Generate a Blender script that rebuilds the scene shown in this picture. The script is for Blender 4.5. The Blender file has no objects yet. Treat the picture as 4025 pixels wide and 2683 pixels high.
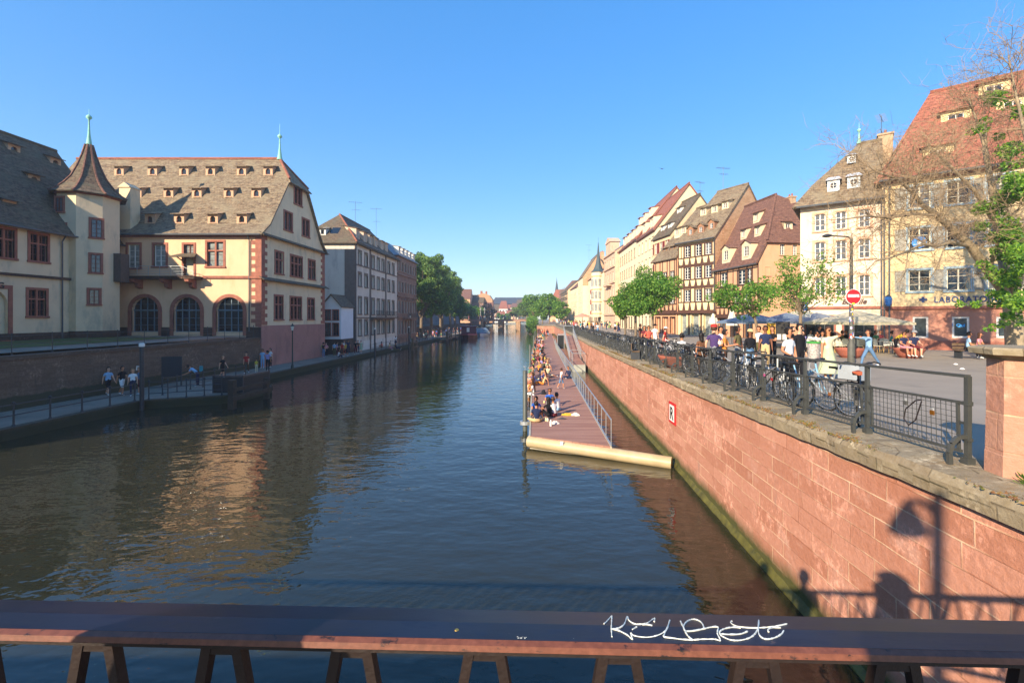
import bpy, bmesh, math, random
import numpy as np
from mathutils import Vector, Matrix
random.seed(7); rng = np.random.default_rng(7)
C = bpy.context.scene.collection
PI = math.pi; R = math.radians
V = Vector
EYE = 5.3; F = 1050.0; VX = 1228.0; VY = 730.0      # measured from the photograph: eye height above water, focal length and vanishing point
def atx(px, Y): return (px-VX)/F*Y
def atz(py, Y): return EYE+(VY-py)/F*Y
def yon(px, X): return X*F/(px-VX)                  # depth where a plane X=const is seen
def zs(Y):                                          # level of the right hand street along the quay
    pts = [(-30,3.9),(5,3.5),(15,3.22),(30,3.05),(45,2.95),(700,2.9)]
    if Y <= pts[0][0]: return pts[0][1]
    for (a,za),(b,zb) in zip(pts, pts[1:]):
        if Y <= b: return za+(zb-za)*(Y-a)/(b-a)
    return 2.9
def street(px, py):                                 # point of the street seen at a pixel
    h = 2.2
    for _ in range(8):
        Y = h*F/(py-VY); h = EYE-zs(Y)
    return (atx(px, Y), Y, zs(Y))
def onz(px, py, z):
    Y = (EYE-z)*F/(py-VY); return (atx(px, Y), Y, z)

# ---------------------------------------------------------------- materials
MATS = {}
def lin(c):
    if isinstance(c, str):
        c = [int(c[i:i+2], 16)/255 for i in (0,2,4)]
        c = [x/12.92 if x <= .04045 else ((x+.055)/1.055)**2.4 for x in c]
    return (c[0], c[1], c[2], 1)
def newmat(name):
    m = bpy.data.materials.new(name); m.use_nodes = True
    nt = m.node_tree; b = nt.nodes['Principled BSDF']
    return m, nt, b
def N(nt, t, **kw):
    n = nt.nodes.new(t)
    for k, v in kw.items():
        if k in n.inputs: n.inputs[k].default_value = v
        else: setattr(n, k, v)
    return n
def mixc(nt, fac, a, b, mode='MIX'):
    n = nt.nodes.new('ShaderNodeMix'); n.data_type = 'RGBA'; n.blend_type = mode
    for s, v in ((0, fac), (6, a), (7, b)):
        if hasattr(v, 'links') or hasattr(v, 'is_linked'): nt.links.new(v, n.inputs[s])
        else: n.inputs[s].default_value = v
    return n.outputs[2]
def ramp(nt, src, a, b, ca=(0,0,0,1), cb=(1,1,1,1)):
    r = nt.nodes.new('ShaderNodeValToRGB'); e = r.color_ramp.elements
    e[0].position = a; e[1].position = b; e[0].color = ca; e[1].color = cb
    nt.links.new(src, r.inputs[0]); return r.outputs[0]
def coords(nt, kind='Object', scale=None):
    t = nt.nodes.new('ShaderNodeTexCoord'); o = t.outputs[kind]
    if scale:
        mp = nt.nodes.new('ShaderNodeMapping'); mp.inputs['Scale'].default_value = scale
        nt.links.new(o, mp.inputs[0]); o = mp.outputs[0]
    return o
def noise(nt, co, s, d=4, r=.6):
    n = N(nt, 'ShaderNodeTexNoise', Scale=s, Detail=d, Roughness=r); nt.links.new(co, n.inputs['Vector']); return n.outputs[0]
def bumpit(nt, b, src, st, dist=.02):
    n = N(nt, 'ShaderNodeBump', Strength=st, Distance=dist); nt.links.new(src, n.inputs['Height']); nt.links.new(n.outputs[0], b.inputs['Normal'])
def scl(c, k): return (min(1, c[0]*k), min(1, c[1]*k), min(1, c[2]*k), 1)
def pm(name, col, rough=.8, var=.18, vs=1.5, bump=.15, bs=14, metal=0, stain=None, spec=.4):
    """plain painted / plastered / metal surface with cloudy variation, optional stain colour"""
    if name in MATS: return MATS[name]
    m, nt, b = newmat(name); c = lin(col); co = coords(nt)
    if var:
        n1 = noise(nt, co, vs, 6); out = mixc(nt, ramp(nt, n1, .3, .7), scl(c, 1-var), scl(c, 1+var))
        if stain:
            n2 = noise(nt, coords(nt, 'Object', (1,1,.35)), vs*.8+.3, 8, .7)
            out = mixc(nt, ramp(nt, n2, .52, .72), out, lin(stain))
        nt.links.new(out, b.inputs['Base Color'])
    else: b.inputs['Base Color'].default_value = c
    b.inputs['Roughness'].default_value = rough; b.inputs['Metallic'].default_value = metal
    b.inputs['Specular IOR Level'].default_value = spec
    if bump: bumpit(nt, b, noise(nt, co, bs, 5), bump)
    MATS[name] = m; return m
def tiles(name, cols, row=.28, wid=.22, stain='3a3a34', amt=.5, bs=1.0):
    if name in MATS: return MATS[name]
    m, nt, b = newmat(name); uv = coords(nt, 'UV')
    nv = N(nt, 'ShaderNodeTexNoise', Scale=1.3, Detail=2); nt.links.new(uv, nv.inputs['Vector'])
    wob = N(nt, 'ShaderNodeVectorMath', operation='MULTIPLY_ADD'); wob.inputs[1].default_value = (.12,.12,0)
    nt.links.new(nv.outputs['Color'], wob.inputs[0]); nt.links.new(uv, wob.inputs[2])
    br = N(nt, 'ShaderNodeTexBrick', Scale=1.0); br.inputs['Brick Width'].default_value = wid; br.inputs['Row Height'].default_value = row
    br.inputs['Mortar Size'].default_value = .025; br.inputs['Color1'].default_value = lin(cols[0]); br.inputs['Color2'].default_value = lin(cols[1])
    br.inputs['Mortar'].default_value = lin(cols[2]); nt.links.new(wob.outputs[0], br.inputs['Vector'])
    n1 = noise(nt, uv, .5, 8, .7); n2 = noise(nt, coords(nt, 'UV', (1.1,2.4,1)), 1.9, 6, .8)
    c = mixc(nt, ramp(nt, n2, .44, .60), br.outputs[0], lin(cols[3]))
    c = mixc(nt, ramp(nt, noise(nt, coords(nt, 'UV', (1,2.6,1)), 1.3, 7, .85), .50, .62), c, lin(cols[2]))
    c = mixc(nt, ramp(nt, n1, .45, .45+.3*(1.2-amt)), c, lin(stain))
    nt.links.new(c, b.inputs['Base Color']); b.inputs['Roughness'].default_value = .9
    bumpit(nt, b, br.outputs[1], -bs*.6, .05); MATS[name] = m; return m
def blocks(name, cols, w=1.1, h=.42, mortar='d8b890', stain='6b5a48', moss=None, msz=.012, split=.5):
    if name in MATS: return MATS[name]
    m, nt, b = newmat(name); uv = coords(nt, 'UV')
    nv = N(nt, 'ShaderNodeTexNoise', Scale=.8, Detail=3); nt.links.new(uv, nv.inputs['Vector'])
    wob = N(nt, 'ShaderNodeVectorMath', operation='MULTIPLY_ADD'); wob.inputs[1].default_value = (.1,.05,0)
    nt.links.new(nv.outputs['Color'], wob.inputs[0]); nt.links.new(uv, wob.inputs[2])
    def brick(s):
        br = N(nt, 'ShaderNodeTexBrick', Scale=s, Bias=-.1); br.offset = .43; br.squash = 1.35; br.squash_frequency = 3
        br.inputs['Brick Width'].default_value = w; br.inputs['Row Height'].default_value = h
        br.inputs['Mortar Size'].default_value = msz; br.inputs['Mortar Smooth'].default_value = .3
        br.inputs['Color1'].default_value = lin(cols[0]); br.inputs['Color2'].default_value = lin(cols[1]); br.inputs['Mortar'].default_value = lin(mortar)
        nt.links.new(wob.outputs[0], br.inputs['Vector']); return br
    br = brick(1.0)
    n1 = noise(nt, uv, 1.4, 8, .7); n2 = noise(nt, uv, 9, 6, .7); n3 = noise(nt, coords(nt, 'UV', (1.2,.35,1)), 1.1, 8, .75)
    mort = mixc(nt, ramp(nt, noise(nt, uv, .9, 3), .4, .6), lin(cols[1]), lin(mortar))
    nt.links.new(mort, br.inputs['Mortar'])
    c = mixc(nt, ramp(nt, n2, .3, .75), br.outputs[0], lin(cols[2]), 'MULTIPLY')
    c = mixc(nt, ramp(nt, n1, .55, .8), c, lin(cols[3]))
    mk = N(nt, 'ShaderNodeMath', operation='MULTIPLY'); nt.links.new(ramp(nt, noise(nt, uv, .7, 5, .6), .5, .62), mk.inputs[0]); nt.links.new(ramp(nt, noise(nt, coords(nt, 'UV', (1,.6,1)), 7, 8, .8), .5, .58), mk.inputs[1])
    c = mixc(nt, mk.outputs[0], c, scl([min(1, v*1.55) for v in lin(cols[0])[:3]], 1))
    c = mixc(nt, ramp(nt, n3, .58, .72), c, lin(stain))
    if moss:
        geo = nt.nodes.new('ShaderNodeNewGeometry'); sx = nt.nodes.new('ShaderNodeSeparateXYZ'); nt.links.new(geo.outputs[0], sx.inputs[0])
        ad = N(nt, 'ShaderNodeMath', operation='MULTIPLY_ADD'); ad.inputs[1].default_value = -.5; nt.links.new(n1, ad.inputs[0]); nt.links.new(sx.outputs[2], ad.inputs[2])
        c = mixc(nt, ramp(nt, ad.outputs[0], moss[0], moss[1], (1,1,1,1), (0,0,0,1)), c, lin(moss[2]))
    nt.links.new(c, b.inputs['Base Color']); b.inputs['Roughness'].default_value = .88
    ma = N(nt, 'ShaderNodeMath', operation='MULTIPLY_ADD'); ma.inputs[1].default_value = -.6
    nt.links.new(br.outputs[1], ma.inputs[0]); nt.links.new(n2, ma.inputs[2])
    bumpit(nt, b, ma.outputs[0], .6, .03); MATS[name] = m; return m
def leafmat(name, col, tr=.35):
    if name in MATS: return MATS[name]
    m, nt, b = newmat(name); c = lin(col)
    b.inputs['Base Color'].default_value = c; b.inputs['Roughness'].default_value = .55; b.inputs['Specular IOR Level'].default_value = .3
    t = N(nt, 'ShaderNodeBsdfTranslucent'); t.inputs[0].default_value = scl((c[0]*1.1, c[1]*1.2, c[2]*.6), 1.3)
    mx = N(nt, 'ShaderNodeMixShader'); mx.inputs[0].default_value = tr
    nt.links.new(b.outputs[0], mx.inputs[1]); nt.links.new(t.outputs[0], mx.inputs[2])
    nt.links.new(mx.outputs[0], nt.nodes['Material Output'].inputs[0]); MATS[name] = m; return m
def flat(name, col, rough=.6, metal=0, spec=.4):
    if name in MATS: return MATS[name]
    m, nt, b = newmat(name); b.inputs['Base Color'].default_value = lin(col)
    b.inputs['Roughness'].default_value = rough; b.inputs['Metallic'].default_value = metal; b.inputs['Specular IOR Level'].default_value = spec
    MATS[name] = m; return m
def cloth(col): return pm('cloth_'+col, col, .9, .14, 6, .2, 30, spec=.2)

GLASS = flat('window_glass', '1c2226', .06, 0, .8)
GLASS3 = pm('net_curtain_glass', '60666a', .1, .5, 1.1, 0, spec=.7)
GLASS4 = pm('sky_lit_glass', '2c3b4a', .04, .3, .8, 0, spec=1.0)
GLASS2 = pm('curtained_glass', '8f9590', .12, .45, 1.6, 0, spec=.6)
SAND = pm('red_sandstone', '9c6350', .85, .2, 2.5, .25, 12, stain='7a5046')
DARKMET = pm('dark_iron_paint', '33363a', .45, .2, 6, .1, 30)
GALV = pm('galvanised_steel', 'a9aeb0', .45, .2, 5, .1, 30, metal=.5)
WHITEP = pm('white_paint', 'e6e2d8', .6, .06, 3, .05)
WOOD = pm('weathered_wood', '6b5640', .85, .3, 4, .3, 20)
BROWN = pm('timber_brown', '54392d', .8, .2, 5, .2, 20)
ZINC = pm('zinc_gutter', '5f6366', .5, .15, 4, .05, metal=.4)
COPPER = pm('verdigris_copper', '8fc7b0', .7, .15, 8, .1)

# ---------------------------------------------------------------- mesh building
class MB:
    def __init__(s): s.v = []; s.f = []; s.m = []
    def poly(s, pts, m=0):
        n = len(s.v); s.v += [tuple(p) for p in pts]; s.f.append(tuple(range(n, n+len(pts)))); s.m.append(m); return s
    def grid(s, rows, m=0, close=False):
        n = len(s.v); k = len(rows[0])
        for r in rows: s.v += [tuple(p) for p in r]
        for i in range(len(rows)-1):
            for j in range(k if close else k-1):
                a = n+i*k+j; b = n+i*k+(j+1) % k; s.f.append((a, b, b+k, a+k)); s.m.append(m)
        return s
    def box(s, x0, x1, y0, y1, z0, z1, m=0):
        n = len(s.v)
        s.v += [(x0,y0,z0),(x1,y0,z0),(x1,y1,z0),(x0,y1,z0),(x0,y0,z1),(x1,y0,z1),(x1,y1,z1),(x0,y1,z1)]
        for q in ((3,2,1,0),(4,5,6,7),(0,1,5,4),(1,2,6,5),(2,3,7,6),(3,0,4,7)): s.f.append(tuple(n+i for i in q)); s.m.append(m)
        return s
    def bar(s, p, q, w, h=None, m=0, up=(0,0,1)):
        p = V(p); q = V(q); h = w if h is None else h; d = (q-p)
        if d.length < 1e-6: return s
        d.normalize(); u = V(up)
        if abs(d.dot(u)) > .98: u = V((0,1,0))
        a = d.cross(u).normalized()*w/2; b = a.cross(d).normalized()*h/2; n = len(s.v)
        for e in (p, q):
            for k in (-a-b, a-b, a+b, -a+b): s.v.append(tuple(e+k))
        for t in ((0,1,2,3),(7,6,5,4),(0,4,5,1),(1,5,6,2),(2,6,7,3),(3,7,4,0)): s.f.append(tuple(n+i for i in t)); s.m.append(m)
        return s
    def tube(s, pts, r, n=6, m=0, cap=True):
        rs = r if isinstance(r, (list, tuple)) else [r]*len(pts); pts = [V(p) for p in pts]; rows = []
        ref = None
        for i, p in enumerate(pts):
            d = (pts[min(i+1, len(pts)-1)]-pts[max(i-1, 0)])
            if d.length < 1e-9: d = V((0,0,1))
            d.normalize()
            if ref is None: ref = d.orthogonal().normalized()
            a = (ref-d*ref.dot(d))
            a = a.normalized() if a.length > 1e-4 else d.orthogonal().normalized()
            ref = a; b = d.cross(a)
            rows.append([p+(a*math.cos(2*PI*k/n)+b*math.sin(2*PI*k/n))*rs[i] for k in range(n)])
        s.grid(rows, m, True)
        if cap: s.poly(rows[0][::-1], m); s.poly(rows[-1], m)
        return s
    def lathe(s, prof, n=12, c=(0,0,0), m=0, cap=True, ph=0):
        rows = [[(c[0]+r*math.cos(2*PI*k/n+ph), c[1]+r*math.sin(2*PI*k/n+ph), c[2]+z) for k in range(n)] for r, z in prof]
        s.grid(rows, m, True)
        if cap: s.poly(rows[0][::-1], m); s.poly(rows[-1], m)
        return s
    def prism(s, pts, dv, m=0):
        dv = V(dv); q = [tuple(V(p)+dv) for p in pts]; s.poly(pts[::-1], m); s.poly(q, m)
        for i in range(len(pts)):
            j = (i+1) % len(pts); s.poly([pts[i], pts[j], q[j], q[i]], m)
        return s
    def slab(s, pts, t, m=0):                         # polygon thickened downwards along its normal
        a = [V(p) for p in pts]; nr = V((0,0,0))
        for i in range(len(a)): nr += a[i].cross(a[(i+1) % len(a)])
        nr.normalize()
        if nr.z < 0: a.reverse(); nr = -nr
        return s.prism([tuple(p) for p in a], -nr*t, m) if t else s.poly(a, m)
    def rect(s, x0, x1, z0, z1, y, m=0): return s.poly([(x0,y,z0),(x1,y,z0),(x1,y,z1),(x0,y,z1)], m)
    def mesh(s, name, mats, smooth=False):
        me = bpy.data.meshes.new(name); me.from_pydata(s.v, [], s.f)
        for mt in (mats if isinstance(mats, (list, tuple)) else [mats]): me.materials.append(mt)
        me.polygons.foreach_set('material_index', s.m)
        nl = len(me.loops); uvl = me.uv_layers.new(name='UVMap')
        co = np.empty(len(me.vertices)*3, 'f'); me.vertices.foreach_get('co', co); co = co.reshape(-1, 3)
        vi = np.empty(nl, 'i'); me.loops.foreach_get('vertex_index', vi)
        me.update(); nr = np.empty(len(me.polygons)*3, 'f'); me.polygons.foreach_get('normal', nr); nr = nr.reshape(-1, 3)
        lt = np.empty(len(me.polygons), 'i'); me.polygons.foreach_get('loop_total', lt)
        ln = np.repeat(nr, lt, axis=0); p = co[vi]
        t = np.stack([-ln[:,1], ln[:,0], np.zeros(nl)], 1); L = np.linalg.norm(t, axis=1); fl = L < .05
        t[fl] = (1,0,0); t[~fl] /= L[~fl][:,None]
        flip = (np.abs(t[:,0]) > np.abs(t[:,1])) & (t[:,0] < 0) | (np.abs(t[:,0]) <= np.abs(t[:,1])) & (t[:,1] < 0)
        t[flip] *= -1
        b = np.cross(ln, t); b[fl] = (0,1,0); b[b[:,2] < -1e-6] *= -1
        uv = np.stack([(p*t).sum(1), (p*b).sum(1)], 1).astype('f').ravel(); uvl.data.foreach_set('uv', uv)
        if smooth: me.polygons.foreach_set('use_smooth', [True]*len(me.polygons))
        return me
    def build(s, name, mats, parent=None, loc=(0,0,0), rz=0, smooth=False):
        return link(name, s.mesh(name, mats, smooth), parent, loc, rz)
def link(name, data, parent=None, loc=(0,0,0), rz=0, rot=None):
    o = bpy.data.objects.new(name, data); C.objects.link(o); o.parent = parent; o.location = loc
    o.rotation_euler = rot if rot else (0,0,rz); return o
LABELS = {}
def tag(o, label=None, cat=None, group=None, kind=None):
    if label: o['label'] = label; LABELS.setdefault(label, []).append(o)
    if cat: o['category'] = cat
    if group: o['group'] = group
    if kind: o['kind'] = kind
    return o
def thing(name, label, cat, loc=(0,0,0), rz=0, group=None): return tag(link(name, None, None, loc, rz), label, cat, group)
def struct(name, mb, mats, label=None): return tag(mb.build(name, mats), label, None, None, 'structure')
def copytree(o, parent=None):
    c = o.copy(); C.objects.link(c); c.parent = parent
    for k in [x for x in o.children]: copytree(k, c)
    return c
def text_mesh(txt, size, ext=.02, bold=0.0, shear=0.0, spacing=1.0):
    cu = bpy.data.curves.new('t', 'FONT'); cu.body = txt; cu.size = size; cu.extrude = ext; cu.offset = bold; cu.shear = shear; cu.space_character = spacing
    cu.align_x = 'CENTER'; cu.resolution_u = 3
    o = bpy.data.objects.new('t', cu); C.objects.link(o); dg = bpy.context.evaluated_depsgraph_get()
    me = bpy.data.meshes.new_from_object(o.evaluated_get(dg)); bpy.data.objects.remove(o); return me
def lettering(name, txt, size, mat, parent, loc, rot=(PI/2,0,0), **kw):
    me = text_mesh(txt, size, **kw); me.materials.clear(); me.materials.append(mat)
    return link(name, me, parent, loc, rot=rot)

# ---------------------------------------------------------------- windows (shared meshes)
WC = {}
def window_meshes(w, h, style):
    """style: dict(frame, surround, glass, mull, bars, sw surround width, arch, rec)"""
    key = (round(w,2), round(h,2), repr(sorted((k, v.name if hasattr(v, 'name') else v) for k, v in style.items())))
    if key in WC: return WC[key]
    st = dict(frame=WHITEP, surround=SAND, glass=GLASS, mull=1, bars=2, sw=.18, rec=.16, arch=0, fw=.06, sill=True, stone_mull=0, stone_cross=0); st.update(style)
    y = st['rec']; f = MB(); t = st['fw']; x0, x1 = -w/2, w/2
    f.box(x0, x0+t, y-.03, y+.04, 0, h).box(x1-t, x1, y-.03, y+.04, 0, h).box(x0+t, x1-t, y-.03, y+.04, 0, t).box(x0+t, x1-t, y-.03, y+.04, h-t, h)
    for i in range(st['mull']):
        x = x0+w*(i+1)/(st['mull']+1); f.box(x-t*.6, x+t*.6, y-.04, y+.03, t, h-t)
    for i in range(st['bars']):
        z = h*(i+1)/(st['bars']+1); xs = [x0+t]+[x0+w*(k+1)/(st['mull']+1) for k in range(st['mull'])]+[x1-t]
        for a, b in zip(xs, xs[1:]): f.box(a+t*.5, b-t*.5, y-.015, y+.02, z-t*.25, z+t*.25)
    fm = f.mesh('window', st['frame'])
    g = MB(); g.box(x0+.01, x1-.01, y+.022, y+.035, .01, h-.01); gm = g.mesh('pane', st['glass'])
    sm = None
    if st['sw']:
        s_ = MB(); a = st['sw']; pr = -.05
        s_.box(x0-a, x0, pr, .1, -.0, h).box(x1, x1+a, pr, .1, 0, h).box(x0-a, x1+a, pr, .1, h, h+a)
        s_.box(x0-a-.04, x1+a+.04, pr-.06, .1, -a*.8, -.003)
        for i in range(st['stone_mull']):
            x = x0+w*(i+1)/(st['stone_mull']+1); s_.box(x-.08, x+.08, .02, y-.045, 0, h)
        for i in range(st['stone_cross']): s_.box(x0, x1, .03, y-.05, h*.62, h*.62+.14)
        sm = s_.mesh('surround', st['surround'])
    WC[key] = (fm, gm, sm); return WC[key]
def shutter_mesh(w, h, mat):
    key = ('sh', round(w,2), round(h,2), mat.name)
    if key in WC: return WC[key]
    s_ = MB(); t = .05
    s_.box(0, w, 0, .02, 0, h)
    for a, b in ((0,t),(w-t,w)): s_.box(a, b, -.025, -.001, 0, h)
    for z in (0, h*.48, h-t): s_.box(t, w-t, -.024, -.001, z, z+t)
    k = int(h/.09)
    for i in range(k):
        z = (i+.5)*h/k; s_.box(t, w-t, -.016, -.001, z, z+.035)
    WC[key] = s_.mesh('shutter', mat); return WC[key]

class House:
    def __init__(s, name, label, pl, pr, zb, cat='building', group=None):
        s.pl = V((pl[0], pl[1])); d = V((pr[0]-pl[0], pr[1]-pl[1])); s.W = d.length; s.ang = math.atan2(d.y, d.x); s.zb = zb
        s.root = thing(name, label, cat, (pl[0], pl[1], zb), s.ang, group); s.holes = []
    def part(s, name, mb, mats, parent=None, label=None, smooth=False):
        o = mb.build(name, mats, parent or s.root, (0,0,0 if parent else -s.zb), 0, smooth)
        if label: o['label'] = label
        return o
    def win(s, cx, z0, w, h, style={}, sh=None, hole=True, y=0, rz=0, parent=None, ww=None):
        if 'glass' not in style: style = dict(style, glass=random.choice([GLASS, GLASS, GLASS3, GLASS4]))
        fm, gm, sm = window_meshes(w, h, style)
        o = link('window', fm, s.root, (cx, y, z0-s.zb), rz); link('pane', gm, o)
        if sm: link('surround', sm, o)
        if sh:
            a = style.get('sw', .18); m = shutter_mesh(w/2 if not ww else ww, h, sh)
            link('shutter', m, o, (-w/2-a-(ww or w/2)-.02, -.03, 0)); link('shutter', m, o, (w/2+a+.02, -.03, 0))
        if hole: s.holes.append((cx-w/2, cx+w/2, z0, z0+h, style.get('arch', 0)))
        return o
    def rowof(s, z0, h, w, xs, style={}, sh=None, ww=None):
        for x in xs: s.win(x, z0, w, h, style, sh, ww=ww)
    def front(s, mb, z0, z1, x0=0, x1=None, rec=.22, m=0, y=0):
        x1 = s.W if x1 is None else x1
        hs = [h for h in s.holes if h[0] > x0-.01 and h[1] < x1+.01 and h[2] > z0-.01 and h[3] < z1+.01]
        xs = sorted({x0, x1, *[h[0] for h in hs], *[h[1] for h in hs]}); zz = sorted({z0, z1, *[h[2] for h in hs], *[h[3] for h in hs]})
        for a, b in zip(xs, xs[1:]):
            run = None
            for c, d in zip(zz, zz[1:]):
                inside = any(h[0]-1e-6 <= a and b <= h[1]+1e-6 and h[2]-1e-6 <= c and d <= h[3]+1e-6 for h in hs)
                if inside:
                    if run is not None: mb.rect(a, b, run, c, y, m); run = None
                elif run is None: run = c
            if run is not None: mb.rect(a, b, run, z1, y, m)
        for (a, b, c, d, r) in hs:
            mb.poly([(a,y,c),(a,y+rec,c),(a,y+rec,d),(a,y,d)], m); mb.poly([(b,y,c),(b,y,d),(b,y+rec,d),(b,y+rec,c)], m)
            mb.poly([(a,y,c),(b,y,c),(b,y+rec,c),(a,y+rec,c)], m)
            if not r: mb.poly([(a,y,d),(a,y+rec,d),(b,y+rec,d),(b,y,d)], m)
            else:
                cx = (a+b)/2; hw = (b-a)/2; k = 10; P = [(cx-hw*math.cos(PI*i/k), d-r+r*math.sin(PI*i/k)) for i in range(k+1)]
                for (xa, za), (xb, zb_) in zip(P, P[1:]):
                    mb.poly([(xa,y,za),(xb,y,zb_),(xb,y,d),(xa,y,d)], m); mb.poly([(xa,y,za),(xa,y+rec,za),(xb,y+rec,zb_),(xb,y,zb_)], m)
        return mb
    def shell(s, z0, z1, D, mats, rec=.22, name='wall', x0=0, x1=None, back=True, extra=None, label=None):
        x1 = s.W if x1 is None else x1
        mb = MB(); s.front(mb, z0, z1, x0, x1, rec)
        mb.poly([(x0,D,z0),(x0,0,z0),(x0,0,z1),(x0,D,z1)]).poly([(x1,0,z0),(x1,D,z0),(x1,D,z1),(x1,0,z1)])
        if back: mb.poly([(x1,D,z0),(x0,D,z0),(x0,D,z1),(x1,D,z1)])
        mb.poly([(x0+.02,rec+.02,z0),(x1-.02,rec+.02,z0),(x1-.02,rec+.02,z1),(x0+.02,rec+.02,z1)])
        if extra: extra(mb)
        return s.part(name, mb, mats, label=label)
    def roof(s, ze, zr, D, mat, oh=.4, hl=0, hr=0, x0=0, x1=None, th=.16, gm=None, dr=None, bell=0, side=.15, name='roof', ridge=True):
        """ridge along x at depth dr; hl/hr hip runs (0 = gable) ; bell = flared eave"""
        x1 = s.W if x1 is None else x1; dr = D/2 if dr is None else dr; mb = MB()
        sl = (zr-ze)/dr; a0 = x0-(oh if hl else side); a1 = x1+(oh if hr else side); ra, rb = x0+hl-(0 if hl else side), x1-hr+(0 if hr else side)
        if bell:
            fb = (bell, ze+sl*bell*1.25) ; t = (fb[1]-(ze-.15))
            rl = hl*(zr-fb[1])/(zr-ze) if hl else 0
            A = [(a0,-oh,ze-.15),(a1,-oh,ze-.15),(x1+(side if not hr else -bell*.6),bell,fb[1]),(x0-(side if not hl else -bell*.6),bell,fb[1])]
            mb.slab(A, th); mb.slab([A[3],A[2],(rb,dr,zr),(ra,dr,zr)], th)
        else:
            mb.slab([(a0,-oh,ze-sl*oh*.6),(a1,-oh,ze-sl*oh*.6),(rb,dr,zr),(ra,dr,zr)], th)
        sb = (zr-ze)/(D-dr)
        mb.slab([(a1,D+oh,ze-sb*oh*.6),(a0,D+oh,ze-sb*oh*.6),(ra,dr,zr),(rb,dr,zr)], th)
        zl = ze-sl*oh*.6 if not bell else ze-.15
        if hl: mb.slab([(a0,D+oh,zl),(a0,-oh,zl),(ra,dr,zr)], th)
        if hr: mb.slab([(a1,-oh,zl),(a1,D+oh,zl),(rb,dr,zr)], th)
        o = s.part(name, mb, mat)
        if ridge:
            rt = MB(); rt.tube([(ra,dr,zr+.02),(rb,dr,zr+.02)], .13, 6); s.part('ridge_tiles', rt, mat, o).location = (0,0,0)
        if gm is not None:
            g = MB()
            if not hl: g.poly([(x0,D,ze),(x0,0,ze),(x0,dr,zr-.12)])
            if not hr: g.poly([(x1,0,ze),(x1,D,ze),(x1,dr,zr-.12)])
            if g.f: s.part('gable_wall', g, gm)
        return o
    def gutter(s, z, y=-.45, x0=0, x1=None):
        x1 = s.W if x1 is None else x1
        mb = MB().tube([(x0-.2,y,z),(x1+.2,y,z)], .08, 6); return s.part('gutter', mb, ZINC)
    def pipe(s, x, z0, z1, y=-.12):
        return s.part('downpipe', MB().tube([(x,y,z0),(x,y,z1-.5),(x,y-.3,z1)], .06, 6), ZINC)
    def band(s, z0, z1, mat=SAND, x0=-.05, x1=None, p=.1, name='string_course', D=None):
        x1 = s.W+.05 if x1 is None else x1
        return s.part(name, MB().box(x0, x1, -p, .05 if D is None else D, z0, z1), mat)
    def dormer(s, x, y, z, w, h, dep, wall, roofm, kind='gable', style=None, rise=.5, arch=False):
        """front wall at depth y, window in it; roof runs back dep"""
        key = ('dm', w, h, dep, wall.name, roofm.name, kind, rise, arch)
        if key not in WC:
            b = MB(); ww = w*.52; wh = h*.62; z0 = h*.16; a, c = -w/2, w/2
            b.rect(a, -ww/2, 0, h, 0).rect(ww/2, c, 0, h, 0).rect(-ww/2, ww/2, 0, z0, 0).rect(-ww/2, ww/2, z0+wh, h, 0)
            b.poly([(a,dep,h*1.0),(a,0,0),(a,0,h),(a,dep,h+.02)]); b.poly([(a,0,-.3),(a,0,h),(a,dep,h)]); b.poly([(c,0,h),(c,0,-.3),(c,dep,h)]); b.rect(a, c, -.3, 0, 0)
            for xx in (-ww/2, ww/2): b.poly([(xx,0,z0),(xx,.15,z0),(xx,.15,z0+wh),(xx,0,z0+wh)])
            b.poly([(-ww/2,0,z0),(ww/2,0,z0),(ww/2,.15,z0),(-ww/2,.15,z0)])
            b.box(-ww/2-.08, ww/2+.08, -.06, -.001, z0-.08, z0)
            if arch:
                for i in range(6):
                    t0, t1 = PI*i/6, PI*(i+1)/6; rr = ww/2; q = z0+wh-rr
                    b.poly([(-rr*math.cos(t0),-.004,q+rr*math.sin(t0)),(-rr*math.cos(t1),-.004,q+rr*math.sin(t1)),(-rr*math.cos(t1),-.004,z0+wh),(-rr*math.cos(t0),-.004,z0+wh)])
            r = MB()
            if kind == 'gable':
                b.poly([(a,0,h),(c,0,h),(0,0,h+rise)]); k = dep*1.25
                r.slab([(a-.14,-.2,h-.08),(0,-.2,h+rise+.06),(0,k,h+rise+.06),(a-.14,k,h-.08)], .07); r.slab([(0,-.2,h+rise+.06),(c+.14,-.2,h-.08),(c+.14,k,h-.08),(0,k,h+rise+.06)], .07)
            else:
                r.slab([(a-.18,-.3,h-.02),(c+.18,-.3,h-.02),(c+.18,dep*1.3,h+rise),(a-.18,dep*1.3,h+rise)], .08)
                b.poly([(a,0,h),(a,dep*1.2,h+rise),(a,dep,h)]).poly([(c,0,h),(c,dep,h),(c,dep*1.2,h+rise)]); b.poly([(a,0,h),(c,0,h),(c,dep*1.2,h+rise),(a,dep*1.2,h+rise)])
            WC[key] = (b.mesh('dormer', wall), r.mesh('dormer_roof', roofm), ww, wh, z0)
        dm, rm, ww, wh, z0 = WC[key]
        o = link('dormer', dm, s.root, (x, y, z-s.zb)); link('dormer_roof', rm, o)
        st = dict(sw=0, rec=.1, fw=.05, mull=1, bars=1); st.update(style or {})
        fm, gm, _ = window_meshes(ww, wh, st); link('window_frame', fm, o, (0,0,z0)); link('pane', gm, o, (0,0,z0)); return o
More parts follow.
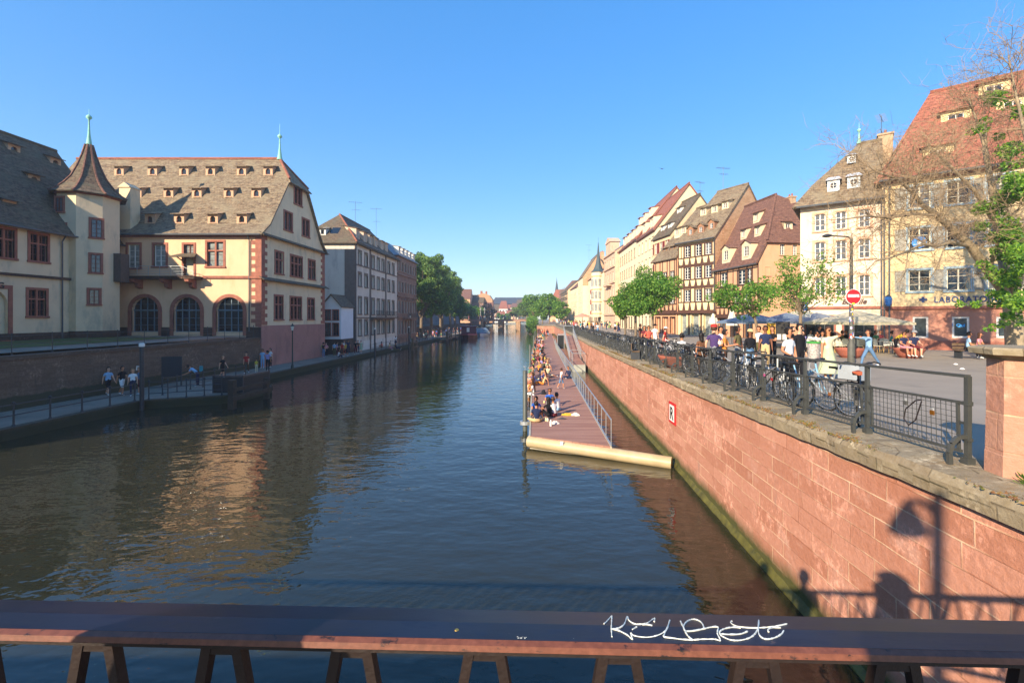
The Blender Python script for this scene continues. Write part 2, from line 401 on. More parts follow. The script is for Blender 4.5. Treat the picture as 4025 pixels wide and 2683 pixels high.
    def chimney(s, x, y, z0, z1, w=.8, d=.8, mat=None, pots=2):
        mb = MB().box(x-w/2, x+w/2, y-d/2, y+d/2, z0, z1).box(x-w/2-.08, x+w/2+.08, y-d/2-.08, y+d/2+.08, z1, z1+.15)
        o = s.part('chimney', mb, mat or SAND); p = MB()
        for i in range(pots):
            px = x+(i-(pots-1)/2)*w*.5; p.lathe([(.1,z1+.15),(.09,z1+.5)], 8, (px, y, 0))
        q = s.part('chimney_pot', p, SAND, o); q.location = (0,0,0); return o
def antenna(x, y, z, h, label, ang=0):
    o = thing('television_aerial', label, 'aerial', (x,y,z), ang)
    MB().tube([(0,0,-.6),(0,0,h)], .024, 5).build('mast', ZINC, o)
    b = MB().bar((-1.1,0,h-.2),(1.1,0,h-.2), .025).bar((-.6,0,h*.6),(.8,0,h*.6), .025)
    for k in range(7): b.bar((-.9+k*.3,-.35,h-.2),(-.9+k*.3,.35,h-.2), .025)
    for k in range(4): b.bar((-.4+k*.3,-.3,h*.6),(-.4+k*.3,.3,h*.6), .025)
    b.build('crossbars', ZINC, o)
# ================================================================ world, sun, camera
SUN = V((.6,.8,-.47)).normalized()
w = bpy.data.worlds.new('World'); bpy.context.scene.world = w; w.use_nodes = True
nt = w.node_tree; bg = nt.nodes['Background']; sky = nt.nodes.new('ShaderNodeTexSky'); sky.sky_type = 'NISHITA'
sky.sun_disc = False; sky.sun_elevation = math.asin(-SUN.z); sky.sun_rotation = math.atan2(-SUN.x, -SUN.y)
sky.altitude = 150; sky.air_density = 1.0; sky.dust_density = .15; sky.ozone_density = 4.0
hsv = nt.nodes.new('ShaderNodeHueSaturation'); hsv.inputs['Saturation'].default_value = 1.95; hsv.inputs['Value'].default_value = 1.76; hsv.inputs['Hue'].default_value = .512
gm_ = nt.nodes.new('ShaderNodeGamma'); gm_.inputs[1].default_value = .46; nt.links.new(sky.outputs[0], gm_.inputs[0]); nt.links.new(gm_.outputs[0], hsv.inputs['Color']); nt.links.new(hsv.outputs[0], bg.inputs['Color']); bg.inputs['Strength'].default_value = .15
sl = bpy.data.lights.new('Sun', 'SUN'); sl.energy = 4.3; sl.angle = R(.53); sl.color = (1, .83, .62)
so = bpy.data.objects.new('sun', sl); C.objects.link(so); so.rotation_euler = (SUN).to_track_quat('-Z', 'Y').to_euler(); so.location = (-40,-60,60)
cam = bpy.data.cameras.new('Camera'); co = bpy.data.objects.new('camera', cam); C.objects.link(co); bpy.context.scene.camera = co
co.location = (0,0,EYE); co.rotation_euler = (PI/2,0,0); cam.sensor_width = 36; cam.lens = 36*F/2352
cam.shift_x = -(VX-1176)/2352; cam.shift_y = -(784-VY)/2352; cam.clip_end = 4000; cam.clip_start = .05
vs = bpy.context.scene.view_settings; vs.view_transform = 'Standard'; vs.look = 'None'; vs.gamma = 1; vs.exposure = 1.15
try: bpy.context.scene.cycles.max_bounces = 8; bpy.context.scene.cycles.caustics_reflective = False; bpy.context.scene.cycles.caustics_refractive = False
except Exception: pass

# ================================================================ water
m, nt, b = newmat('river_water'); WATER = m
b.inputs['Base Color'].default_value = (.024,.025,.013,1); b.inputs['Roughness'].default_value = .035; b.inputs['IOR'].default_value = 1.5
co1 = coords(nt, 'Object', (1.0,1.7,1)); n1 = noise(nt, co1, .75, 2, .5); n2 = noise(nt, co1, 2.4, 2, .5); n3 = noise(nt, coords(nt, 'Object', (.7,1,1)), .13, 2)
a1 = N(nt, 'ShaderNodeMath', operation='MULTIPLY_ADD'); a1.inputs[1].default_value = .42; nt.links.new(n2, a1.inputs[0]); nt.links.new(n1, a1.inputs[2])
a2 = N(nt, 'ShaderNodeMath', operation='MULTIPLY_ADD'); a2.inputs[1].default_value = .8; nt.links.new(n3, a2.inputs[0]); nt.links.new(a1.outputs[0], a2.inputs[2])
bumpit(nt, b, a2.outputs[0], .34, .10)
struct('river_water', MB().poly([(-60,-60,0),(60,-60,0),(60,700,0),(-60,700,0)]), WATER)

m = bpy.data.materials.new('haze'); m.use_nodes = True; nt = m.node_tree; nt.nodes.remove(nt.nodes['Principled BSDF'])
pv = nt.nodes.new('ShaderNodeVolumePrincipled'); pv.inputs['Color'].default_value = (.80,.88,1,1); pv.inputs['Density'].default_value = .0006; pv.inputs['Anisotropy'].default_value = .2
nt.links.new(pv.outputs[0], nt.nodes['Material Output'].inputs['Volume'])
tag(MB().box(-1000,1000,-90,1200,-3,60).build('haze', m), 'thin pale haze in the air', None, None, 'stuff')
# ================================================================ ground
ASPH = pm('street_asphalt', '958a7b', .9, .13, .35, .25, 40, stain='80776b')
PATH = pm('quay_paving', '827769', .9, .2, .6, .3, 25, stain='5b5850')
GRASS = pm('short_grass', '4d5a2c', .95, .35, 2, .6, 40, stain='6d6338')
EARTH = pm('far_ground', '6f6a5c', .95, .2, .1, .2, 5)
RQ = [(4.78,-20),(4.8,-3),(4.86,5),(4.9,10),(5.05,17),(5.15,31),(5.3,45),(5.6,70),(5.95,100),(6.2,145)]
def rq(Y):
    for (a, ya), (b_, yb) in zip(RQ, RQ[1:]):
        if Y <= yb: return a+(b_-a)*(Y-ya)/(yb-ya)
    return RQ[-1][0]
ys = [-20,-10,0,5,10,15,20,25,30,38,45,60,80,100,120,145]
g = MB(); rows = [[(rq(y)+.78, y, zs(y)), (60, y, zs(y)+.0), (400, y, zs(y))] for y in ys]; g.grid(rows)
g.poly([(.9,145.01,2.9),(400,145.01,2.9),(400,720,2.9),(-3,720,2.9),(-3,242,2.9)])
struct('street', g, ASPH)
g = MB(); g.poly([(-700,-60,3.15),(-27.6,-60,3.15),(-27.2,20,3.15),(-26.9,44,3.35),(-26.9,110,3.2),(-34,112,2.3),(-34,240,2.3),(-40,242,2.5),(-40,720,2.5),(-700,720,2.5)])
struct('left_bank_ground', g, EARTH)
g = MB(); g.poly([(-980,700,2.4),(980,700,2.4),(980,1150,2.4),(-980,1150,2.4)]); struct('far_ground', g, EARTH)
# lower quay with its stone edge, left bank
STONEQ = blocks('mossy_quay_stone', ['6d5a4c','5b4a3e','c8b8a0','4c4638'], 1.0, .3, '4a4236', '3c3a2c', (.1,.45,'2c3018'))
le = [(-22.8,-30),(-22.8,26.6),(-19.3,28.2),(-18.6,29),(-18.6,32.4),(-22.8,36.7),(-22.8,100),(-22.0,150),(-28,242),(-36,245)]
g = MB(); ip = [(-36,245),(-34,112),(-27.3,110),(-26.9,44),(-27.5,20),(-27.6,-30)]
top = [(x,y,.5) for x, y in le]+[(x,y,.5) for x, y in ip]
g.poly(top, 0)
for (x0,y0),(x1,y1) in zip(le, le[1:]):
    g.poly([(x0,y0,-1.5),(x1,y1,-1.5),(x1,y1,.496),(x0,y0,.496)], 1)
    d = V((x1-x0,y1-y0,0)).normalized(); nl = V((-d.y,d.x,0))*.5
    g.poly([(x0,y0,.504),(x1,y1,.504),(x1+nl.x,y1+nl.y,.504),(x0+nl.x,y0+nl.y,.504)], 1)
struct('quay_path', g, [PATH, STONEQ])

# terrace retaining wall with coping + railing
WALLL = blocks('terrace_wall_stone', ['7c6553','6a5545','b8a48c','57493c'], .8, .28, '5f5142', '4a3f34', (.9,1.9,'3b3a26'))
def wallstrip(mb, pts, z0f, z1f, th, m=0, side=-1):
    """vertical wall along pts (thickness to one side), tops may vary"""
    for (x0,y0),(x1,y1) in zip(pts, pts[1:]):
        d = V((x1-x0,y1-y0)).normalized(); nx, ny = -d.y*th*side*-1, d.x*th*side*-1
        a, b_ = (x0,y0), (x1,y1); c = (x1+nx,y1+ny); e = (x0+nx,y0+ny)
        zA0, zB0, zA1, zB1 = z0f(y0), z0f(y1), z1f(y0), z1f(y1)
        mb.poly([(*a,zA0),(*b_,zB0),(*b_,zB1),(*a,zA1)], m); mb.poly([(*a,zA1),(*b_,zB1),(*c,zB1),(*e,zA1)], m)
        mb.poly([(*e,zA0),(*c,zB0),(*c,zB1),(*e,zA1)], m); mb.poly([(*a,zA0),(*e,zA0),(*e,zA1),(*a,zA1)], m); mb.poly([(*b_,zB0),(*c,zB0),(*c,zB1),(*b_,zB1)], m)
tw = thing('terrace_wall', 'long dark stone retaining wall between the lower quay and the museum terrace', 'wall', (-27.4,20,.5))
def rel(o, parent): o.location = tuple(-V(parent.location)); return o
mb = MB(); wallstrip(mb, [(-27.45,-30),(-27.3,20),(-26.52,44.2)], lambda y: -.2, lambda y: 3.1+.006*max(0,y-20), .6, side=-1); rel(mb.build('masonry', WALLL, tw), tw)
mb = MB(); wallstrip(mb, [(-27.37,-30),(-27.22,20),(-26.46,44.2)], lambda y: 3.1+.006*max(0,y-20), lambda y: 3.3+.006*max(0,y-20), .8, side=-1); rel(mb.build('coping', STONEQ, tw), tw)
g = MB().poly([(-40.2,20,3.42),(-28.1,20,3.42),(-27.3,44.1,3.56),(-40.2,44.1,3.56)]); struct('terrace_path', g, PATH)
g = MB().poly([(-40.2,20,3.44),(-31.6,20,3.44),(-31.2,41,3.58),(-40.2,41,3.58)]); struct('grass_strip', g, GRASS)
def simple_rail(name, label, pts, h, mats, post_gap, rails, pr=.03, cap=False, base=None, group=None):
    o = thing(name, label, 'railing', pts[0], 0, group); P = [V(p)-V(pts[0]) for p in pts]; pm_ = None
    me = MB().tube([(0,0,0),(0,0,h)], pr, 6).lathe([(pr*2.2,0),(pr*1.6,.08)], 8).lathe([(pr*1.7,h-.01),(pr*2.0,h+.05),(pr*.8,h+.1)], 8).mesh('post', mats)
    n = 0
    for a, b_ in zip(P, P[1:]):
        k = max(1, round((b_-a).length/post_gap))
        for i in range(k+(b_ is P[-1])):
            if n < 100: link('post', me, o, tuple(a+(b_-a)*i/k)); n += 1
    mb = MB()
    for a, b_ in zip(P, P[1:]):
        for r in rails: mb.tube([a+V((0,0,r)), b_+V((0,0,r))], pr*.75, 5)
    mb.build('rails', mats, o); return o
simple_rail('terrace_railing', 'thin iron railing along the terrace edge above the dark stone wall', [(-27.6,12,3.32),(-27.5,20,3.33),(-26.8,43.6,3.46)], 1.05, DARKMET, 2.0, [1.0,.55], .02)
simple_rail('quay_railing', 'low iron railing on the left quay edge before the jutting landing', [(-23.1,8,.5),(-23.1,26.4,.5)], 1.0, DARKMET, 1.55, [.97,.5], .035)
simple_rail('landing_railing', 'iron railing with three rails around the near side of the landing', [(-22.7,26.9,.5),(-19.5,28.5,.5)], 1.05, DARKMET, .9, [1.02,.7,.35], .03)
simple_rail('path_railing', 'iron railing behind the landing beside the quay path', [(-23.2,28.5,.5),(-22.9,36.2,.5)], 1.05, DARKMET, 1.1, [1.02,.7,.35], .03)
simple_rail('far_quay_railing', 'dark railing on the left quay below the brown sandstone house', [(-23,64,.5),(-23,98,.5)], 1.1, DARKMET, 2.2, [1.05,.6,.3], .035)

# ================================================================ right quay wall
QW = blocks('pink_sandstone_masonry', ['c9917a','b2785f','ece0d2','d0a592'], .95, .31, 'e6c2a0', '94786c', (-.10,.30,'4b4a1c'), msz=.012)
COPE = blocks('mossy_coping_stone', ['a3967c','8f8068','d0c6b0','66603c'], 1.6, .5, '5f573e', '8a6a3c', None)
qw = thing('quay_wall', 'tall pink sandstone quay wall beside the street on the right bank', 'wall', (4.86,5,0))
fine = []
for (a, ya), (b_, yb) in zip(RQ, RQ[1:]):
    k = max(1, int((yb-ya)/6)); fine += [(a+(b_-a)*i/k, ya+(yb-ya)*i/k) for i in range(k)]
fine.append(RQ[-1])
ends = fine+[(.9,145.2),(.2,170),(-3,242),(-3,420)]
mb = MB(); wallstrip(mb, ends, lambda y: -1.5, lambda y: zs(y)-.27, .55, side=1); rel(mb.build('masonry', QW, qw), qw)
# coping: separate worn stones with slightly irregular edge
mb = MB(); rr = random.Random(3)
def offs(pts, d):
    out = []
    for i, p in enumerate(pts):
        a = V(pts[max(0, i-1)]); b_ = V(pts[min(len(pts)-1, i+1)]); t = (b_-a).normalized(); out.append((p[0]+t.y*d, p[1]-t.x*d))
    return out
dense = []
for (xa, ya), (xb, yb) in zip(ends, ends[1:]):
    k = max(1, int(math.hypot(xb-xa, yb-ya)/(.25 if ya < 40 else 3))); dense += [(xa+(xb-xa)*i/k, ya+(yb-ya)*i/k) for i in range(k)]
dense.append(ends[-1])
o1 = offs(dense, -.12); o2 = offs(dense, .3); o3 = offs(dense, .86); rows = []
for p, a, b_, c in zip(dense, o1, o2, o3):
    z = zs(p[1]); j = rr.uniform(-.02,.02)
    rows.append([(c[0],c[1],z-.28),(a[0]+.015+j*.5,a[1],z-.28+j*.4),(a[0]+j,a[1],z-.10),(a[0]+.05+j,a[1],z-.01+j),(b_[0],b_[1],z+.02+j),(c[0],c[1],z+.012)])
mb.grid(rows); rel(mb.build('coping', COPE, qw, smooth=False), qw)
# tufts of dry moss on the coping
mo = MB(); rr = random.Random(5)
for i in range(9000):
    y = 3.2+rr.random()**1.7*34
    if noise_ := (math.sin(y*1.9)+math.sin(y*.7+1)+rr.uniform(-1.2,1.2)) > -.3:
        x = rq(y)-.13+abs(rr.gauss(0,.26)); z = zs(y)-.01; s_ = rr.uniform(.008,.022)*(1+y*.03); a = rr.uniform(0, 6.3)
        mo.poly([(x-s_*math.cos(a),y-s_*math.sin(a),z),(x+s_*math.cos(a),y+s_*math.sin(a),z),(x+rr.uniform(-.02,.02),y,z+s_*1.1)], rr.randrange(3))
tag(mo.build('dry_moss', [pm('dry_moss','80683a',.95,.2,9), pm('green_moss','60602e',.95,.2,9), pm('rust_moss','755234',.95,.2,9)]), 'dry brown and green moss growing on the coping of the quay wall', 'moss', kind='stuff')
# green slime ledge at the foot of the wall
mb = MB(); o1 = offs(dense, -.10); o2 = offs(dense, .02)
rows = [[(a[0],a[1],-.5),(a[0]+rr.uniform(0,.03),a[1],.02+rr.uniform(-.01,.02)),(b_[0],b_[1],.17+rr.uniform(-.03,.03))] for a, b_ in zip(o1[:190], o2[:190])]
mb.grid(rows); rel(mb.build('algae_ledge', pm('wet_algae','5a5624',.6,.35,3,.5,20, stain='32331a'), qw), qw)

# round mooring sign on the wall
sg = thing('mooring_sign', 'white sign with red border and black letter R fixed to the quay wall', 'sign', (5.0,16.6,1.85), -PI/2+.01)
mb = MB().box(-.36,.36,-.02,.02,-.38,.38); mb.build('red_board', flat('sign_red','c02a2a'), sg)
MB().box(-.27,.27,-.026,-.021,-.29,.29).build('white_panel', WHITEP, sg)
lettering('letter', 'R', .62, flat('sign_black','151515'), sg, (0,-.03,-.22), ext=.004, bold=.012)

# ================================================================ stone pier at the right edge
PIER = blocks('pier_sandstone', ['c09078','b8806a','ece2d6','c9a088'], 3.0, .42, 'e0bc98', 'a8826c', None, msz=.012)
pr = thing('stone_pier', 'octagonal pink sandstone bridge pier with a weathered flat cap at the right edge', 'pillar', (5.60,5.18,3.4))
rs = MB(); zz = [(.37,0),(.365,.35),(.36,.36),(.355,.74),(.352,.75),(.35,1.1),(.348,1.43)]
rs.lathe(zz, 8, m=0, ph=R(10)); rs.build('shaft', PIER, pr)
MB().lathe([(.35,1.43),(.40,1.47),(.50,1.49),(.51,1.55),(.49,1.57)], 8, ph=R(10)).build('cap_stone', COPE, pr)
# weeds at the pier foot
wd = MB(); rr = random.Random(9)
for i in range(90):
    a = rr.uniform(0,6.3); l = rr.uniform(.04,.14); x, y = rr.gauss(0,.05), rr.gauss(0,.04); z = rr.uniform(0,.05)
    wd.poly([(x,y,z),(x+l*math.cos(a)-.015,y+l*math.sin(a),z+l*.7),(x+l*1.2*math.cos(a),y+l*1.2*math.sin(a),z+l*.8),(x+l*math.cos(a)+.015,y+l*math.sin(a)+.02,z+l*.5)])
tag(wd.build('weed', leafmat('weed_green','5a8a2a'), None, (5.28,4.83,3.5)), 'small green weed growing at the foot of the stone pier', 'weed')

# ================================================================ quay railing with wire panels
RM = pm('railing_iron', '4a4c49', .5, .2, 5, .15, 40, metal=.2)
ql = thing('street_railing', 'dark iron railing with wire mesh panels on top of the pink quay wall', 'railing', (5.36,5.6,zs(5.6)))
pm1 = MB().box(-.026,.026,-.028,.028,0,1.1).box(-.05,.05,-.05,.05,0,.10).box(-.033,.033,-.038,.038,.74,.79).box(-.033,.033,-.038,.038,.30,.34)
pts = [(-.0,0,.42)]; arc = [(-.03-.2*math.sin(R(a)), 0, .42-.2*(1-math.cos(R(a)))-(.0)) for a in range(0,91,15)]
arc = [(-.02,0,.36),(-.12,0,.35),(-.2,0,.27),(-.23,0,.16),(-.22,0,.0)]
for p, q in zip(arc, arc[1:]): pm1.bar(p, q, .05, .045, up=(0,1,0))
postm = pm1.mesh('post', RM)
def panelm(L):
    a = MB(); z0, z1 = .14, .78
    a.box(-.018,.018,.08,L-.08,z1-.03,z1).box(-.018,.018,.08,L-.08,z0,z0+.035).box(-.015,.015,.1,.13,z0,z1).box(-.015,.015,L-.13,L-.1,z0,z1)
    a.box(-.01,.01,0,.1,.5,.53).box(-.01,.01,L-.1,L,.5,.53).box(-.01,.01,0,.1,z1-.04,z1).box(-.01,.01,L-.1,L,z1-.04,z1)
    k = int((L-.26)/.075)
    for i in range(1, k): y = .13+(L-.26)*i/k; a.box(-.003,.003,y-.003,y+.003,z0,z1)
    for i in range(1, 9): z = z0+(z1-z0)*i/9; a.box(-.0045,-.003,.13,L-.13,z-.003,z+.003)
    return a.mesh('mesh_panel', RM)
PM = panelm(1.72); y = 5.63; n = 0; prev = None; railpts = []
while y < 143:
    x = rq(y)+.47; z = zs(y); o = link('post', postm, ql, (x-5.36, y-5.6, z-zs(5.6))); n += 1
    railpts.append((x-5.36,y-5.6,z-zs(5.6)+1.1))
    if y < 100:
        ny = y+1.72; nx = rq(ny)+.47; nz = zs(ny); o = link('mesh_panel', PM, ql, (x-5.36,y-5.6,z-zs(5.6)), rot=(math.atan2(nz-z,1.72),0,-math.atan2(nx-x,1.72)))
    y += 1.72 if y < 100 else 3.4
mb = MB()
for a, b_ in zip(railpts, railpts[1:]): mb.bar(a, b_, .075, .035)
mb.build('top_rail', RM, ql)
# padlocks and bicycle lock left on the railing
for i, (yy, zz_, c, nm) in enumerate([(6.1,.60,'8a5a20','small brass padlock hanging on the mesh panel next to the stone pier'),(6.55,.66,'6b6a66','grey padlock hanging on the mesh panel nearest the stone pier'),
                                  (8.25,.55,'b0703a','copper coloured padlock on the mesh panel in front of the black bicycle'),(10.3,.6,'c0353a','red padlock on the mesh panel in front of the grey crate bicycle'),(10.65,.66,'d66a98','pink padlock on the mesh panel in front of the grey crate bicycle')]):
    o = thing('padlock', nm, 'padlock', (rq(yy)+.445, yy, zs(yy)+zz_)); MB().box(-.02,.0,-.028,.028,-.06,0).build('lock_body', flat('lock_'+c, c, .4, .5), o)
    MB().tube([(-.01,-.018,0),(-.01,-.015,.035),(-.01,.015,.035),(-.01,.018,0)], .005, 5).build('shackle', GALV, o)
pts = [(-.02,.0,0),(-.02,-.1,-.03),(-.02,-.27,-.18),(-.02,-.3,-.32),(-.02,-.22,-.4),(-.02,-.1,-.3),(-.02,0,-.02)]
tag(MB().tube([(p[0], -p[1], p[2]) for p in pts], .009, 6).build('cable_lock', flat('lock_cable','2a2424'), None, (rq(6.3)+.44,6.25,zs(6.3)+.72)), 'abandoned dark cable lock looped through the railing mesh', 'bicycle lock')
# ================================================================ bridge the picture is taken from
br = thing('near_bridge', 'bridge whose painted steel handrail runs across the foreground', 'bridge', (-9,-2.5,3.0))
mb = MB().box(-25,5.2,-6.4,.72,3.15,3.75); rel(mb.build('deck', ASPH, br), br)
mb = MB().box(-25,5.0,-6.5,-6.4,2.6,3.8).box(-25,4.8,.72,.80,2.6,3.74); rel(mb.build('edge_girder', pm('bridge_paint','5a3a30',.6,.25,3), br), br)
m, nt, b = newmat('rail_top_shade_paint'); c0 = coords(nt)
n1 = noise(nt, c0, 4, 3, .5); n2 = noise(nt, coords(nt, 'Object', (1,2.5,1)), 13, 5, .6); n3 = noise(nt, coords(nt, 'Object', (1,1.5,1)), 30, 4, .7)
cc = mixc(nt, ramp(nt, n1, .4, .6), lin('1b1e30'), lin('191620')); cc = mixc(nt, ramp(nt, n2, .555, .575), cc, lin('11142a')); cc = mixc(nt, ramp(nt, n3, .68, .72), cc, lin('4a3a3c'))  # navy base holds shade and sky sheen of brown paint; specks are chips
nt.links.new(cc, b.inputs['Base Color']); b.inputs['Roughness'].default_value = .42; b.inputs['Specular IOR Level'].default_value = .42
bumpit(nt, b, n2, .12, .004); RTOP = m
m, nt, b = newmat('rail_edge_paint'); c0 = coords(nt); n2 = noise(nt, coords(nt, 'Object', (1,1,3)), 22, 6, .7); n3 = noise(nt, c0, 60, 4, .7)
cc = mixc(nt, ramp(nt, n2, .60, .64), lin('663a28'), lin('241a17')); cc = mixc(nt, ramp(nt, n3, .4, .9), cc, lin('86503a'))
nt.links.new(cc, b.inputs['Base Color']); b.inputs['Roughness'].default_value = .5; bumpit(nt, b, n2, .2, .003); REDGE = m
RSHADE = pm('rail_shade_paint', '261b17', .6, .3, 25, .2, 60, stain='2a211e')  # brown darkened in place of people's shade on balusters and rail body
hr = thing('bridge_handrail', 'chipped steel handrail with white scrawled graffiti across the foreground', 'handrail', (0,.88,3.75), math.atan2(-.055, 1.68))
# local frame: x along the rail, y away from the viewer
L0, L1 = -13, 4.2; T = 4.68-3.75; prof_top = [(0.0,T),(.095,T-.045)]
mb = MB(); mb.grid([[(x,0.0,T),(x,.06,T-.008),(x,.142,T-.034)] for x in np.linspace(L0, L1, 60)]); mb.build('top_face', RTOP, hr)
mb = MB(); mb.grid([[(x,-.0005,T-.0),(x,-.012,T-.004),(x,-.015,T-.014)] for x in np.linspace(L0, L1, 60)]); mb.build('front_edge', REDGE, hr)
mb = MB(); mb.grid([[(x,-.015,T-.0145),(x,.032,T-.020),(x,.028,T-.052),(x,.13,T-.045),(x,.142,T-.035)] for x in np.linspace(L0, L1, 20)]); mb.build('rail_body', RSHADE, hr)
mb = MB().box(L0,L1,.03,.07,.06,.10); mb.build('bottom_bar', RSHADE, hr)
bm_ = MB()
def trap(cx, wt, wb, m_):
    for s_ in (-1, 1):
        m_.bar((cx+s_*wt/2,.06,T-.052),(cx+s_*wb/2,.06,.1), .02, .022, up=(0,1,0))
    m_.bar((cx-wt/2,.06,T-.075),(cx+wt/2,.06,T-.075), .018, .012)
    return m_
tm = trap(0,.058,.34,MB()).mesh('baluster', RSHADE)
bx = -.93-.0
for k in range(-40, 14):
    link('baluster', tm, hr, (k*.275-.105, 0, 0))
# rivets and worn scratches
for x, y_ in ((-.157,.03),): MB().lathe([(.006,0),(.004,.003)], 8, (x,y_,T-.006)).build('rivet', flat('brass','c8a050',.3,.8), hr)
sc = MB(); rr = random.Random(4)
for x0_, n_ in ((-.035,26),(.075,14),(-.0,8)):
    for i in range(n_):
        x = x0_+rr.uniform(0,.018 if n_ > 20 else .006); y_ = rr.uniform(.004,.03)*(1 if n_ > 20 else 1.7); z = T-(y_*.2 if y_ < .055 else .012+(y_-.055)*.57)+.0006
        s_ = rr.uniform(.0006,.0022); sc.poly([(x-s_,y_-s_,z),(x+s_*.6,y_-s_*.7,z),(x+s_,y_+s_,z),(x-s_*.5,y_+s_*1.4,z)])
tag(sc.build('sticker_remains', flat('torn_paper','c9c4b0'), hr), None)
# graffiti strokes (white marker) laid on the sloping top face; coordinates in the crop used to read it
def gpt(cx, cy):                 # pixel of the sign crop -> photo pixel -> point on the rail's sloping top
    px = (2300+cx*.3825)/1.7113; py = (2380+cy*.3825)/1.7113
    d = V(((px-VX)/F, 1, (VY-py)/F)); o = V((0,0,EYE)); M = Matrix.Rotation(-hr.rotation_euler.z, 3, 'Z'); lo = M @ (o-V(hr.location)); ld = M @ d
    best = None
    for (y0,z0,y1,z1) in ((0,T,.06,T-.008),(.06,T-.008,.142,T-.034)):
        nrm = V((0,-(z1-z0),(y1-y0))); t = (V((0,y0,z0))-lo).dot(nrm)/ld.dot(nrm); p = lo+ld*t
        if y0-1e-3 <= p.y <= y1+1e-3: best = p+nrm.normalized()*.0009
        elif best is None: best = p+nrm.normalized()*.0009
    return best
STR = [[(193,187),(215,170),(262,118),(275,112),(272,180),(270,240),(275,320)],[(275,240),(340,232),(400,195),(432,112),(450,150),(500,185),(560,192),(640,176),(712,128),(710,165)],
 [(275,240),(350,258),(430,300),(485,345),(470,285),(500,308),(600,325),(700,318),(790,285),(840,235),(870,150),(852,210),(815,290),(812,322),(900,335),(1000,348),(1105,354)],
 [(485,245),(530,218)],[(590,198),(640,195),(690,205)],[(980,160),(1000,205),(1030,270),(1060,315),(1105,354)],
 [(1030,262),(1012,220),(1030,180),(1080,145),(1130,140),(1180,160),(1210,195),(1222,240)],[(1040,264),(1120,258),(1220,238),(1290,222),(1365,222),(1360,290),(1390,358),(1330,346),(1200,346),(1105,354)],
 [(1600,230),(1530,222),(1440,235),(1390,262),(1385,290),(1420,320),(1500,352),(1600,354),(1700,325),(1760,270),(1785,200),(1785,150)],[(1390,290),(1500,296),(1600,290),(1670,265)],
 [(1510,160),(1495,170),(1530,200),(1620,222),(1780,228),(1950,212),(2075,186)],[(1785,150),(1780,230),(1785,290),(1820,330),(1880,344),(1960,325),(2020,290),(2042,255)],[(2010,228),(1930,226),(1880,245),(1885,270)]]
gr = MB()
for st in STR:
    P = [gpt(*p) for p in st]; Q = []
    for i in range(len(P)-1):
        a, b_, c_, d_ = P[max(0,i-1)], P[i], P[i+1], P[min(len(P)-1,i+2)]
        for k in range(6):
            t = k/6; Q.append(.5*((2*b_)+(c_-a)*t+(2*a-5*b_+4*c_-d_)*t*t+(3*b_-a-3*c_+d_)*t**3))
    Q.append(P[-1]); gr.tube(Q, [random.uniform(.0009,.0019) for _ in Q], 4)
gr.build('graffiti', flat('white_marker','e4e6d8',.5), hr)

# ================================================================ floating deck
DECK = None
m, nt, b = newmat('deck_boards'); ob = coords(nt); sx = nt.nodes.new('ShaderNodeSeparateXYZ'); nt.links.new(ob, sx.inputs[0])
mu = N(nt, 'ShaderNodeMath', operation='MULTIPLY'); mu.inputs[1].default_value = 1/.14; nt.links.new(sx.outputs[1], mu.inputs[0])
fr = N(nt, 'ShaderNodeMath', operation='FRACT'); nt.links.new(mu.outputs[0], fr.inputs[0]); fl = N(nt, 'ShaderNodeMath', operation='FLOOR'); nt.links.new(mu.outputs[0], fl.inputs[0])
wn = N(nt, 'ShaderNodeTexWhiteNoise', noise_dimensions='1D'); nt.links.new(fl.outputs[0], wn.inputs['W'])
cc = mixc(nt, wn.outputs[0], lin('93695a'), lin('b38a76')); cc = mixc(nt, ramp(nt, noise(nt, coords(nt, 'Object', (.4,3,1)), 1.5, 6), .35, .75), cc, lin('8c6556'))
cc = mixc(nt, ramp(nt, fr.outputs[0], .0, .07, (1,1,1,1), (0,0,0,1)), cc, lin('4c332a')); nt.links.new(cc, b.inputs['Base Color']); b.inputs['Roughness'].default_value = .85
bumpit(nt, b, fr.outputs[0], .15, .01); DECK = m
STEEL = pm('pale_float_steel', 'b8b09a', .5, .2, 2, .1, 20, stain='8f7a55')
fd = thing('floating_deck', 'long reddish brown boarded pontoon with a galvanised rail beside the quay wall', 'pontoon', (-.2,18.5,0))
Lf = [(-.2,18.6),(-.2,50),(.2,88),(.8,144.5)]; Rt = [(2.86,17.1),(3.0,43),(3.3,70),(4.2,100),(5.2,144.5)]
mb = MB(); allp = [(x,y,.5) for x, y in Lf]+[(x,y,.5) for x, y in Rt[::-1]]; mb.slab(allp, .08); rel(mb.build('boards', DECK, fd), fd)
mb = MB(); mb.slab([(x,y,.418) for x, y in Lf]+[(x,y,.418) for x, y in Rt[::-1]], .5)
for A in (Lf, Rt):
    for p, q in zip(A, A[1:]): mb.bar((*p,.42),(*q,.42), .07, .2)
rel(mb.build('hull', STEEL, fd), fd)
bm2 = MB(); a = V((-.24,18.7,.26)); c_ = V((4.86,16.2,.16)); bm2.tube([a, a+(c_-a)*.5, c_], [.24,.23,.22], 14)
rel(bm2.build('front_boom', pm('boom_steel','b5a27c',.45,.15,1.5,.08,20,stain='a5a18c'), fd, smooth=True), fd)
rel(MB().box(.99,1.11,17.78,17.80,.35,.5).build('notice_plate', WHITEP, fd), fd)
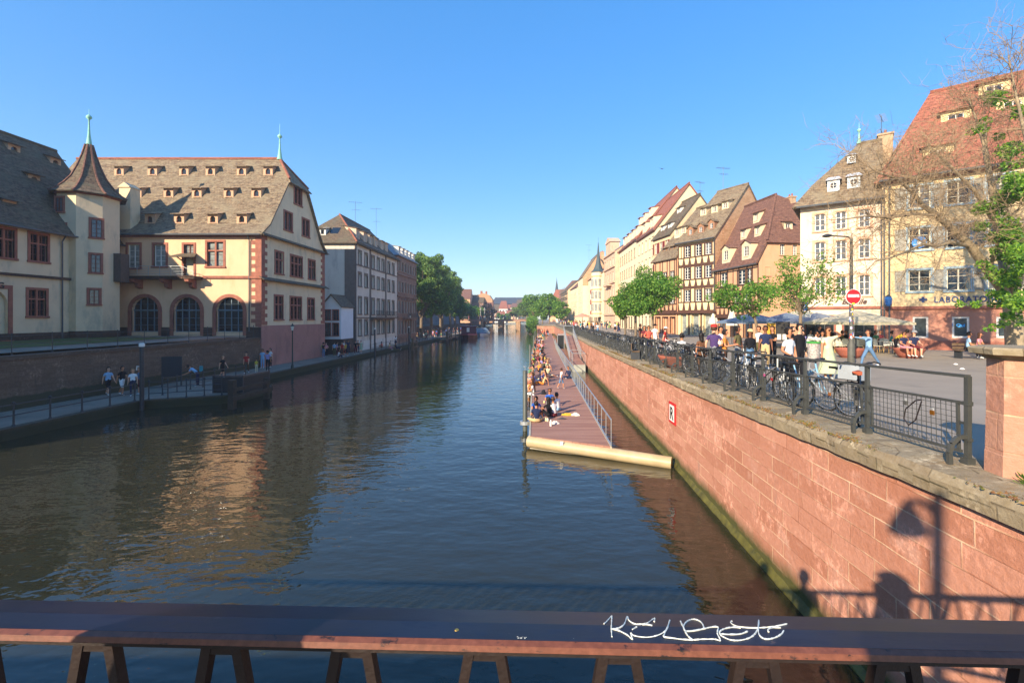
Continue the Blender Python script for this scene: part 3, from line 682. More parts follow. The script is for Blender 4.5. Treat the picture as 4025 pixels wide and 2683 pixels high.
# rail
def along(A, s_):
    for p, q in zip(A, A[1:]):
        L = math.hypot(q[0]-p[0], q[1]-p[1])
        if s_ <= L: return (p[0]+(q[0]-p[0])*s_/L, p[1]+(q[1]-p[1])*s_/L)
        s_ -= L
    return A[-1]
dr = thing('deck_railing', 'pale galvanised flat bar railing along the wall side of the floating deck', 'railing', (2.86,17.1,.5))
pmsh = MB().box(-.01,.01,-.035,.035,0,1.0).mesh('post', GALV); s_ = 0; tops = []
while s_ < 70:
    x, y = along(Rt, s_); link('post', pmsh, dr, (x-2.86, y-17.1, 0)); tops.append((x,y)); s_ += 1.28 if s_ < 26 else .8
mb = MB()
for p, q in zip(tops, tops[1:]): mb.bar((*p,1.5),(*q,1.5), .05, .03).bar((*p,.53),(*q,.53), .06, .05)
rel(mb.build('rails', GALV, dr), dr)
mb = MB()
for p, q in zip(tops, tops[1:]):
    if p[1] > 56: mb.poly([(p[0]-.03,p[1],.62),(q[0]-.03,q[1],.62),(q[0]-.03,q[1],1.42),(p[0]-.03,p[1],1.42)])
rel(mb.build('mesh_infill', pm('pale_infill','9fa9a4',.6,.1,3), dr), dr)
# guide piles
def pile(x, y, z1, lab, lamp=False):
    o = thing('guide_pile', lab, 'pile', (x,y,-1), 0, None)
    MB().lathe([(.11,0),(.11,z1+.96),(.06,z1+1.0)], 16).build('tube', pm('pile_paint','4d524c',.5,.2,3,.1,20), o, smooth=True)
    c = MB(); n_ = 16
    for k in range(n_):
        a0, a1 = 2*PI*k/n_, 2*PI*(k+1)/n_; r0, r1 = .14, .24
        for zz0, zz1 in ((1.30,1.46),):
            P = [(r*math.cos(a_), r*math.sin(a_), z_) for a_ in (a0, a1) for r in (r0, r1) for z_ in (zz0, zz1)]
            c.poly([P[1],P[3],P[7],P[5]]).poly([P[2],P[3],P[7],P[6]]).poly([P[0],P[1],P[5],P[4]]).poly([P[0],P[2],P[6],P[4]])
    c.box(.2,.42,-.08,.08,1.32,1.44).build('guide_collar', GALV, o)
    if lamp: MB().tube([(0,0,z1+1),(0,0,z1+1.12),(-.04,0,z1+1.16)], .012, 6).box(-.09,.02,-.03,.03,z1+1.15,z1+1.18).build('lamp', GALV, o)
pile(-.45,21.5,2.85,'thick grey mooring pile at the near end of the floating deck', True)
pile(-.42,42.5,2.8,'grey mooring pile beside the crowd halfway along the floating deck')
pile(-.15,66,2.8,'third grey mooring pile along the floating deck')
pile(.1,92,2.8,'fourth and far grey mooring pile along the floating deck')
# ramp
rp = thing('access_ramp', 'brown boarded access ramp with tall galvanised rails between deck and wall', 'ramp', (4.3,45,.7))
mb = MB(); A = [(3.72,45.2,.7),(4.98,45.2,.7),(5.05,49,.75),(3.8,49,.75)]; mb.slab(A, .06); mb.slab([A[3],A[2],(5.4,64,2.8),(4.1,64,2.8)], .06); rel(mb.build('walkway', DECK, rp), rp)
mb = MB().box(3.7,5.0,45.0,45.18,-.1,.68).box(3.72,4.98,45.18,49,.1,.62); rel(mb.build('platform', pm('platform_steel','a3a79c',.5,.15,2), rp), rp)
mb = MB()
for xa, xb in ((3.76,4.14),(4.98,5.38)):
    for i in range(15):
        t = i/14; y = 49+15*t; x = xa+(xb-xa)*t; z = .75+2.05*t; mb.bar((x,y,z),(x,y,z+1.1), .05)
    mb.bar((xa,49,1.85),(xb,64,3.9), .05).bar((xa,49,1.3),(xb,64,3.35), .03)
    mb.bar((xa,45.2,.7),(xa,45.2,1.8), .05).bar((xa,45.2,1.8),(xa,49,1.85), .05).bar((xa,47,.7),(xa,47,1.82), .04)
mb.bar((3.76,45.2,1.8),(4.98,45.2,1.8), .05).bar((3.76,49,1.85),(4.98,49,1.85), .04).bar((4.1,64,2.8),(4.1,64,4.2), .07).bar((5.4,64,2.8),(5.4,64,4.2), .07).bar((4.1,64,4.2),(5.4,64,4.2), .07)
rel(mb.build('side_rails', GALV, rp), rp)
kb = thing('deck_gate', 'dark box shaped gate frame standing between the deck rail and the ramp', 'gate', (3.9,68,.5))
MB().box(-.45,.45,0,.08,.2,2.2).build('dark_panel', flat('gate_black','1b1f20'), kb)
MB().box(-.52,-.45,-.04,.1,0,2.4).box(.45,.52,-.04,.1,0,2.4).box(-.52,.52,-.04,.1,2.25,2.4).build('frame', GALV, kb)

# ================================================================ landing timbers on the left
lp = thing('landing_screen', 'dark mesh screen in a steel frame at the tip of the landing', 'screen', (-19.8,29.4,.5))
rel(MB().box(-20.6,-18.7,29.3,29.34,.5,1.5).box(-18.72,-18.68,29.34,32.2,.5,1.5).build('mesh_sheet', flat('screen_dark','23272a'), lp), lp)
rel(MB().bar((-20.6,29.3,.4),(-20.6,29.3,1.62), .07).bar((-18.7,29.3,.4),(-18.7,29.3,1.62), .07).bar((-18.7,32.2,.4),(-18.7,32.2,1.62), .07).bar((-20.6,29.3,1.56),(-18.66,29.3,1.56), .08).bar((-18.7,29.3,1.56),(-18.7,32.2,1.56), .08).build('frame', DARKMET, lp), lp)
DKW = pm('dark_wet_wood','3a332b',.8,.3,4,.3,20)
def fender(x, y, ang, label, h=1.6, L=2.6):
    o = thing('timber_fender', label, 'fender', (x,y,-1), ang); WD = DKW if y < 40 else WOOD
    MB().box(-.16,.16,-.16,.16,0,1+h).build('pile', WD, o); MB().box(-.14,.14,L-.14,L+.14,0,1+h*.8).build('pile', WD, o)
    MB().box(.16,.26,-.3,L+.3,1.5,1.75).build('beam', WD, o); MB().box(.14,.2,-.1,L+.1,1+h*.6,1+h*.6+.2).build('crosspiece', WD, o); return o
fender(-17.6,26.6,0,'dark timber fender of two piles and a beam in front of the landing screen', 1.7, 3.4)
fender(-19.5,73,0,'timber fender standing in the water before the white and brown house', 2.0, 2.4)
fender(-19.8,104,0,'distant timber fender in the water near the moored barge', 2.2, 2.6)

def iron_lantern(x, y, z, h, label):
    o = thing('street_lantern', label, 'street lamp', (x,y,z))
    MB().lathe([(.14,0),(.12,.25),(.07,.4),(.055,1.2),(.045,h-.75),(.07,h-.7),(.03,h-.6)], 10).build('post', pm('lantern_green','28382f',.5,.15,4), o, smooth=True)
    MB().lathe([(.08,h-.6),(.17,h-.2)], 6, cap=True).build('lamp_glass', pm('lamp_pane','c8ccc0',.3,.05,4,0), o)
    MB().lathe([(.2,h-.2),(.19,h-.16),(.06,h-.02),(.03,h+.08)], 6).build('lamp_cap', pm('lantern_green','28382f'), o)
    return o
iron_lantern(-23.1,43.6,.5,4.2,'green iron lantern on the quay edge before the pink base of the museum gable')
iron_lantern(-23.4,86,.5,5.4,'green iron lantern on the quay before the narrow brown sandstone house')
def dark_pole(x, y, z0, z1, label):
    o = thing('mooring_post', label, 'post', (x,y,z0)); MB().lathe([(.11,0),(.11,z1-z0)], 12).build('shaft', DARKMET, o, smooth=True)
    MB().lathe([(.14,z1-z0),(.14,z1-z0+.16),(.1,z1-z0+.2)], 12).build('white_cap', WHITEP, o)
    return o
o = dark_pole(-22.6,26.3,-.8,3.65,'tall black post with a white cap standing before the terrace wall')
MB().tube([(-.1,0,3.3),(-.28,0,3.32),(-.3,0,3.1)], .03, 6).build('bracket', WHITEP, o)
dark_pole(-22.2,63.5,-.8,3.7,'black post with a white cap in front of the white and brown house')
dark_pole(-22.0,80,-.8,3.6,'black post with a white cap before the brown sandstone house')
nb = thing('notice_board', 'dark information board on two legs by the terrace wall', 'notice board', (-25.4,32,.5), .3)
MB().box(-.6,.6,-.04,.04,.7,2.1).build('panel', flat('board_dark','2b2e33'), nb); MB().box(-.6,-.52,-.03,.03,0,.7).box(.52,.6,-.03,.03,0,.7).build('legs', DARKMET, nb)
# ================================================================ buildings
class Face(House):
    """another wall of a house: local origin (ox,oy) in the house frame, turned by rz"""
    def __init__(s, h, ox, oy, rz, W):
        s.h = h; s.ox, s.oy, s.rz, s.W = ox, oy, rz, W; s.zb = h.zb; s.root = h.root; s.holes = []; s.ang = h.ang+rz
        c, n = math.cos(h.ang), math.sin(h.ang); s.pl = V((h.pl.x+ox*c-oy*n, h.pl.y+ox*n+oy*c))
    def win(s, cx, z0, w, h, style={}, sh=None, hole=True, y=0, rz=0, parent=None, ww=None):
        o = House.win(s, cx, z0, w, h, style, sh, hole, 0, s.rz, parent, ww)
        o.location = (s.ox+cx*math.cos(s.rz)-y*math.sin(s.rz), s.oy+cx*math.sin(s.rz)+y*math.cos(s.rz), z0-s.zb); return o
    def part(s, name, mb, mats, parent=None, label=None, smooth=False):
        o = mb.build(name, mats, s.root, (s.ox,s.oy,-s.zb), s.rz, smooth)
        if label: o['label'] = label
        return o
def fac(h, px, py, dy=0):           # where a line of sight meets the facade plane: (local x, z)
    dx = (px-VX)/F; u = V((math.cos(h.ang), math.sin(h.ang))); n = V((-u.y, u.x)); p = h.pl+n*dy
    # t*(dx,1) = p + s*u
    det = dx*(-u.y)+u.x; t = (p.x*(-u.y)+u.x*p.y)/det; s_ = (dx*p.y-p.x)/det*1.0
    s_ = ((t*dx-p.x)*u.x+(t-p.y)*u.y); return s_, EYE+t*(VY-py)/F
def onroof(h, px, py, y0, z0, sl):  # line of sight with the roof slope z = z0 + sl*(y-y0): local (x,y,z)
    u = V((math.cos(h.ang), math.sin(h.ang))); n = V((-u.y, u.x)); d = V(((px-VX)/F, 1)); dz = (VY-py)/F
    # z = EYE+t*dz ; y = (t*d-pl).n
    k = d.dot(n); c = h.pl.dot(n); t = (z0+sl*(-c-y0)-EYE)/(dz-sl*k); P = d*t-h.pl
    return P.dot(u), P.dot(n), EYE+t*dz

CREAM = pm('cream_plaster', 'e3bb95', .9, .07, .5, .12, 25, stain='cba57c')
CREAMG = pm('shade_lift_cream_plaster', 'e0caa6', .9, .07, .6, .12, 25, stain='b0a68e')  # cream lightened for walls in shade, the lifted fill light is in the colour
PINKB = pm('pink_base_plaster', 'a8786c', .9, .14, .5, .2, 18, stain='8a655c')
PLINTH = blocks('dark_plinth_stone', ['5f4a3e','4e3d34','b0a090','3f352e'], .9, .35, '4a3e34', '332c26')
OLDT = tiles('old_brown_tiles', ['7d6549','624c3a','40342a','97876c'], .40, .30, '857a62', .35)
OLDT2 = tiles('old_dark_tiles', ['6a5540','503f33','332a22','776a55'], .40, .30, '5d5a48', .4)
REDT = tiles('red_roof_tiles', ['a05e48','8a4f3e','5d3428','ae7058'], .30, .24, '8a5440', .35)
RBROWN = tiles('red_brown_tiles', ['7c5343','68453a','452f28','8c6755'], .38, .3, '6a4c40', .35)
ZR = pm('zinc_roof', '8b949b', .5, .1, 1, .05, metal=.3)
BRICKG = blocks('old_brick_gable', ['cfa680','b98f6a','f0e4d4','b08a68'], .5, .17, 'dcc29c', 'dcc09a')
BRWIN = pm('brown_window_wood', '6b3f34', .7, .15, 4, .1)
ARCHG = pm('arch_window_metal', '6d7f88', .5, .1, 4, .05)
MSTY = dict(surround=SAND, frame=BRWIN, bars=3, mull=1, sw=.2)

# ---- museum main wing (long facade towards the viewer, half hipped gable towards the river)
mz = House('museum_building', 'cream museum wing with a huge dormered tile roof and a shaded gable on the river', (-50,44.3), (-26.5,44.3), 3.4)
X = lambda px: (px-VX)/F*44.3+50
Z = lambda py: atz(py, 44.3)
ars = dict(surround=SAND, frame=ARCHG, bars=4, mull=3, sw=0, fw=.06, rec=.3, arch=1.3, glass=GLASS)
for px in (333.5, 429.7, 527.7):
    mz.win(X(px), 3.95, 2.62, 3.35, ars)
    mb = MB(); k = 14; cx = X(px); zc = 6.0
    P = [(-1.31,3.6)]+[(-1.31*math.cos(PI*i/k), zc+1.3*math.sin(PI*i/k)) for i in range(k+1)]+[(1.31,3.6)]
    Q = [(-1.64,3.6)]+[(-1.64*math.cos(PI*i/k), zc+1.62*math.sin(PI*i/k)) for i in range(k+1)]+[(1.64,3.6)]
    for i in range(len(P)-1):
        a, b_, c_, d_ = P[i], P[i+1], Q[i+1], Q[i]
        mb.poly([(cx+a[0],-.08,a[1]),(cx+b_[0],-.08,b_[1]),(cx+c_[0],-.08,c_[1]),(cx+d_[0],-.08,d_[1])]); mb.poly([(cx+d_[0],-.08,d_[1]),(cx+c_[0],-.08,c_[1]),(cx+c_[0],.02,c_[1]),(cx+d_[0],.02,d_[1])])
        mb.poly([(cx+a[0],-.08,a[1]),(cx+b_[0],-.08,b_[1]),(cx+b_[0],.1,b_[1]),(cx+a[0],.1,a[1])])
    mz.part('arch_surround', mb, SAND)
    t = MB().box(cx-1.3,cx+1.3,.2,.32,6.0,6.12); mz.part('transom', t, ARCHG)
mz.win(X(307.5), 10.15, 1.15, 2.25, dict(MSTY, frame=WHITEP, glass=GLASS2)); mz.win(X(367.5), 10.3, 1.15, 2.1, dict(MSTY, frame=WHITEP, glass=GLASS2))
mz.win(X(494.8), 10.3, 1.55, 2.35, dict(MSTY, stone_mull=1, stone_cross=1, glass=GLASS2, frame=BRWIN))
mz.win(X(434), 11.4, .95, 1.0, dict(MSTY, glass=GLASS2))
mz.win(X(434), 9.35, .95, 1.85, dict(MSTY, bars=0, mull=0, fw=.08, glass=pm('patterned_door','b9b49a',.7,.2,14,.3,14), frame=BRWIN))
def mext(mb): pass
mb = MB(); mz.front(mb, 3.4, 13.5, 8.5, 23.5, .3); mb.poly([(8,.34,3.4),(23.4,.34,3.4),(23.4,.34,13.5),(8,.34,13.5)])
mb.rect(0, 8.5, 3.4, 13.5, 0); mb.poly([(0,13.3,3.4),(23.5,13.3,3.4),(23.5,13.3,13.5),(0,13.3,13.5)])
mz.part('wall', mb, CREAM)
mz.part('plinth', MB().box(8,12.0-.05+X(294.9)-12,-.12,.02,3.4,4.4).box(X(372.5),X(390),-.12,.02,3.4,4.4).box(X(469),X(488.5),-.12,.02,3.4,4.4).box(X(567),23.5,-.12,.02,3.4,4.4), PLINTH)
mz.band(13.1, 13.5, SAND, 9, 23.6, .14, 'eaves_band'); mz.band(9.12, 9.36, SAND, X(468), 23.62, .16)
q = MB(); 
for i in range(23):
    l = .95 if i % 2 else .55; q.box(23.5-l, 23.53, -.045, -.0, 4.45+i*.38, 4.45+i*.38+.372)
mz.part('quoins', q, SAND)
# canopy over balcony door, balcony, corbels
cx = X(434); c = MB().slab([(cx-1.25,-1.0,11.15),(cx+1.25,-1.0,11.15),(cx+.75,0,11.55),(cx-.75,0,11.55)], .1); c.bar((cx-.6,0,10.8),(cx-.6,-.7,11.1), .08).bar((cx+.6,0,10.8),(cx+.6,-.7,11.1), .08); mz.part('door_canopy', c, OLDT2)
bx0, bx1 = X(262), X(466); mz.part('balcony_floor', MB().box(bx0,bx1,-1.15,0,9.0,9.18).box(bx0-.05,bx1+.05,-1.22,0,9.18,9.26), PLINTH)
cb = MB()
for px in (269, 324, 391, 447): x = X(px); cb.prism([(x-.2,0,8.1),(x-.2,-.45,8.25),(x-.2,-.55,8.6),(x-.2,-1.05,8.75),(x-.2,-1.1,9.0),(x-.2,0,9.0)], (.4,0,0))
mz.part('balcony_corbels', cb, SAND)
rl = MB(); rl.bar((bx0,-1.1,10.2),(bx1-1.2,-1.1,10.2), .035).bar((bx1-1.2,-1.1,10.2),(bx1-.1,-1.1,9.7), .035)
for zz_ in (9.45,9.7,9.95): rl.bar((bx0,-1.1,zz_),(bx1-1,-1.1,zz_), .02)
for i in range(9): x = bx0+(bx1-bx0-.1)*i/8; rl.bar((x,-1.1,9.26),(x,-1.1,10.2 if i < 8 else 9.7), .03)
mz.part('balcony_railing', rl, GALV)
# roof slopes with bell cast and half hip
W = 23.5; G0, G1, GR = 4.7, 8.6, 6.65
rf = MB(); S = 1.49
rf.slab([(2,-.45,13.38),(W+.3,-.45,13.38),(W+.3,1.0,14.6),(2,1.0,14.6)], .14)
rf.slab([(2,1.0,14.6),(W+.3,1.0,14.6),(W+.3,4.7,20.1),(21.6,6.65,23.0),(-1,6.65,23.0),(-1,1.0,14.6)], .14)
rf.slab([(W+.3,13.75,13.38),(2,13.75,13.38),(2,12.3,14.6),(W+.3,12.3,14.6)], .14); rf.slab([(W+.3,12.3,14.6),(2,12.3,14.6),(-1,6.65,23.0),(21.6,6.65,23.0),(W+.3,8.6,20.1)], .14)
rf.slab([(W+.55,4.3,19.75),(W+.55,9.0,19.75),(21.6,6.65,23.0)], .14)
ro = mz.part('roof', rf, OLDT)
rt = MB().tube([(-1,6.65,23.04),(21.6,6.65,23.04)], .16, 8).tube([(21.6,6.65,23.04),(W+.3,4.6,20.2)], .13, 6).tube([(21.6,6.65,23.04),(W+.3,8.7,20.2)], .13, 6); o = mz.part('ridge_tiles', rt, REDT, ro); o.location = (0,0,0)
fi = MB().lathe([(.3,0),(.22,.35),(.11,1.2),(.06,2.2),(.06,2.4),(.22,2.5),(.25,2.65),(.12,2.8),(.03,2.9),(.02,4.0)], 10, (21.6,6.65,22.9)); mz.part('finial', fi, COPPER, smooth=True)
for row, ys_ in (((335,535,765,963),550),((245,462,655,873,1062),372),((124,352,567,748,960,1142),222)):
    for cx in row:
        px = 233.8+.3355*cx; py = 321.4+.3355*ys_; x, y, z = onroof(mz, px, py+4, 1.0, 14.6, S)
        mz.dormer(x, y-.12, z-.26, 1.0, 1.05, .75, pm('dormer_plaster','c9a483',.9,.1,3), OLDT, 'shed', dict(mull=0, bars=0, frame=SAND, fw=.06), .35, True)
mz.gutter(13.3, -.55, 9.5); mz.pipe(X(574), 4, 13.3)
# chimney on the roof left
mz.part('chimney', MB().box(9.55,10.65,.2,1.3,13.9,18.0).prism([(9.45,.1,18),(10.75,.1,18),(10.1,.1,18.5)], (0,1.3,0)), CREAMG)
# gable facade to the river (shaded side)
gf = Face(mz, 23.5, 0, PI/2, 13.3)
def gx(px, py): return fac(gf, px, py)
gs = dict(MSTY, mull=1, bars=4, stone_cross=1)
def gwin(c0, c1, r0, r1, m_=1, st=gs):      # crop pixel rectangle of the gable close-up
    xa, zt = gx(233.8+.3355*c0, 321.4+.3355*r0); xb, zb_ = gx(233.8+.3355*c1, 321.4+.3355*r1)
    zc = gx(233.8+.3355*(c0+c1)/2, 321.4+.3355*(r0+r1)/2)[1]; hh = (abs(zt-zb_))
    return (xa+xb)/2, zc, xb-xa, hh
for c0, c1, zc, hh, mm in ((1181,1246,11.0,2.55,1),(1287,1375,11.0,2.55,2),(1410,1463,11.0,2.55,1),(1177,1243,6.35,2.75,1),(1285,1369,6.35,2.75,2),(1405,1457,6.35,2.75,1)):
    a = gx(233.8+.3355*c0, 600)[0]; b_ = gx(233.8+.3355*c1, 600)[0]; gf.win((a+b_)/2, zc-hh/2+.18, b_-a-.36, hh-.36, dict(gs, stone_mull=mm-0, mull=2*mm+1-0 if mm == 1 else 5, sw=.18))
for c0, c1, r0, r1 in ((1243,1307,495,622),(1368,1423,546,660),(1313,1372,321,448)):
    a = gx(233.8+.3355*c0, 480)[0]; b_ = gx(233.8+.3355*c1, 480)[0]; zc = gx(233.8+.3355*(c0+c1)/2, 321.4+.3355*(r0+r1)/2)[1]
    gf.win((a+b_)/2, zc-.95, b_-a-.36, 1.9, dict(gs, stone_mull=1, stone_cross=0, mull=3, bars=2, sw=.18))
mb = MB(); gf.front(mb, 4.55, 13.4, 0, 13.3, .25)
hs = [h for h in gf.holes if h[2] > 13.5]
# gable triangle with holes: split into strips by height
def half(z): return (0 if z < 14.6 else (z-14.6)/S+1.0)
lv = sorted({13.4, 14.6, 20.1, *[h[2] for h in hs], *[h[3] for h in hs]})
for z0, z1 in zip(lv, lv[1:]):
    l0 = 0.0 if z0 <= 13.41 else half(z0); l1 = half(z1); l0 = 0 if z0 < 13.5 else l0; l1 = 1.0 if abs(z1-14.6) < 1e-6 else l1
    cuts = sorted([(h[0], h[1]) for h in hs if h[2] <= z0+1e-6 and h[3] >= z1-1e-6]); xl = [(l0, l1)]
    edges = []; prev = (l0, l1)
    for a, b_ in cuts: mb.poly([(prev[0],0,z0),(a,0,z0),(a,0,z1),(prev[1],0,z1)]); prev = (b_, b_)
    mb.poly([(prev[0],0,z0),(13.3-l0,0,z0),(13.3-l1,0,z1),(prev[1],0,z1)])
mb.poly([(half(14.6),.3,14.6),(13.3-half(14.6),.3,14.6),(13.3-4.6,.3,20),(4.6,.3,20)]); mb.poly([(0.1,.3,4.55),(13.2,.3,4.55),(13.2,.3,13.4),(.1,.3,13.4)])
gf.part('gable_wall', mb, CREAMG)
gf.part('gable_base', MB().box(-.03,13.33,-.06,.3,-.2,4.55), PINKB)
for zz_ in (9.12, 13.45): gf.part('pent_course', MB().slab([(-.35,-.5,zz_-.12),(13.65,-.5,zz_-.12),(13.65,0,zz_+.22),(-.35,0,zz_+.22)], .06), OLDT2)
q = MB()
for i in range(23):
    l = .55 if i % 2 else .95
    for s0, s1 in ((-.04, l), (13.3-l, 13.34)): q.box(s0, s1, -.05, -.0, 4.6+i*.38, 4.6+i*.38+.372)
gf.part('quoins', q, SAND)

# ---- side wing towards the river court (left of picture)
sw = House('museum_side_wing', 'cream museum side wing with brown stone windows cut off by the left picture edge', (-40.3,29), (-40.3,44.3), 3.4)
wst = dict(MSTY, stone_mull=1, stone_cross=1, mull=3, bars=3)
def frac(h, px): return fac(h, px, 700)[0]
for a, b_ in ((179/1.0,321),):
    pass
c1x = lambda c: .3542*c; c1y = lambda c: 263+.3542*c
for (ca, cb_) in ((177,322),(-60,110)):
    a, b_ = frac(sw, c1x(ca)), frac(sw, c1x(cb_)); sw.win((a+b_)/2, 9.9, b_-a-.4, 2.15, wst)
a, b_ = frac(sw, c1x(166)), frac(sw, c1x(313)); sw.win((a+b_)/2, 5.45, b_-a-.4, 2.1, wst)
for xx in (1.3,): sw.win(xx, 9.9, 1.2, 2.15, wst)
sw.win(frac(sw, -25), 3.6, 2.4, 3.9, dict(MSTY, sw=.3, arch=1.2, mull=3, bars=4, rec=.3))
sw.shell(3.4, 12.5, 12.4, CREAMG, back=True)
sw.roof(12.5, 21.5, 12.4, OLDT2, .55, hl=6.2, hr=0, bell=1.2)
sw.band(8.55, 8.75, PLINTH, p=.2); sw.band(3.4, 4.1, PLINTH, p=.1, name='plinth'); sw.gutter(12.3, -.65); sw.pipe(9.9, 3.5, 12.3)
for cx, cy in ((85,235),(355,320),(215,430),(55,600)):
    px, py = c1x(cx), c1y(cy); x, y, z = onroof(sw, px, py, 0, 12.5, 9/6.2); sw.dormer(x, y-.1, z-.4, .95, .95, .95, pm('dormer_plaster','c9a483'), OLDT2, 'shed', dict(mull=0, bars=0, frame=SAND), .35, True)
# museum lettering: only its last two letters are inside the picture
xx = frac(sw, 18); tx = lettering('lettering', 'STRASBOURG', .62, flat('letter_dark','22262a'), sw.root, (xx-2.2,-.05,7.55-3.4), ext=.02, bold=.02)
# ---- stair tower
tc = (-40.55, 41.6)
tw_ = thing('stair_tower', 'cream octagonal stair tower with a pointed tile roof and green finial', 'tower', (*tc,3.4))
rr_ = 2.2; oct_ = [(rr_*math.cos(R(22.5+45*k)), rr_*math.sin(R(22.5+45*k))) for k in range(8)]
mb = MB(); mb.lathe([(rr_,0),(rr_,13.0)], 8, ph=R(22.5), cap=False); mb.build('wall', CREAMG, tw_)
MB().lathe([(rr_+.06,-.3),(rr_+.06,.75)], 8, ph=R(22.5)).build('plinth', PLINTH, tw_)
MB().lathe([(rr_+.03,12.7),(rr_+.12,12.75),(rr_+.18,13.05)], 8, ph=R(22.5), cap=False).build('eaves_band', SAND, tw_)
prof = [(2.75,12.85),(2.3,13.15),(1.75,13.75),(1.25,14.5),(.85,15.5),(.5,16.6),(.26,17.6)]
mb = MB()
for (r0,z0),(r1,z1) in zip(prof, prof[1:]):
    for k in range(8):
        a0, a1 = R(22.5+45*k), R(67.5+45*k); mb.slab([(r0*math.cos(a0),r0*math.sin(a0),z0),(r0*math.cos(a1),r0*math.sin(a1),z0),(r1*math.cos(a1),r1*math.sin(a1),z1),(r1*math.cos(a0),r1*math.sin(a0),z1)], .1)
tr_ = mb.build('roof', OLDT2, tw_); mb = MB()
for k in range(8):
    a0 = R(22.5+45*k); mb.tube([(r*math.cos(a0),r*math.sin(a0),z+.02) for r, z in prof], .09, 5)
mb.build('hip_tiles', RBROWN, tr_)
MB().lathe([(.3,17.4),(.2,17.8),(.1,18.6),(.06,19.6),(.06,19.9),(.2,20.05),(.22,20.2),(.08,20.35),(.02,20.4),(.02,20.9)], 10).build('finial', COPPER, tw_, smooth=True)
def twin(face, along_, z0, w, h, st=MSTY):
    a = R(face); d = rr_*math.cos(R(22.5)); n = V((math.cos(a), math.sin(a))); t = V((-n.y, n.x)); p = n*d+t*along_
    fm, gm, sm = window_meshes(w, h, dict(st, rec=-.035, sw=.16, glass=GLASS3)); o = link('window', fm, tw_, (p.x, p.y, z0), a+PI/2); link('pane', gm, o); link('surround', sm, o)
twin(-45, .45, 9.0, .7, 1.6, dict(MSTY)); twin(-90, -.55, 11.1, .6, 1.2); twin(-90, -.5, 8.6, .9, 1.4, dict(MSTY)); twin(-90, -.5, 5.2, .9, 1.4, dict(MSTY)); twin(-45, .4, 5.9, .65, 1.6)
twin(-45, .3, 3.1, .65, 1.3); 
MB().box(-1.2,-.1,-.06,.06,0,2.3).build('door', pm('door_wood','5e4a42',.8,.2,4), tw_, (0,-rr_*math.cos(R(22.5))-.01,.1))
MB().box(-.9,.2,0,.9,0,2.6).build('bay_window', pm('bay_wood','5b4f47',.8,.2,4), tw_, (2.5,.2,5.2))

# building behind the left shoulder (its shadow falls on the quay and the museum)
sb = House('riverside_block', 'tall tile roofed block on the left bank outside the picture', (-66,9), (-28.5,9), 3)
for xx in range(2, 36, 3): sb.win(xx, 8, 1.2, 2, MSTY); sb.win(xx, 12, 1.2, 2, MSTY)
sb.shell(0, 17.5, 11, CREAMG); sb.roof(17.5, 24.2, 11, OLDT2, .4, hl=3, hr=2.6)

# ---- narrow white oriel house between the museum and the long white house
ob_ = House('oriel_annex', 'narrow white gabled annex with four brown windows beside the museum gable', (-27.9,60), (-25.4,60), .5)
for cx_ in (.72, 1.78):
    ob_.win(cx_, 5.0, .78, 1.35, dict(MSTY, sw=.09, mull=1, bars=2)); ob_.win(cx_, 2.95, .78, 1.65, dict(MSTY, sw=.09, mull=1, bars=2))
def oext(mb): mb.poly([(0,0,6.9),(2.5,0,6.9),(1.25,0,8.3)]); mb.poly([(0,0,2.5),(2.5,0,2.5),(2.5,4,2.5),(0,4,2.5)])
ob_.shell(2.5, 6.9, 4, pm('bright_render','d9dce0',.9,.05,1), extra=oext)
r_ = MB().slab([(-.25,-.3,6.75),(1.25,-.3,8.45),(1.25,4,8.45),(-.25,4,6.75)], .1).slab([(1.25,-.3,8.45),(2.75,-.3,6.75),(2.75,4,6.75),(1.25,4,8.45)], .1); ob_.part('roof', r_, OLDT2)
ob_.part('stone_base', MB().box(.0,2.5,.4,4,.3,2.5), PLINTH)

# ---- long white house with brown pilasters
lw = House('long_white_house', 'long four storey white house with brown window surrounds and a row of roof dormers', (-25.5,64.8), (-25.5,84.7), .5)
k3x = lambda c: 672+.2423*c; k3y = lambda c: 467.6+.2423*c
LWS = pm('taupe_stone', '6f6259', .85, .15, 3)
ls = dict(surround=LWS, frame=WHITEP, sw=.2, arch=.22, mull=1, bars=3, fw=.08, rec=.3)
LWALL = pm('off_white_render', 'd4cabb', .9, .08, .4, .1, 20, stain='aaa096')
for cx_ in (637,697,763,813,857,912,953):
    x = frac(lw, k3x(cx_))
    for z0, hh in ((13.1,1.9),(9.95,1.9),(5.9,2.4),(2.75,2.2)): lw.win(x, z0, 1.1, hh, ls)
lw.shell(-.5, 16.2, 8.6, LWALL, rec=.35)
for c in (735, 882): x = frac(lw, k3x(c)); lw.part('pilaster', MB().box(x-.25,x+.25,-.1,-.0,.5,16.1), LWS)
lw.part('corner_pilaster', MB().box(-.08,.35,-.1,.0,.5,16.1).box(-.1,-.0,-.1,1.4,.5,15.0), LWS)
for z in (5.25, 12.85): lw.band(z, z+.16, LWS, p=.1)
lw.band(5.25, 5.5, LWS, -.1, 0, .1, 'side_course', D=8.6)
lw.part('lower_render', MB().box(.35,19.8,-.05,-.0,.0,1.9), pm('pale_lower_render','d8d4cb',.9,.1,1,stain='a09888'))
lw.roof(16.2, 21.1, 8.6, OLDT2, .5, hl=5.0, hr=2, ridge=True)
lw.part('hip_tiles', MB().tube([(-.45,-.5,16.05),(5.0,4.3,21.15)], .12, 6), REDT)
for c in (655,722,775,822,880,922):
    x = frac(lw, k3x(c)); lw.dormer(x, .55, 16.75, 1.3, 1.7, 1.6, pm('dormer_pale','d0b8a0',.9,.1,3), OLDT2, 'shed', dict(mull=1, bars=1), .4)
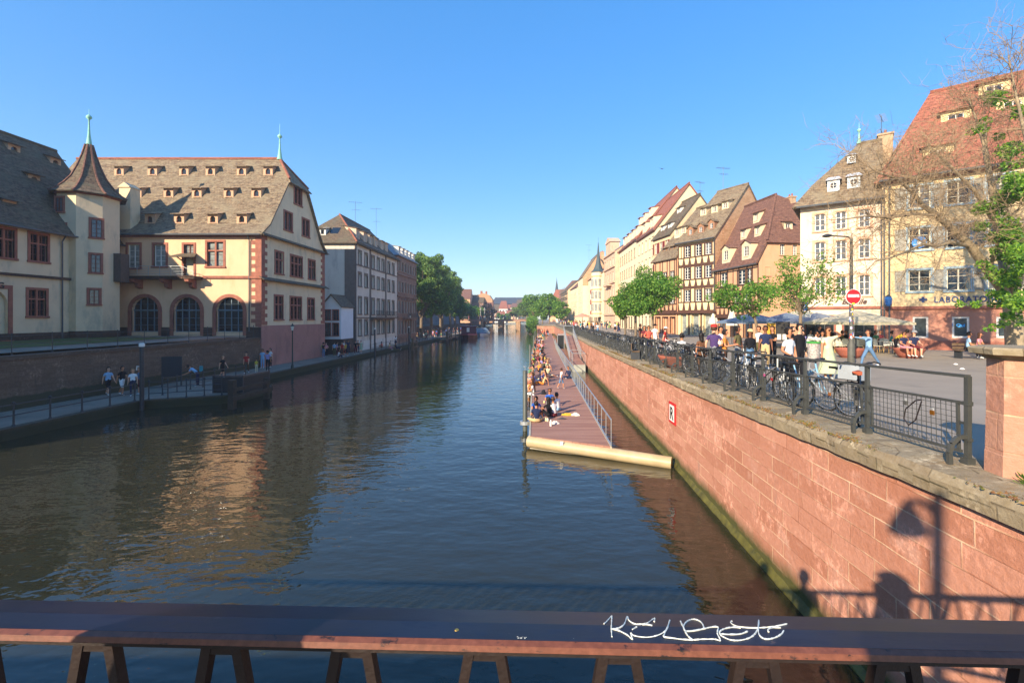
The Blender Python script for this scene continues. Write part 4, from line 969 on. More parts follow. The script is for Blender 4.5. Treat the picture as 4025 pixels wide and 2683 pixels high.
lw.gutter(16.1, -.55); lw.pipe(.2, .5, 16.1)
x0, x1 = frac(lw, k3x(733)), frac(lw, k3x(938))
lw.part('balcony', MB().box(x0,x1,-1.0,0,5.25,5.42).box(x0,x1,-.6,0,5.0,5.25), LWS); rl = MB().bar((x0,-.97,6.45),(x1,-.97,6.45), .05)
for i in range(41): x = x0+(x1-x0)*i/40; rl.bar((x,-.97,5.42),(x,-.97,6.45), .03)
lw.part('balcony_railing', rl, DARKMET)
sf = Face(lw, 0, 8.6, -PI/2, 8.6)
o = lw.dormer(-.0, 0, 0, .95, 1.1, 1.3, WHITEP, OLDT2, 'shed', dict(mull=0, bars=0), .4); o.rotation_euler.z = -PI/2; o.location = (.9, 5.0, 17.1-.5)
lw.part('skylight', MB().slab([(1.2,2.9,17.5),(1.2,4.1,17.5),(2.3,4.1,18.55),(2.3,2.9,18.55)], .08), GLASS)
antenna(-29.8, 76, 21.1, 3.6, 'tall television aerial on the ridge of the long white house', .3); antenna(-29.8, 86, 19.5, 6.5, 'taller television aerial behind the dormers of the long white house', .1)

# ---- narrow brown sandstone house
ns = House('brown_sandstone_house', 'narrow ornate brown sandstone house shaded beside the plane trees', (-25.5,84.8), (-25.5,98.6), .5)
BST = pm('brown_sandstone', '8a7062', .9, .18, 1, .2, 10, stain='5f4c42')
nst = dict(surround=pm('pale_brown_stone','9a8272',.85,.15,3), frame=WHITEP, sw=.16, mull=1, bars=1, fw=.07)
for i in range(7):
    x = 1.2+i*1.9
    for z0, hh in ((14.2,1.8),(10.2,2.0),(6.2,2.3),(2.2,2.6)): ns.win(x, z0, .95, hh, nst)
ns.shell(-.5, 17.2, 9, BST)
for z in (1.6,5.3,9.3,13.4,16.9): ns.band(z, z+.28, BST, p=.22)
for i in range(7): x = 1.2+i*1.9; ns.part('pediment', MB().prism([(x-.75,-.2,8.75),(x+.75,-.2,8.75),(x,-.2,9.15)], (0,.2,0)), BST)
ns.roof(17.2, 19.6, 9, ZR, .4, hl=1.5, hr=1.5, dr=2.5, ridge=False)
for i in range(5): ns.dormer(1.8+i*2.6, .1, 17.3, 1.3, 1.5, 1.0, WHITEP, ZR, 'shed', dict(mull=1, bars=0), .2)
ns.part('balcony', MB().box(3.5,11,-1.0,0,5.1,5.35), BST); rl = MB().bar((3.5,-.97,6.3),(11,-.97,6.3), .05)
for i in range(26): x = 3.5+.3*i; rl.bar((x,-.97,5.35),(x,-.97,6.3), .03)
ns.part('balcony_railing', rl, DARKMET)

# ================================================================ right bank
def timber(h, z0, z1, xs, w, wz, wh, braces=True, x0=0, x1=None, v=True):
    """half timbered storey: sill and head beams, posts, braces below windows; proud of the plaster"""
    x1 = h.W if x1 is None else x1; t = .17; mb = MB(); y0, y1 = -.045, -.002
    mb.box(x0, x1, y0-.03, y1, z0, z0+.22).box(x0, x1, y0, y1, z1-.16, z1); mb.box(x0, x1, y0-.01, y1, wz-.18, wz-.02)
    ps = [x0+.09]
    for x in xs: ps += [x-w/2-.12, x+w/2+.12]
    ps.append(x1-.09)
    for p in ps: mb.box(p-t/2, p+t/2, y0, y1, wz-.02, z1-.16)
    for a, b_ in zip(ps[1:-2:2], ps[2:-1:2]): pass
    gaps = [(ps[i], ps[i+1]) for i in range(0, len(ps), 2)]
    for a, b_ in gaps:
        if b_-a > .75: m_ = (a+b_)/2; mb.box(m_-.07, m_+.07, y0+.01, y1, wz-.02, z1-.16)
    lo, hi = z0+.22, wz-.18; k = max(2, int((x1-x0)/.95)); st = (x1-x0)/k
    if v:
        for i in range(k):
            c_ = x0+st*(i+.5)
            for s_ in (-1, 1): mb.prism([(c_+s_*st*.24,y0+.004,lo),(c_+s_*st*.5,y0+.004,lo),(c_+s_*st*.5,y0+.004,hi),(c_+s_*st*.42,y0+.004,hi)], (0,.036,0))
    return mb
YPL = pm('pale_yellow_plaster', 'e2cf9f', .9, .06, .6, .1, 20)
CPL = pm('warm_cream_plaster', 'dcc19a', .9, .07, .5, .1, 20, stain='c9a883')
PPL = pm('pink_cream_plaster', 'd6a680', .9, .08, .6, .1, 20, stain='c2906c')
WPL = pm('bistro_plaster', 'e0ccb4', .9, .05, .5, .1, 20, stain='cfb59a')
LYPL = pm('laboratory_plaster', 'd8bf92', .9, .07, .5, .12, 20, stain='c4a87c')
DPL = pm('tall_house_plaster', 'e3d2b0', .9, .05, .4, .08, 20)

# laboratory building
K = V((26.0,34.2)); ud = V((1.36,-1)).normalized(); KR = K+ud*15
lb = House('laboratory_building', 'tall yellow building with blue framed shuttered windows behind the big plane tree', tuple(K), tuple(KR), 3.0)
k8x = lambda c: 1986.8+.4844*c; k8y = lambda c: 87.7+.4844*c
BLUEF = pm('pale_blue_frame', '93a9b2', .7, .12, 5, .1); SHUT = pm('grey_shutter', '9a968a', .8, .15, 6, .1)
x1_, z1_ = fac(lb, k8x(258), k8y(1150)); x2_, _ = fac(lb, k8x(443), k8y(1150)); stp = x2_-x1_
lbs = dict(surround=BLUEF, frame=pm('cream_frame','ddd5bb',.7,.05), sw=.16, mull=1, bars=2, fw=.07, rec=.12)
rows = []
for cy0, cy1 in ((1100,1200),(900,1003),(700,805)):
    _, zt = fac(lb, k8x(258), k8y(cy0)); _, zb_ = fac(lb, k8x(258), k8y(cy1)); rows.append((zb_, zt-zb_))
for zb_, hh in rows:
    for i in range(5): lb.win(x1_+stp*i, zb_, 1.22, hh, lbs, SHUT)
for cx0, cx1 in ((222,305),(408,500),(617,700)):
    a, zt = fac(lb, k8x(cx0), k8y(1320)); b_, zq = fac(lb, k8x(cx1), k8y(1320)); zl = fac(lb, k8x(cx0), k8y(1420))[1]
    lb.win((a+b_)/2, zl, b_-a-.1, zt-zl, dict(sw=0, frame=WHITEP, mull=0, bars=0, fw=.12, rec=.08, glass=pm('shop_glass','3c484c',.1,.2,2,0)))
lb.win(11.5, 4.2, 1.6, 1.6, dict(sw=0, frame=WHITEP, mull=0, bars=0, fw=.12, rec=.08))
bandz = fac(lb, 2035, 706)[1]
mb = MB(); lb.front(mb, bandz, 15.5, rec=.2); D = 12
mb.poly([(0,D,3),(0,0,3),(0,0,15.5),(0,D,15.5)]).poly([(15,0,3),(15,D,3),(15,D,15.5),(15,0,15.5)]).poly([(0,D,3),(15,D,3),(15,D,15.5),(0,D,15.5)]).poly([(.05,.24,3),(14.9,.24,3),(14.9,.24,15.5),(.05,.24,15.5)])
lb.part('wall', mb, LYPL); mb = MB(); lb.front(mb, 2.8, bandz, rec=.2); lb.part('ground_floor_wall', mb, pm('sandstone_render','b5806a',.9,.14,.8,.2,14,stain='8f5c48'))
lb.band(bandz-.14, bandz+.06, SAND, p=.16); lb.band(15.2, 15.5, SAND, p=.2, name='cornice')
lb.part('stone_plinth', MB().box(0,15,-.1,-.0,2.8,3.7), SAND)
lb.roof(15.5, 23.6, D, REDT, .5, hl=3.2, hr=0, bell=.9); lb.gutter(15.4, -.6)
for cx_, cy_ in ((345,560),(430,390),(612,255),(700,330)):
    x, y, z = onroof(lb, k8x(cx_), k8y(cy_), 0, 15.5, 8.1/6); lb.dormer(x, y-.1, z-.7, 1.7, 1.5, 1.3, pm('dormer_cream','d9c493',.9,.1,3), REDT, 'shed', dict(mull=1, bars=1), .25)
DBL = flat('sign_blue', '23406e', .5)
xa = fac(lb, k8x(275), k8y(1240))[0]; za = fac(lb, k8x(400), k8y(1252))[1]
lb.part('blue_cross', MB().box(xa-.08,xa+.08,-.06,-.005,za+.02,za+.42).box(xa-.22,xa-.08,-.06,-.005,za+.14,za+.30).box(xa+.08,xa+.22,-.06,-.005,za+.14,za+.30), DBL)
xl, xr = fac(lb, k8x(318), k8y(1240))[0], fac(lb, k8x(612), k8y(1240))[0]
tme = text_mesh('LABORATOIRE', .58, ext=.02, bold=.012, spacing=1.12); tme.materials.clear(); tme.materials.append(DBL); xs_ = [v.co.x for v in tme.vertices]; tw0 = max(xs_)-min(xs_)
sc_ = (xr-xl)/tw0*11/10.1; o = link('lettering', tme, lb.root, ((xl+xr)/2+.25, -.04, za-3.0), rot=(PI/2,0,0)); o.scale = (sc_, 1, 1)
# blue disc with a white emblem hanging in the second floor window
xd, zd = fac(lb, k8x(257), k8y(968)); o = lb.part('window_disc', MB().lathe([(.42,0),(.42,.03)], 24), flat('disc_blue','2f86cf')); o.rotation_euler = (PI/2,0,0); o.location = (xd,-.02,zd-3.0)
o2 = MB().lathe([(.14,.031),(.14,.04)], 16).box(-.34,.34,-.16,-.12,.031,.038).build('emblem', WHITEP, o)
xd, zd = fac(lb, k8x(446), k8y(1362)); o = lettering('window_sign', 'Qui', .3, flat('neon_blue','3a9be0'), lb.root, (xd+.08,.03,zd-3.08), ext=.01, bold=.01)
lb.part('neon_ring', MB().tube([(xd-.42+.1*math.cos(a*PI/6), .03, zd+.06+.1*math.sin(a*PI/6)) for a in range(13)], .018, 5), flat('neon_blue','3a9be0'))
for xx in (.12, .42): lb.pipe(xx, 3, 15.3)
bl = thing('wall_lantern', 'blue lantern hanging at the corner between the bistro and the yellow building', 'lantern', (*(K+ud*.3-V((ud.y,-ud.x))*-.0), 6.3)); bl.location = (K.x+ud.x*.35-.45, K.y+ud.y*.35-.6, 6.15)
MB().lathe([(.1,0),(.2,.15),(.24,.55),(.18,.7)], 8).build('blue_glass', flat('lantern_blue','2b5fa0',.4), bl); MB().lathe([(.2,.7),(.05,.85)], 8).tube([(0,0,.8),(.3,.3,.95)], .025, 5).build('bracket', DARKMET, bl)

# bistro house
bh = House('bistro_house', 'white bistro house with a tall tiled hip roof and round zinc dormers', (21.67,37.29), tuple(K), 3.0)
k7x = lambda c: 1782.3+.354*c; k7y = lambda c: 263+.354*c
bs = dict(surround=pm('pink_surround','d8a88a',.85,.1,3), frame=WHITEP, sw=.16, mull=1, bars=2, fw=.07, arch=.12, rec=.14, glass=GLASS2)
for r_i, (cy0, cy1, hh) in enumerate(((645,755,1.35),(835,950,1.5),(1062,1180,1.55))):
    for cx0, cx1 in ((248,325),(383,462),(533,615)):
        a, zt = fac(bh, k7x(cx0), k7y(cy0 if r_i else cy0-0)); b_, _ = fac(bh, k7x(cx1), 600); zl = fac(bh, k7x(286), k7y(cy1))[1]
        bh.win((fac(bh, k7x(cx0), 600)[0]+b_)/2, zl, (b_-fac(bh, k7x(cx0), 600)[0])*.92, hh, dict(bs, glass=pm('bistro_glass','4c545c',.15,.35,1.2,0,spec=.7)))
bz = fac(bh, 1990, 706)[1]
for xx in (1.35, 3.9): bh.win(xx, 3.0, 1.9, 2.4, dict(sw=.14, surround=SAND, frame=DARKMET, arch=.5, mull=2, bars=1, fw=.06))
bh.shell(2.8, 14.4, 9.5, WPL, rec=.2)
bh.band(bz-.1, bz+.1, SAND, p=.12)
bh.roof(14.4, 20.1, 9.5, OLDT, .55, hl=3.9, hr=0, dr=4.75, bell=1.3)
bh.gutter(14.2, -.6); bh.pipe(W := bh.W-.05, 3, 14.2) if False else bh.pipe(bh.W-.05, 3, 14.2)
bh.part('finial', MB().lathe([(.2,0),(.12,.3),(.05,.9),(.05,1.0),(.15,1.08),(.15,1.2),(.02,1.3),(.015,1.8)], 8, (3.9,4.75,20.1)), COPPER, smooth=True)
for cx_, cy_, sc in ((375,500,1),(505,478,1),(490,318,.72)):
    x, y, z = onroof(bh, k7x(cx_), k7y(cy_), 0, 14.4, 5.7/4.75)
    key = ('bull', sc)
    o = MB().box(-.42*sc,.42*sc,-.5,1.0,0,.95*sc).build('round_dormer', ZR, bh.root, (x, y, z-3.0-.1))
    MB().slab([(-.55*sc,-.65,.92*sc),(.55*sc,-.65,.92*sc),(.35*sc,-.1,1.25*sc),(-.35*sc,-.1,1.25*sc)], .04).slab([(-.35*sc,-.1,1.25*sc),(.35*sc,-.1,1.25*sc),(.35*sc,1.2,1.25*sc),(-.35*sc,1.2,1.25*sc)], .04).poly([(-.55*sc,-.65,.92*sc),(-.35*sc,-.1,1.25*sc),(-.35*sc,1.2,1.25*sc),(-.55*sc,1.2,.92*sc)]).poly([(.55*sc,-.65,.92*sc),(.35*sc,-.1,1.25*sc),(.35*sc,1.2,1.25*sc),(.55*sc,1.2,.92*sc)]).build('dormer_roof', pm('pale_zinc','c9ced2',.4,.05,2,0,metal=.2), o)
    ring = MB(); rg = .27*sc
    ring.tube([(rg*math.cos(a*PI/8),-.51,.46*sc+rg*math.sin(a*PI/8)) for a in range(17)], .05*sc, 6); ring.bar((-rg,-.52,.46*sc),(rg,-.52,.46*sc), .03).bar((0,-.52,.46*sc-rg),(0,-.52,.46*sc+rg), .03); ring.build('round_frame', WHITEP, o)
    MB().poly([(rg*math.cos(a*PI/8),-.505,.46*sc+rg*math.sin(a*PI/8)) for a in range(16)]).build('pane', GLASS, o)
lettering('lettering', 'Bastille', .55, flat('letter_brown','4a332c'), bh.root, (fac(bh, k7x(505), 600)[0], -.06, fac(bh, k7x(505), k7y(1228))[1]-3.0), ext=.015, bold=.012, shear=.35)
chz = 5.3+(730-318)*39/F
bh.chimney(5.7, 5.6, 17, chz, 1.0, .8, pm('chimney_render','b59a7c',.9,.15,2,stain='7a6450'), 1)
antenna(29.2, 38.5, chz-1.5, 3.2, 'bent television aerial on the chimney between bistro and yellow building', .8)

# house C: brown roofed corner house
hc = House('corner_house', 'half timbered corner house with a big red brown roof full of cream dormers', (23.8,60), (25.1,51.2), 2.9)
k6x = lambda c: 1519.3+.2796*c; k6y = lambda c: 379.8+.2796*c
hst = dict(surround=BROWN, frame=WHITEP, sw=.07, mull=1, bars=3, fw=.07, rec=.1)
for (cx0, cx1) in ((488,540),(625,690),(700,740)):
    a = fac(hc, k6x(cx0), 640)[0]; b_ = fac(hc, k6x(cx1), 640)[0]; hc.win((a+b_)/2, 9.3, b_-a, 1.7, hst)
for (cx0, cx1) in ((483,535),(600,650),(680,735)):
    a = fac(hc, k6x(cx0), 690)[0]; b_ = fac(hc, k6x(cx1), 690)[0]; hc.win((a+b_)/2, 6.7, b_-a, 1.6, hst)
for xx in (1.4, 4.2, 6.9): hc.win(xx, 3.0, 1.6, 2.3, dict(surround=BROWN, frame=BROWN, sw=.1, mull=1, bars=0, rec=.2))
CW = hc.W; mb = MB(); hc.front(mb, 2.8, 11.9, rec=.22); mb.poly([(.03,.26,2.8),(CW-.03,.26,2.8),(CW-.03,.26,11.9),(.03,.26,11.9)]); mb.poly([(0,9,2.8),(0,0,2.8),(0,0,11.9),(0,4.3,19.9),(0,9,12)])
mb.poly([(0,9,2.8),(CW,9,2.8),(CW,9,13.9),(0,9,13.9)]); hc.part('wall', mb, PPL)
hc.part('timber_frame', timber(hc, 8.4, 11.8, [fac(hc, k6x(514), 640)[0], fac(hc, k6x(670), 640)[0]], 1.4, 9.3, 1.7), BROWN); hc.part('timber_frame', timber(hc, 5.55, 8.38, [fac(hc, k6x(509), 690)[0], fac(hc, k6x(625), 690)[0], fac(hc, k6x(707), 690)[0]], 1.3, 6.7, 1.6), BROWN)
hc.part('jetty', MB().box(-.05,CW+.05,-.35,.0,5.3,5.55), BROWN)
fs = Face(hc, CW, 0, PI/2, 9)
for c0, c1, r0, r1 in ((972,1015,645,735),(1075,1115,650,738),(848,890,835,905)):
    a, zt = fac(fs, k6x(c0), k6y(r0)); b_, _ = fac(fs, k6x(c1), k6y(r0)); zl = fac(fs, k6x(c0), k6y(r1))[1]; fs.win((a+b_)/2, zl, b_-a, zt-zl, dict(surround=PPL, frame=WHITEP, sw=.08, mull=1, bars=3))
mb = MB(); fs.front(mb, 2.8, 13.9, .95, 9, .22); mb.poly([(0,0,2.8),(.95,0,2.8),(.95,0,13.9),(0,0,11.9)]); mb.poly([(.9,.26,2.8),(8.95,.26,2.8),(8.95,.26,13.9),(.9,.26,13.9)]); fs.part('side_wall', mb, PPL)
r_ = MB(); r_.slab([(-.2,-.45,11.45),(CW+.2,-.45,11.45),(CW+.2,.9,14.0),(CW-2.8,4.2,20.05),(-.2,4.2,20.05)], .15); r_.slab([(CW+.35,.75,13.75),(CW+.35,9.2,13.75),(CW-2.0,7,18.8),(CW-2.8,4.2,20.05)], .15); r_.slab([(-.2,4.2,20.05),(CW-2.8,4.2,20.05),(CW-2.0,7,18.8),(CW+.3,9.2,13.7),(-.2,9.2,13.7)], .15)
hc.part('roof', r_, RBROWN); hc.part('ridge_tiles', MB().tube([(-.2,4.2,20.1),(CW-2.8,4.2,20.1),(CW+.25,.85,14.0)], .13, 6), RBROWN)
DCR = pm('dormer_cream2','ddc9a6',.9,.08,3)
for c0, c1, r0, r1, kd in ((505,560,675,795,'gable'),(668,732,635,765,'gable'),(655,695,535,600,'shed'),(768,815,505,575,'shed'),(757,803,392,465,'shed')):
    x, y, z = onroof(hc, k6x((c0+c1)/2), k6y(r1), 0, 12.3, 1.85); wd_ = 1.75 if kd == 'gable' else 1.15; hc.dormer(x, y-.05, z, wd_, 1.8 if kd == 'gable' else 1.15, 1.1 if kd == 'gable' else .9, DCR, RBROWN, kd, dict(mull=1, bars=2 if kd == 'gable' else 0), .4)
o = hc.dormer(0, 0, 0, 1.1, 1.3, 1.0, DCR, RBROWN, 'shed', dict(mull=1, bars=0), .35); o.rotation_euler.z = PI/2; a, z = fac(fs, k6x(1042), k6y(552), .5); o.location = (CW-.5, a, z-2.9)
hc.gutter(11.35, -.5)
pz = fac(fs, k6x(1062), k6y(278), 3)[1]; hc.chimney(CW-2.6, fac(fs, k6x(1062), 480, 2.6)[0], 14, pz, .9, .7, pm('chimney_render','b59a7c'), 2)
hc.part('back_roof', MB().slab([(CW+.0,6.5,13.6),(CW+.0,14,13.6),(CW-3.5,14,16.6),(CW-3.5,6.5,16.6)], .15).box(CW-7,CW-.2,8.8,14,2.9,13.5), RBROWN)

# house B: tall half timbered house with brick gable
hb = House('tall_timbered_house', 'tall cream and dark brown half timbered house with an exposed brick gable', (20.5,65.3), (23.7,60), 2.9)
cols_ = [fac(hb, k6x(c), 620)[0] for c in (213,303,385)]
for zc_, cy_ in ((0,745),(1,930),(2,1118)):
    zl = fac(hb, k6x(300), k6y(cy_))[1]
    for x in cols_: hb.win(x, zl+.05, .95, 1.62, hst)
z_s = [fac(hb, k6x(300), k6y(c))[1] for c in (640,818,1000,1200)]
for x, wd_ in ((1.0,1.0),(3.0,1.2),(5.0,1.2)): hb.win(x, 3.0, wd_, 2.7, dict(surround=pm('shop_cream','d8c7a0',.8,.05), frame=pm('shop_cream','d8c7a0'), sw=.14, mull=0, bars=0, fw=.08, rec=.25, glass=GLASS2))
def brk(mb): pass
mb = MB(); hb.front(mb, 2.8, 16.0, rec=.22); BW = hb.W; mb.poly([(.03,.3,2.8),(BW-.03,.3,2.8),(BW-.03,.3,16),(.03,.3,16)]); mb.poly([(0,14,2.8),(0,0,2.8),(0,0,16),(0,14,16)]); mb.poly([(0,14,2.8),(BW,14,2.8),(BW,14,16),(0,14,16)]); hb.part('wall', mb, YPL)
for zt, zb_, cy_ in ((z_s[0],z_s[1],745),(z_s[1],z_s[2],930),(z_s[2],z_s[3],1118)):
    hb.part('timber_frame', timber(hb, zb_, zt, cols_, .95, fac(hb, k6x(300), k6y(cy_))[1]+.05, 1.6), BROWN)
hb.part('jetty', MB().box(-.1,BW+.1,-.5,.0,z_s[3]-.25,z_s[3]), BROWN); hb.part('shop_posts', MB().box(1.85,2.05,-.1,.02,2.9,z_s[3]-.25).box(3.9,4.1,-.1,.02,2.9,z_s[3]-.25), BROWN)
hb.part('brick_gable', MB().poly([(BW,0,2.8),(BW,14,2.8),(BW,14,15.4),(BW,7,23.85),(BW,0,16.0)]), BRICKG)
hb.roof(16.0, 24.0, 14, OLDT, .45, hl=1.2, hr=0, side=.12)
for cx_, cy_, kd in ((130,580,'shed'),(180,565,'shed'),(240,580,'gable'),(325,560,'gable'),(412,530,'gable'),(345,415,'shed'),(437,392,'shed'),(525,362,'shed')):
    x, y, z = onroof(hb, k6x(cx_), k6y(cy_), 0, 16.0, 8/7); hb.dormer(x, y-.05, z, 1.0, 1.15, 1.0, DCR if kd == 'shed' else pm('dormer_brown','9a7257',.9,.1,3), OLDT, kd, dict(mull=1, bars=1), .35)
hb.gutter(15.8, -.5); hb.pipe(BW-.1, 3, 15.8); antenna(26.6, 64.5, 24, 2.6, 'television aerial on the ridge of the tall half timbered house', .2)

# house A: lower half timbered house behind the tree
ha = House('low_timbered_house', 'lower half timbered house half hidden behind the leafy quay tree', (18.6,71.4), (20.4,65.5), 2.9)
for z0 in (10.4, 7.4):
    for x in (1.2, 3.1, 5.0): ha.win(x, z0, 1.0, 1.7, hst)
for x, wd_ in ((1.2,1.3),(3.2,1.4),(5.1,1.2)): ha.win(x, 3.0, wd_, 2.4, dict(surround=BROWN, frame=BROWN, sw=.12, mull=1, bars=0, rec=.3))
ha.shell(2.8, 14.2, 12, PPL, rec=.3); ha.part('timber_frame', timber(ha, 9.3, 14.1, [1.2,3.1,5.0], 1.0, 10.4, 1.7), BROWN); ha.part('timber_frame', timber(ha, 6.2, 9.28, [1.2,3.1,5.0], 1.0, 7.4, 1.7), BROWN)
ha.part('jetty', MB().box(0,ha.W,-.4,.0,5.9,6.2), BROWN); ha.roof(14.2, 22.2, 12, OLDT, .4, hl=2.5, hr=0)
for x, y in ((1.6,.9),(3.6,.9),(4.9,.9)): ha.dormer(x, y, 14.8, 1.0, 1.2, 1.0, pm('dormer_brown','9a7257'), OLDT, 'shed', dict(mull=1, bars=0), .35)
# red shutter house
k5x = lambda c: 1285.6+.2423*c; k5y = lambda c: 379.8+.2423*c
hrs = House('red_shutter_house', 'narrow house with dark red shutters squeezed between grey tiled roofs', (20.1,77.6), (21.3,71.6), 2.9)
for z0 in (15.9, 12.5, 9): hrs.rowof(z0, 1.8, .9, [1.0,2.9,4.8], dict(surround=CPL, frame=WHITEP, sw=.08), pm('red_shutter','7a2a2a',.7,.1,4))
hrs.shell(2.8, 18.6, 10, CPL); hrs.roof(18.6, 25.0, 10, OLDT2, .35, hl=0, hr=0, gm=CPL)
for x, y, z in ((1.8,.8,19.4),(4.3,.8,19.4),(3.2,3.0,22.2)): hrs.dormer(x, y, z, 1.1, 1.2, 1.0, WHITEP, OLDT2, 'shed', dict(mull=1, bars=0), .35)
# two tall cream houses
def tall(name, label, pl, pr, ze, zr, D, xs_, at_):
    h = House(name, label, pl, pr, 2.9); st = dict(surround=DPL, frame=WHITEP, sw=.07, mull=1, bars=2); shm = pm('cream_shutter','d9c9ab',.8,.08,5)
    for z0 in (17.4, 14.0, 10.6, 7.2): h.rowof(z0, 2.0, 1.0, xs_, st, shm)
    h.rowof(3.0, 2.6, 1.6, xs_, dict(surround=DPL, frame=BROWN, sw=.1, mull=0, bars=0, rec=.15, glass=GLASS2))
    h.shell(2.8, ze, D, DPL); h.roof(ze, zr, D, REDT, .35, hl=0, hr=0, gm=pm('gable_cream','e2c7a2',.9,.05,.4), side=.25); h.gutter(ze-.1, -.45); h.band(6.2, 6.4, DPL, p=.1)
    for (x, y, w_) in at_:
        h.dormer(x, y, ze+(zr-ze)/(D/2)*y, w_, 2.1, 1.6, DPL, REDT, 'shed', dict(mull=1, bars=1), .4)
    return h
d2 = tall('tall_cream_house', 'nearer tall cream house with a steep red roof and sharp gable', (20.2,90), (20.5,77.8), 20.5, 28.3, 11.6, [1.5,4,6.5,9,11], [(3.2,.5,2.2),(8.5,.5,2.2)])
d1 = tall('tall_cream_house', 'farther tall cream house with a red roof and two tiers of attic windows', (20.2,109), (20.2,90.1), 21.0, 31.2, 15.5, [1.5,4,6.5,9,11.5,14,16.8], [(3,.6,2),(7.5,.6,2),(12,.6,2),(16,.6,2),(4.5,3.8,1.5),(9,3.8,1.5),(14,3.8,1.5)])
antenna(27.5, 76, 24, 4, 'television aerial behind the red shutter house', .5)
# sandstone baroque house
he = House('red_stone_house', 'ornate pink sandstone house with a small pediment gable and grey roof', (18.7,123), (19.2,109.2), 2.9)
for z0, hh in ((18.2,1.8),(14.4,2.2),(10.4,2.4),(6.6,2.4)): he.rowof(z0, hh, 1.2, [2,5,8.4,11.6], dict(surround=pm('rose_sandstone','d2b296',.9,.15,.8,.2,10,stain='b08c74'), frame=WHITEP, sw=.28))
he.shell(2.8, 21.5, 12, pm('rose_sandstone','c49e84',.9,.15,.8,.2,10,stain='a98068'))
for z in (6,9.8,13.8,17.6,21.1): he.band(z, z+.35, pm('rose_sandstone','c49e84'), p=.35)
he.roof(21.5, 25.6, 12, ZR, .3, hl=2, hr=0, gm=pm('rose_sandstone','b88d74'), ridge=False); he.part('front_gable', MB().box(4,9.8,-.3,2,21.5,24.2).prism([(3.7,-.5,24.2),(10.1,-.5,24.2),(6.9,-.5,25.6)], (0,2.8,0)), pm('rose_sandstone','d2b296'))
he.part('balcony', MB().box(4,10,-1.1,0,13.3,13.6), pm('rose_sandstone','d2b296'))
# turret house
hf = House('turret_house', 'cream house with a round bay topped by a slim slate spire', (17.6,150), (18.3,125), 2.9)
st = dict(surround=DPL, frame=WHITEP, sw=.1, mull=1, bars=1)
for z0 in (14, 10.6, 7.2): hf.rowof(z0, 2.0, 1.2, [2,5,8,14,17,20], st, pm('cream_shutter','d9c9ab'))
hf.rowof(3.0, 2.4, 1.5, [2,5,8,14,17,20,22.8], dict(surround=BROWN, frame=BROWN, sw=.1, mull=0, bars=0))
hf.shell(2.8, 17.6, 11, DPL); hf.roof(17.6, 22, 11, RBROWN, .3, hl=1, hr=0, gm=DPL)
hf.part('corner_bay', MB().lathe([(1.7,5.6),(1.9,6.2),(1.9,17.8),(2.0,18.0)], 12, (23.2,-.6,0)), DPL)
bw = MB()
for a in range(-3, 4):
    t = R(-90+a*30); 
    for z0 in (7.2, 10.6, 14):
        cx_, cy_ = 23.2+1.93*math.cos(t), -.6+1.93*math.sin(t); tx, ty = -math.sin(t)*.32, math.cos(t)*.32; bw.poly([(cx_-tx,cy_-ty,z0),(cx_+tx,cy_+ty,z0),(cx_+tx,cy_+ty,z0+2),(cx_-tx,cy_-ty,z0+2)])
hf.part('bay_window', bw, GLASS2)
bb = MB()
for z in (6.4,9.6,13,16.6): bb.lathe([(1.98,z),(2.04,z+.1),(1.98,z+.3)], 12, (23.2,-.6,0), cap=False)
hf.part('bay_bands', bb, pm('tan_band','c9a877',.9,.1,3))
hf.part('spire', MB().lathe([(2.1,17.9),(1.35,18.7),(.75,20.2),(.42,22.2),(.25,24.0),(.1,26.0),(.03,26.4),(.03,27.6)], 12, (23.2,-.6,0)), pm('slate_spire','415256',.6,.15,2))
hf.part('red_oriel', MB().box(10.2,12.6,-.9,0,6.4,7.4).box(10.2,12.6,-.9,0,9.4,10.8).box(10.2,12.6,-.9,0,12.6,13.8), pm('oriel_red','a5432f',.8,.1,3))
hf.part('oriel_posts', MB().box(10.3,12.5,-.8,0,7.4,9.4).box(10.3,12.5,-.8,0,10.8,12.6).box(10.3,12.5,-.8,0,13.8,16), WHITEP)
hg = House('brick_sided_house', 'tall house with a big blind brown brick side wall behind the turret', (15.75,166), (15.9,151), 2.9)
for z0 in (14, 10.6, 7.2): hg.rowof(z0, 2.0, 1.3, [2+3.6*i for i in range(4)], st)
hg.shell(2.8, 19, 9.5, DPL); hg.roof(19, 26.3, 9.5, OLDT, .3, hl=0, hr=0, gm=BRICKG); hg.part('side_wall', MB().box(15.0,15.06,0,9.5,16,19.2), BRICKG); hg.chimney(11, 7, 22, 27.5, 2.2, 1.2, BRICKG, 3); antenna(19, 160, 26, 5, 'tall aerial on the roof of the brick sided house', .2)
def qh(name, label, pl, pr, zb, ze, zr, D, wall, roofm, nx, zrows, w_=1.1, hh=1.7, hl=0, hr=0, sty=None, cat='building', group=None, gm=True, dorm=0):
    h = House(name, label, pl, pr, zb, cat, group); xs_ = [h.W*(i+.5)/nx for i in range(nx)]
    for z0 in zrows: h.rowof(z0, hh, w_, xs_, sty or dict(surround=wall, frame=WHITEP, sw=.08, mull=1, bars=1))
    h.shell(zb-1, ze, D, wall); h.roof(ze, zr, D, roofm, .35, hl=hl, hr=hr, gm=wall if gm else None)
    for i in range(dorm):
        y = (D/2)*.18; h.dormer(h.W*(i+.5)/dorm, y, ze+(zr-ze)/(D/2)*y, 1.4, 1.4, 1.2, WHITEP, roofm, 'shed', dict(mull=1, bars=0), .35)
    return h
qh('stepped_cream_house', 'cream house between the brick sided house and the scaffolded front', (14.6,187), (15.6,166.1), 2.9, 16.8, 21, 9, DPL, RBROWN, 6, (13,9.6,6.2), 1.2, 1.8)
